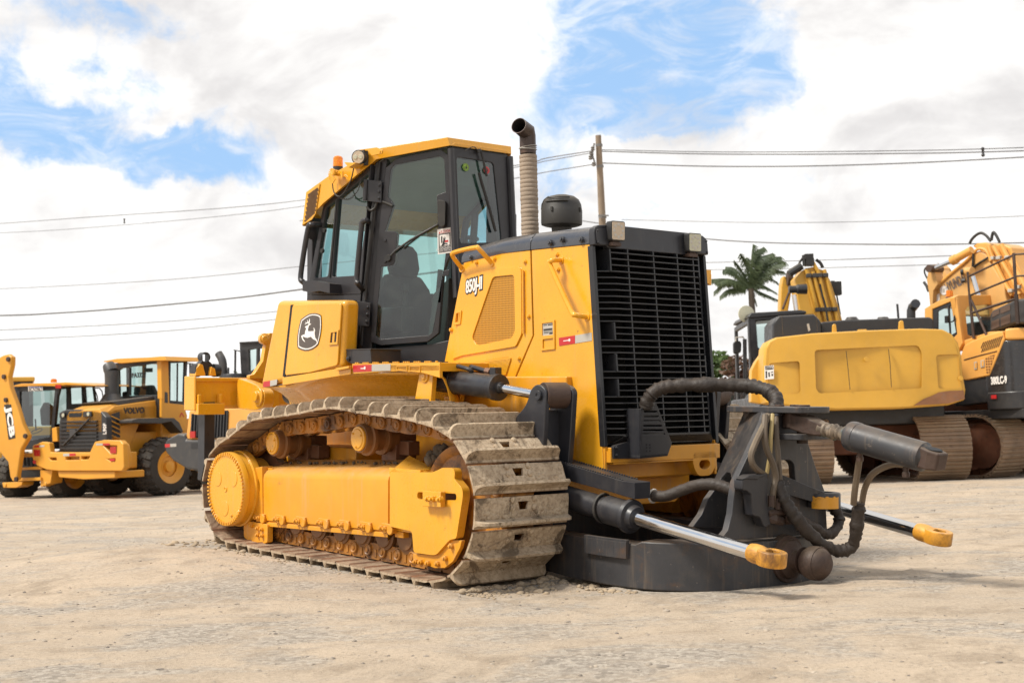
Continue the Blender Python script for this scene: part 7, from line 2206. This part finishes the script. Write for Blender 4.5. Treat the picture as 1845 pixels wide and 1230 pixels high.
def line(pts, label, r=.018, dep=None):
    """pts: (px, py, depth)"""
    P = [at_depth(x, y, d) for x, y, d in pts]
    if pts[0][0] < 1000 and pts[0][0] < 700:            # both ends run on out of sight
        P.insert(0, P[0] + (P[0] - P[1]).normalized() * 9)
    e = (P[-1] - P[-2]).normalized()
    if pts[-1][0] < 0 or pts[-1][0] > 1845: P += [P[-1] + e * 16 + V((0, 0, .25)), P[-1] + e * 34 + V((0, 0, .9))]
    b = NB(); o = P[0]
    tube(b, [p - o for p in spl(P, 8)], r, 5, caps=False)
    ob = obj('power_line', b, M['wire'], None, bev=0)
    ob.location = o
    return tag(ob, label, 'power line', 'power lines over the yard')
W = [([(1067, 272, 52), (985, 285, 55), (900, 303, 58), (500, 366, 75), (150, 392, 90), (-40, 405, 100)], 'topmost power line left of the pole, passing high behind the cab', .022),
     ([(1067, 275.5, 52), (985, 290, 55), (900, 307, 58), (500, 378, 75), (150, 411, 90), (-40, 421, 100)], 'second power line left of the pole, just under the topmost one', .018),
     ([(1071, 296, 52), (985, 310, 55), (900, 327, 58), (540, 398, 75)], 'power line leaving the pole low on its left, behind the exhaust stack', .02),
     ([(1085, 270, 52), (1300, 274, 50), (1600, 272, 48), (1900, 264, 46)], 'topmost power line right of the pole, reaching the right edge', .018),
     ([(1085, 273, 52), (1300, 278, 50), (1600, 277, 48), (1900, 270, 46)], 'power line just below the topmost right of the pole', .022),
     ([(1085, 294, 52), (1300, 300, 50), (1550, 297, 48), (1900, 280, 46)], 'lower power line right of the pole carrying a black spacer', .024),
     ([(1050, 398, 60), (1280, 431, 52), (1560, 440, 46), (1900, 436, 42)], 'power line passing above the palm and the mustard excavator', .024),
     ([(1270, 473, 52), (1500, 468, 47), (1900, 452, 42)], 'thin power line crossing behind the palm crown', .016),
     ([(1270, 486, 54), (1500, 482, 49), (1900, 468, 44)], 'thin power line just below the palm crest, lowest of the right side', .014),
     ([(1120, 396, 62), (1450, 401, 56), (1900, 387, 50)], 'faint power line high above the palm', .014),
     ([(560, 519, 44), (420, 537, 46), (250, 553, 48), (100, 564, 50), (-40, 569, 52)], 'thick dark power line low on the left, above the wheel loader cab', .030),
     ([(560, 478, 60), (300, 504, 66), (-40, 522, 74)], 'faint power line meeting the cab half way up its window', .016),
     ([(560, 555, 52), (300, 579, 56), (-40, 596, 60)], 'faint power line below the thick dark one on the left', .016),
     ([(560, 568, 52), (300, 596, 56), (-40, 614, 60)], 'lowest faint power line on the left above the machines', .016)]
for pts, lab, r in W: line(pts, lab, r)
def spacer(px, py, d, lab):
    b = NB(); lathe(b, (0, 0, -.16), (0, 0, 1), [(0, .03), (.05, .07), (.10, .04), (.22, .04), (.27, .07), (.32, .03)], 10)
    o = obj('line_spacer', b, M['blackp'], None, bev=0); o.location = at_depth(px, py, d)
    tag(o, lab, 'line spacer')
spacer(224, 398, 86, 'small black spacer hanging on the power lines at upper left')
spacer(1771, 274, 46.6, 'small black spacer on the power lines near the right edge')

# foliage
def leaf_mat(name, a, c_, tr=.25):
    m, nt, bs, out = mat_new(name); g = G(nt)
    oi = g.n('ShaderNodeTexCoord').outputs['Object']
    k = g.noise(oi, 1.6, 4, .6)
    g.set(bs, Base_Color=g.mix(g.ramp(k, .3, .7), a, c_), Roughness=.55)
    tl = g.n('ShaderNodeBsdfTranslucent', i={'Color': (*[min(1, x * 1.6) for x in c_], 1)})
    mx = g.n('ShaderNodeMixShader', i={0: tr, 1: bs.outputs[0], 2: tl.outputs[0]})
    nt.links.new(mx.outputs[0], out.inputs['Surface'])
    return m
M['palm'] = leaf_mat('palm_leaf', (.050, .080, .036), (.115, .145, .070), .35)
M['leaf'] = leaf_mat('bush_leaf', (.035, .070, .018), (.10, .15, .045))
M['leaf_red'] = leaf_mat('reddish_leaf', (.085, .035, .022), (.13, .075, .045))
M['trunk'] = surf('tree_bark', (.13, .10, .075), .9, dust=.2, var=.2, bump=.4)
def palm():
    dp = 48.0
    crown = at_depth(1353, 520, dp); foot = at_depth(1357, 620, dp); foot = foot + (foot - crown).normalized() * ((foot.z) / abs((foot - crown).normalized().z))
    root = thing('palm_tree', 'tall palm tree with wind-tossed fronds rising behind the mustard excavator', 'palm tree', None, loc=foot)
    c = crown - foot
    b = NB(); tube(b, spl([V((0, 0, -.1)), c * .5 + V((.05, 0, 0)), c], 6), .2, 10, rf=lambda t, i: .15 - .05 * t); obj('trunk', b, surf('palm_trunk', (.075, .058, .042), .9, dust=.1, var=.2, bump=.4), root, bev=0)
    b = NB(); sc = dp / FPX
    rng = random.Random(4)
    RT = V((1, 0, 0)); UP = V((0, 0, 1)); DPT = V((0, 1, 0))
    # frond tips in picture pixels from the crown
    tips = [(15, -72, 4), (40, -62, -10), (-2, -60, 20), (62, -30, 6), (55, -42, -18), (52, -12, 18), (35, 0, 24), (-48, -36, 8), (-62, -12, -8), (-66, 3, 10), (-40, -44, 25), (-30, -18, 30), (20, -50, 30), (30, -55, 30), (48, 22, 0), (10, 30, 10), (-20, -62, -20), (28, -76, 8), (6, -80, -6), (66, -46, 2), (-56, 12, 6), (44, 10, -10), (-30, -52, -8), (58, -58, 10), (-70, -20, 5)]
    for tx, ty, tz in tips:
        tip_ = V((tx * sc, tz * sc, -ty * sc))
        L = tip_.length
        midp = tip_ * .55 + UP * L * rng.uniform(.05, .30) - RT * rng.uniform(-.1, .2)
        pts = spl([c, c + midp, c + tip_], 9)
        for i in range(len(pts) - 1):
            t = i / (len(pts) - 1); p = pts[i]; q = pts[i + 1]; dr = (q - p).normalized()
            bar(b, p, q, .05 * (1 - t) + .015, .04 * (1 - t) + .012)
            if t < .10: continue
            sd_ = dr.cross(UP); sd_ = sd_.normalized() if sd_.length > .01 else RT
            for k in range(5):
                o = p + (q - p) * (k / 5)
                for s in (-1, 1):
                    ll = L * rng.uniform(.22, .40) * (1 - .55 * t) * (.55 + min(1, t * 3) * .45)
                    dv = (sd_ * s * rng.uniform(.4, .9) + dr * .65 - UP * rng.uniform(.6, 1.9) + RT * .45).normalized() * ll
                    wv = dr * .017
                    v1 = b.verts.new(o - wv); v2 = b.verts.new(o + wv); v3 = b.verts.new(o + dv * .6 + wv * .8); v4 = b.verts.new(o + dv)
                    b.faces.new((v1, v2, v3, v4))
    cr = obj('crown', b, M['palm'], root, bev=0, smooth=False)
palm()
def bush(name, label, cat, px0, px1, pytop, dp, seed, mat, n=1500, ls=.16, group=None, tr_mat='trunk'):
    rng = random.Random(seed)
    cx = (px0 + px1) / 2; g0 = at_depth(cx, 700, dp); foot = V((g0.x, g0.y, 0))
    hgt = at_depth(cx, pytop, dp).z; w = (px1 - px0) * dp / FPX / 2
    root = thing(name, label, cat, None, group=group, loc=foot)
    b = NB(); tube(b, [V((0, 0, -.1)), V((.05, 0, hgt * .5)), V((.1, 0, hgt * .8))], .1, 6, rf=lambda t, i: .14 - .035 * i)
    blobs = []
    for k in range(9):
        z = hgt * rng.uniform(.18, .86); r = max(w * rng.uniform(.5, .8), hgt * .13)
        blobs.append((V((rng.uniform(-w, w) * (1 - .3 * z / hgt), rng.uniform(-w, w) * .7, z)), r))
        tube(b, [V((.05, 0, hgt * .35)), blobs[-1][0]], .04, 5, rf=lambda t, i: .05 - .03 * t)
    obj('trunk', b, M[tr_mat], root, bev=0)
    b = NB()
    for k in range(n):
        c, r = rng.choice(blobs)
        d = V((rng.gauss(0, 1), rng.gauss(0, 1), rng.gauss(0, 1))).normalized() * r * rng.uniform(.45, 1.12)
        d.z *= .8
        p = c + d
        if p.z < .1: continue
        e1 = V((rng.gauss(0, 1), rng.gauss(0, 1), rng.gauss(0, .6))).normalized() * ls * rng.uniform(.6, 1.3); e2 = e1.cross(V((rng.gauss(0, 1), rng.gauss(0, 1), rng.gauss(0, 1)))).normalized() * ls * .45
        b.faces.new([b.verts.new(p + q) for q in (e1, e2, -e1, -e2)])
    obj('crown', b, M[mat], root, bev=0, smooth=False)
bush('tree', 'leafy green tree showing between the bulldozer grille and the mustard excavator cab', 'tree', 1280, 1356, 606, 44, 21, 'leaf', n=3600, ls=.13)
bush('shrub', 'reddish brown shrub beside the green tree, left of the mustard excavator cab', 'shrub', 1322, 1376, 628, 42, 22, 'leaf_red', n=2200, ls=.11)
bush('tree', 'pale green tree glimpsed under the mustard excavator counterweight', 'tree', 1590, 1650, 725, 40, 23, 'leaf', n=1200, ls=.16)
bush('tree', 'thin airy tree behind the cab of the half hidden loader, left of the bulldozer', 'tree', 408, 436, 634, 40, 24, 'leaf', n=520, ls=.12)
# dark mesh fence behind the machines
fa = at_depth(1240, 800, 37); fb = at_depth(1420, 795, 36)
FN = thing('fence', 'dark mesh fence standing behind the bulldozer grille and the push frame', 'fence', None, loc=V((fa.x, fa.y, 0)))
b = NB(); fv = V((fb.x - fa.x, fb.y - fa.y, 0)); hF = at_depth(1320, 700, 36.5).z
for i in range(7): cyl(b, fv * (i / 6), fv * (i / 6) + V((0, 0, hF)), .035, n=6)
for k in range(3): bar(b, V((0, 0, hF * (.05 + .46 * k))), fv + V((0, 0, hF * (.05 + .46 * k))), .03, .03)
obj('fence_posts', b, M['dark_m'], FN, bev=0)
b = NB()
for i in range(140): bar(b, fv * (i / 139) + V((0, 0, .05)), fv * (i / 139) + V((0, 0, hF * .97)), .008, .008, (0, 1, 0))
obj('fence_mesh', b, M['dark_m'], FN, bev=0)

# loose stones on the yard
rng = random.Random(99)
b = NB()
def stone(x, y, s):
    z = gz(x, y)
    r = bmesh.ops.create_icosphere(STB, subdivisions=1, radius=s)
    f = rng.uniform(0, 90); sc_ = V((rng.uniform(.8, 1.5), rng.uniform(.8, 1.4), rng.uniform(.45, .8)))
    for v in r['verts']:
        n_ = v.co.normalized()
        v.co = V((v.co.x * sc_.x, v.co.y * sc_.y, v.co.z * sc_.z)) * (1 + .35 * mnoise.noise(n_ * 1.6 + V((f, f, f)))) + V((x, y, z - s * .05))
STB = b
STONES = []
for k in range(2600):
    y = 4.6 + rng.random() ** 1.7 * 17
    x = rng.uniform(-.40, .40) * (y + 1.5)
    s = .0035 + abs(rng.gauss(0, .0045)) + .0003 * max(0, y - 8)
    if rng.random() < .02: s *= 2.2
    STONES.append((x, y, s))
# ------------------------------------------------------------------ sky, sun, ground
SUN_DIR = V((-.80, -.36, 1.15)).normalized()
SUN_EL = math.asin(SUN_DIR.z); SUN_AZ = math.atan2(SUN_DIR.x, SUN_DIR.y)
sd = bpy.data.lights.new('sun', 'SUN'); so = bpy.data.objects.new('sun', sd); COL.objects.link(so)
sd.energy = 3.2; sd.angle = rad(13); sd.color = (1.0, .95, .86)
so.rotation_euler = (-SUN_DIR).to_track_quat('-Z', 'Y').to_euler()

w = bpy.data.worlds.new('World'); scene.world = w; w.use_nodes = True
nt = w.node_tree; g = G(nt); bg = nt.nodes['Background']
sky = g.n('ShaderNodeTexSky', sky_type='NISHITA')
sky.sun_disc = False; sky.sun_elevation = SUN_EL; sky.sun_rotation = SUN_AZ
sky.altitude = 0; sky.air_density = 1.0; sky.dust_density = 0.6; sky.ozone_density = 1.0
tc = g.n('ShaderNodeTexCoord').outputs['Generated']
sp = g.n('ShaderNodeSeparateXYZ', i={0: tc})
X, Y, Z = sp.outputs
az = g.math('ARCTAN2', X, Y); el = g.math('ARCSINE', Z)
zc = g.math('ADD', g.math('MAXIMUM', Z, 0.0), 0.10)
pv = g.n('ShaderNodeCombineXYZ', i={0: g.math('DIVIDE', X, zc), 1: g.math('DIVIDE', Y, zc), 2: 0.0}).outputs[0]
big = g.noise(pv, .55, 8, .6, .3)
fine = g.noise(pv, 2.2, 9, .62, .4)
# gaps of open sky, by direction (azimuth, elevation, half-widths)
GAPS = [(-.325, .226, .085, .030, 1.25), (-.225, .197, .050, .022, 1.05), (-.29, .299, .060, .018, .75), (-.255, .228, .030, .012, -.55), (-.35, .265, .02, .018, .4), (.105, .295, .065, .045, 1.2), (.10, .247, .072, .034, 1.05), (.158, .246, .048, .045, .8), (.155, .30, .02, .02, .3), (.205, .235, .014, .022, .35), (.08, .163, .10, .012, .42), (.032, .19, .045, .035, .62), (.232, .309, .018, .008, .55), (.07, .205, .05, .012, -.25)]
wob = g.math('MULTIPLY', g.math('SUBTRACT', g.noise(tc, 9, 8, .62, .2), .5), .09)
wob2 = g.math('MULTIPLY', g.math('SUBTRACT', g.noise(g.scale(tc, (1.3, 1.1, 1.7)), 11, 8, .62, .2), .5), .09)
az2 = g.math('ADD', az, wob); el2 = g.math('ADD', el, wob2)
gap = None
for a0, e0, ra, re, k in GAPS:
    if k == 0: continue
    dx = g.math('DIVIDE', g.math('SUBTRACT', az2, a0), ra); dy = g.math('DIVIDE', g.math('SUBTRACT', el2, e0), re)
    r2 = g.math('ADD', g.math('MULTIPLY', dx, dx), g.math('MULTIPLY', dy, dy))
    v = g.math('MULTIPLY', g.math('EXPONENT', g.math('MULTIPLY', r2, -.8)), k)
    gap = v if gap is None else g.math('ADD', gap, v)
# elsewhere in the sky the cloud field thins at random
high = g.ramp(el, .32, .55)
rnd = g.math('MULTIPLY', g.ramp(big, .42, .62), high)
tex = g.math('ADD', g.math('MULTIPLY', g.math('SUBTRACT', g.noise(tc, 24, 9, .66, .4), .5), 1.5), g.math('MULTIPLY', g.math('SUBTRACT', g.noise(tc, 8, 6, .6, .5), .5), 1.1))
gapn = g.math('ADD', g.math('ADD', gap, rnd), tex)
cover = g.ramp(gapn, .38, 1.08, 1.0, 0.0)
wisp = g.math('MULTIPLY', g.ramp(g.noise(g.scale(tc, (1, 1, 2.6)), 15, 9, .62, .8), .42, .68), .55)
cover = g.math('MAXIMUM', cover, wisp)
shade = g.noise(g.scale(tc, (1, 1, 2.0)), 6.5, 6, .55, .5)
shade2 = g.noise(g.scale(tc, (1, 1, 1.6)), 18, 6, .6, .5)
sh = g.math('ADD', g.math('MULTIPLY', g.ramp(shade, .34, .58), .72), g.math('MULTIPLY', g.ramp(shade2, .35, .65), .28))
cloud = g.mix(sh, (.56, .546, .543), (.84, .826, .806))
skyc = g.mix(1.0, sky.outputs[0], (.10, .10, .10), 'MULTIPLY')
skyc = g.mix(1.0, skyc, g.mix(.8, skyc, (.29, .47, .73)))
col = g.mix(cover, skyc, cloud)
nt.links.new(col, bg.inputs['Color']); bg.inputs['Strength'].default_value = 1.0

# ground
def dozer_rise(x, y):
    p = D.Mi @ (V((x, y, 0)) - D.O)
    xl, yl_ = p.x, p.y
    t = max(0.0, -xl)
    h = t * math.tan(DPIT)
    if t > 3.4: h = 3.4 * math.tan(DPIT) * max(0, 1 - (t - 3.4) / 2.6) ** 1.0
    f = 1.0
    if abs(yl_) > 1.8: f = max(0.0, 1 - (abs(yl_) - 1.8) / 2.6)
    f = f * f * (3 - 2 * f)
    return h * f
def gz(x, y):
    d = math.hypot(x, y)
    h = dozer_rise(x, y)
    n = .018 * mnoise.fractal(V((x * .35, y * .35, 1.3)), 1.0, 2.0, 4)
    n += .008 * mnoise.fractal(V((x * 2.1, y * 2.1, 4.3)), .9, 2.1, 4)
    n += .006 * mnoise.fractal(V((x * 9, y * 9, 7.1)), .8, 2.1, 3)
    # calm near the machine footprints
    p = D.Mi @ (V((x, y, 0)) - D.O)
    if -3.4 < p.x < 1.6 and abs(p.y) < 1.7: n = n * .35 + (.006 if p.x < .2 else -.012)
    else: n = n * .8 + .004
    # soil pushed up along the track edge
    if -.5 < p.x < .9 and -1.0 < p.y < -.3: n += .035 * max(0, mnoise.noise(V((x * 5, y * 5, 9))) + .35) * min(1, (p.x + .5) * 3)
    fade = max(0, min(1, (60 - d) / 35))
    return h + n * fade
b = NB()
def grid(x0, x1, y0, y1, nx, ny, z=gz):
    rows = []
    for j in range(ny + 1):
        y = y0 + (y1 - y0) * j / ny
        rows.append([b.verts.new((x0 + (x1 - x0) * i / nx, y, z(x0 + (x1 - x0) * i / nx, y))) for i in range(nx + 1)])
    for r, s in zip(rows, rows[1:]):
        for i in range(nx): b.faces.new((r[i], r[i + 1], s[i + 1], s[i]))
# one sheet: rows get sparser with distance
ys = []; y = 2.0
while y < 18: ys.append(y); y += .035 + .004 * max(0, y - 4)
while y < 70: ys.append(y); y += .25 + (y - 18) * .05
while y < 2500: ys.append(y); y *= 1.35
ys = [-300, -60, -10, 0.5] + ys + [2600]
NX = 300
def xs_at(y):
    h = max(5.0, abs(y) * .62 + 2.5) if y < 18 else abs(y) * .75 + 3
    h = h if y > 1 else 8
    core = [-h + 2 * h * i / NX for i in range(NX + 1)]
    far = 3000
    return [-far, -h * 3 - 40] + core + [h * 3 + 40, far]
rows = [[b.verts.new((x, y, gz(x, y))) for x in xs_at(y)] for y in ys]
for r, s in zip(rows, rows[1:]):
    for i in range(len(r) - 1): b.faces.new((r[i], r[i + 1], s[i + 1], s[i]))
m, nt2, bs, out = mat_new('packed_gravel_dirt')
g = G(nt2)
co = g.n('ShaderNodeTexCoord').outputs['Object']
n0 = g.noise(co, .45, 6, .6, .4); n1 = g.noise(co, 2.6, 8, .68, .3); n2 = g.noise(co, 22, 8, .72); n3 = g.noise(co, 120, 4, .6)
vor = g.n('ShaderNodeTexVoronoi', i={'Vector': co, 'Scale': 46.0}); vor2 = g.n('ShaderNodeTexVoronoi', i={'Vector': co, 'Scale': 130.0})
c = g.mix(g.ramp(n0, .32, .68), (.505, .400, .292), (.425, .342, .255))
c = g.mix(g.ramp(n1, .45, .68, 0, .8), c, (.315, .245, .175))
c = g.mix(g.ramp(g.noise(g.scale(co, (.5, 2.2, 1)), 1.1, 8, .7, .5), .54, .66, 0, .55), c, (.42, .345, .27))
c = g.mix(g.ramp(n2, .55, .75, 0, .55), c, (.235, .195, .15))
c = g.mix(g.math('MULTIPLY', g.ramp(vor2.outputs['Distance'], .10, .28, 1, 0), g.ramp(n2, .42, .6, 0, .6)), c, g.mix(vor2.outputs['Color'], (.24, .21, .18), (.56, .50, .42)))
c = g.mix(g.math('MULTIPLY', g.ramp(vor.outputs['Distance'], .06, .2, 1, 0), g.ramp(n1, .50, .62, 0, .8)), c, g.mix(vor.outputs['Color'], (.25, .225, .195), (.60, .55, .48)))
lane = g.n('ShaderNodeMapping', i={'Vector': co, 'Rotation': (0, 0, .32)}).outputs[0]
ls = g.n('ShaderNodeSeparateXYZ', i={0: lane})
lm = g.math('MULTIPLY', g.ramp(g.math('ABSOLUTE', g.math('SUBTRACT', g.math('FRACT', g.math('ADD', g.math('MULTIPLY', ls.outputs[1], .42), g.math('MULTIPLY', n0, .5))), .5)), .13, .17, 1, 0), g.ramp(g.noise(co, .33, 4, .6), .46, .58))
cleat = g.math('MULTIPLY', g.ramp(g.math('ABSOLUTE', g.math('SUBTRACT', g.math('FRACT', g.math('ADD', g.math('MULTIPLY', ls.outputs[0], 5.2), g.math('MULTIPLY', n1, .7))), .5)), .10, .30), lm)
c = g.mix(g.math('MULTIPLY', cleat, .38), c, (.30, .235, .17))
grit = g.noise(co, 38, 7, .82)
gp = g.ramp(g.noise(g.scale(co, (.7, 1.1, 1)), 1.25, 9, .72, .6), .46, .60)
gs = g.n('ShaderNodeTexVoronoi', i={'Vector': co, 'Scale': 40.0}); gv = g.n('ShaderNodeSeparateColor', i={0: gs.outputs['Color']}).outputs[0]
grv = g.mix(gv, (.19, .17, .147), (.47, .42, .355))
c = g.mix(g.math('MULTIPLY', gp, .75), c, grv)
c = g.mix(g.ramp(grit, .52, .62, 0, .62), c, (.235, .19, .145)); c = g.mix(g.ramp(grit, .36, .46, .45, 0), c, (.60, .50, .39))
clod = g.ramp(g.noise(co, 13, 9, .78, .3), .60, .68)
c = g.mix(g.math('MULTIPLY', clod, .55), c, (.21, .165, .12))
h = g.math('ADD', g.math('ADD', g.math('ADD', g.math('MULTIPLY', cleat, .3), g.math('MULTIPLY', grit, .35)), g.math('ADD', g.math('MULTIPLY', n1, .35), g.math('MULTIPLY', n2, .5))), g.math('ADD', g.math('MULTIPLY', n3, .18), g.math('MULTIPLY', g.ramp(vor.outputs['Distance'], 0, .25, .35, 0), g.ramp(n1, .46, .6))))
g.set(bs, Base_Color=c, Roughness=.92, Normal=g.bump(h, .8, .028))
bs.inputs['Specular IOR Level'].default_value = .2
go = obj('ground', b, m, None, bev=0, sharp=180)
go['kind'] = 'structure'

# soil pushed up where the machine stands
b = NB(); rng = random.Random(17)
def clod_at(xl, yl_, s):
    w_ = D.M @ V((xl, yl_, 0)) + D.O
    z = gz(w_.x, w_.y); r = bmesh.ops.create_icosphere(b, subdivisions=2 if s > .02 else 1, radius=s); f = rng.uniform(0, 90)
    for v in r['verts']:
        n_ = v.co.normalized(); v.co = V((v.co.x * 1.25, v.co.y * 1.15, v.co.z * .75)) * (1 + .5 * mnoise.noise(n_ * 2 + V((f, f, f)))) + V((w_.x, w_.y, z + s * .1))
for k in range(520):
    u = rng.random()
    if u < .5: clod_at(.12 + abs(rng.gauss(0, .17)), rng.uniform(-1.6, -.75), .004 + abs(rng.gauss(0, .009)))
    elif u < .75: clod_at(rng.uniform(-3.3, .2), -1.585 - abs(rng.gauss(0, .06)), .003 + abs(rng.gauss(0, .007)))
    elif u < .9: clod_at(-3.1 - abs(rng.gauss(0, .25)), rng.uniform(-1.8, -1.1), .004 + abs(rng.gauss(0, .010)))
    else: clod_at(rng.uniform(.5, 1.0), -.86 - abs(rng.gauss(0, .08)), .004 + abs(rng.gauss(0, .008)))
sl = obj('loose_soil', b, surf('crumbled_soil', (.36, .275, .185), .95, dust=.3, var=.2, bump=.4, bscale=70), None, bev=0, sharp=80)
tag(sl, 'crumbled soil clods lying along the bulldozer track and push frame', 'soil', None, 'stuff')
scene.render.engine = 'CYCLES'
scene.cycles.use_denoising = True
try: scene.cycles.denoiser = 'OPENIMAGEDENOISE'
except Exception: pass
scene.cycles.max_bounces = 8; scene.cycles.transparent_max_bounces = 12; scene.cycles.glossy_bounces = 4
scene.cycles.sample_clamp_indirect = 6
scene.view_settings.view_transform = 'Standard'; scene.view_settings.look = 'None'; scene.view_settings.gamma = 1
scene.view_settings.exposure = 0.52
for x, y, s in STONES: stone(x, y, s)
m, nt3, bs3, out3 = mat_new('yard_stone'); g = G(nt3)
co = g.n('ShaderNodeTexCoord').outputs['Object']; vr = g.n('ShaderNodeTexVoronoi', i={'Vector': co, 'Scale': 9.0})
g.set(bs3, Base_Color=g.mix(g.n('ShaderNodeSeparateColor', i={0: vr.outputs['Color']}).outputs[0], (.17, .145, .12), (.42, .35, .27)), Roughness=.9)
st = obj('loose_gravel', STB, m, None, bev=0, sharp=60)
tag(st, 'small loose stones scattered over the packed dirt yard', 'gravel', None, 'stuff')
# ------------------------------------------------------------------ separate pieces become objects of their own
def split_pieces(o, gap=.012):
    me = o.data; n = len(me.vertices)
    par = list(range(n))
    def find(i):
        while par[i] != i: par[i] = par[par[i]]; i = par[i]
        return i
    for e in me.edges:
        a, c = find(e.vertices[0]), find(e.vertices[1])
        if a != c: par[a] = c
    isl = {}
    for i in range(n): isl.setdefault(find(i), []).append(i)
    if len(isl) < 2: return
    boxes = []
    for vs in isl.values():
        xs = [me.vertices[i].co for i in vs]
        boxes.append([[min(p[k] for p in xs) - gap for k in range(3)], [max(p[k] for p in xs) + gap for k in range(3)], set(vs)])
    merged = True
    while merged:
        merged = False
        for i in range(len(boxes)):
            for j in range(i + 1, len(boxes)):
                A, Bx = boxes[i], boxes[j]
                if all(A[0][k] <= Bx[1][k] and Bx[0][k] <= A[1][k] for k in range(3)):
                    boxes[i] = [[min(A[0][k], Bx[0][k]) for k in range(3)], [max(A[1][k], Bx[1][k]) for k in range(3)], A[2] | Bx[2]]
                    boxes.pop(j); merged = True; break
            if merged: break
    if len(boxes) < 2: return
    src = bmesh.new(); src.from_mesh(me); src.verts.ensure_lookup_table()
    for k, bx in enumerate(boxes[1:]):
        c = src.copy(); c.verts.ensure_lookup_table()
        bmesh.ops.delete(c, geom=[v for v in c.verts if v.index not in bx[2]], context='VERTS')
        m2 = bpy.data.meshes.new(me.name); c.to_mesh(m2); c.free()
        for mt in me.materials: m2.materials.append(mt)
        d = o.copy(); d.data = m2; COL.objects.link(d)
    bmesh.ops.delete(src, geom=[v for v in src.verts if v.index not in boxes[0][2]], context='VERTS')
    src.to_mesh(me); src.free()
SPLIT = ('ripper_arm', 'shank_pocket', 'boom_pipe', 'pipe_clamp', 'lifting_eye', 'hood_bolts', 'panel_bolts', 'header_cover', 'far_hinge', 'pocket_pin', 'boom_hoses', 'black_stripe', 'arm_pin', 'door_latch',
         'hydraulic_fitting', 'hose_clamp', 'window_bar', 'fender', 'ripper_cylinder', 'lifting_boss', 'mirror_arm', 'boom_decal', 'hood_knob', 'cab_rail', 'guard_bolts', 'door_fittings', 'bowl_clip', 'insulator_bracket', 'steel_band',
         'rear_post', 'control_levers', 'hydraulic_block', 'scuff_line', 'pin_cover', 'hydraulic_pipe', 'band_ribs', 'bulb', 'wiring_conduit', 'antenna', 'undercarriage', 'tape_print')
for o in list(COL.objects):
    if o.type == 'MESH' and o.name.split('.')[0] in SPLIT and o.parent is not None and not o.children:
        split_pieces(o)
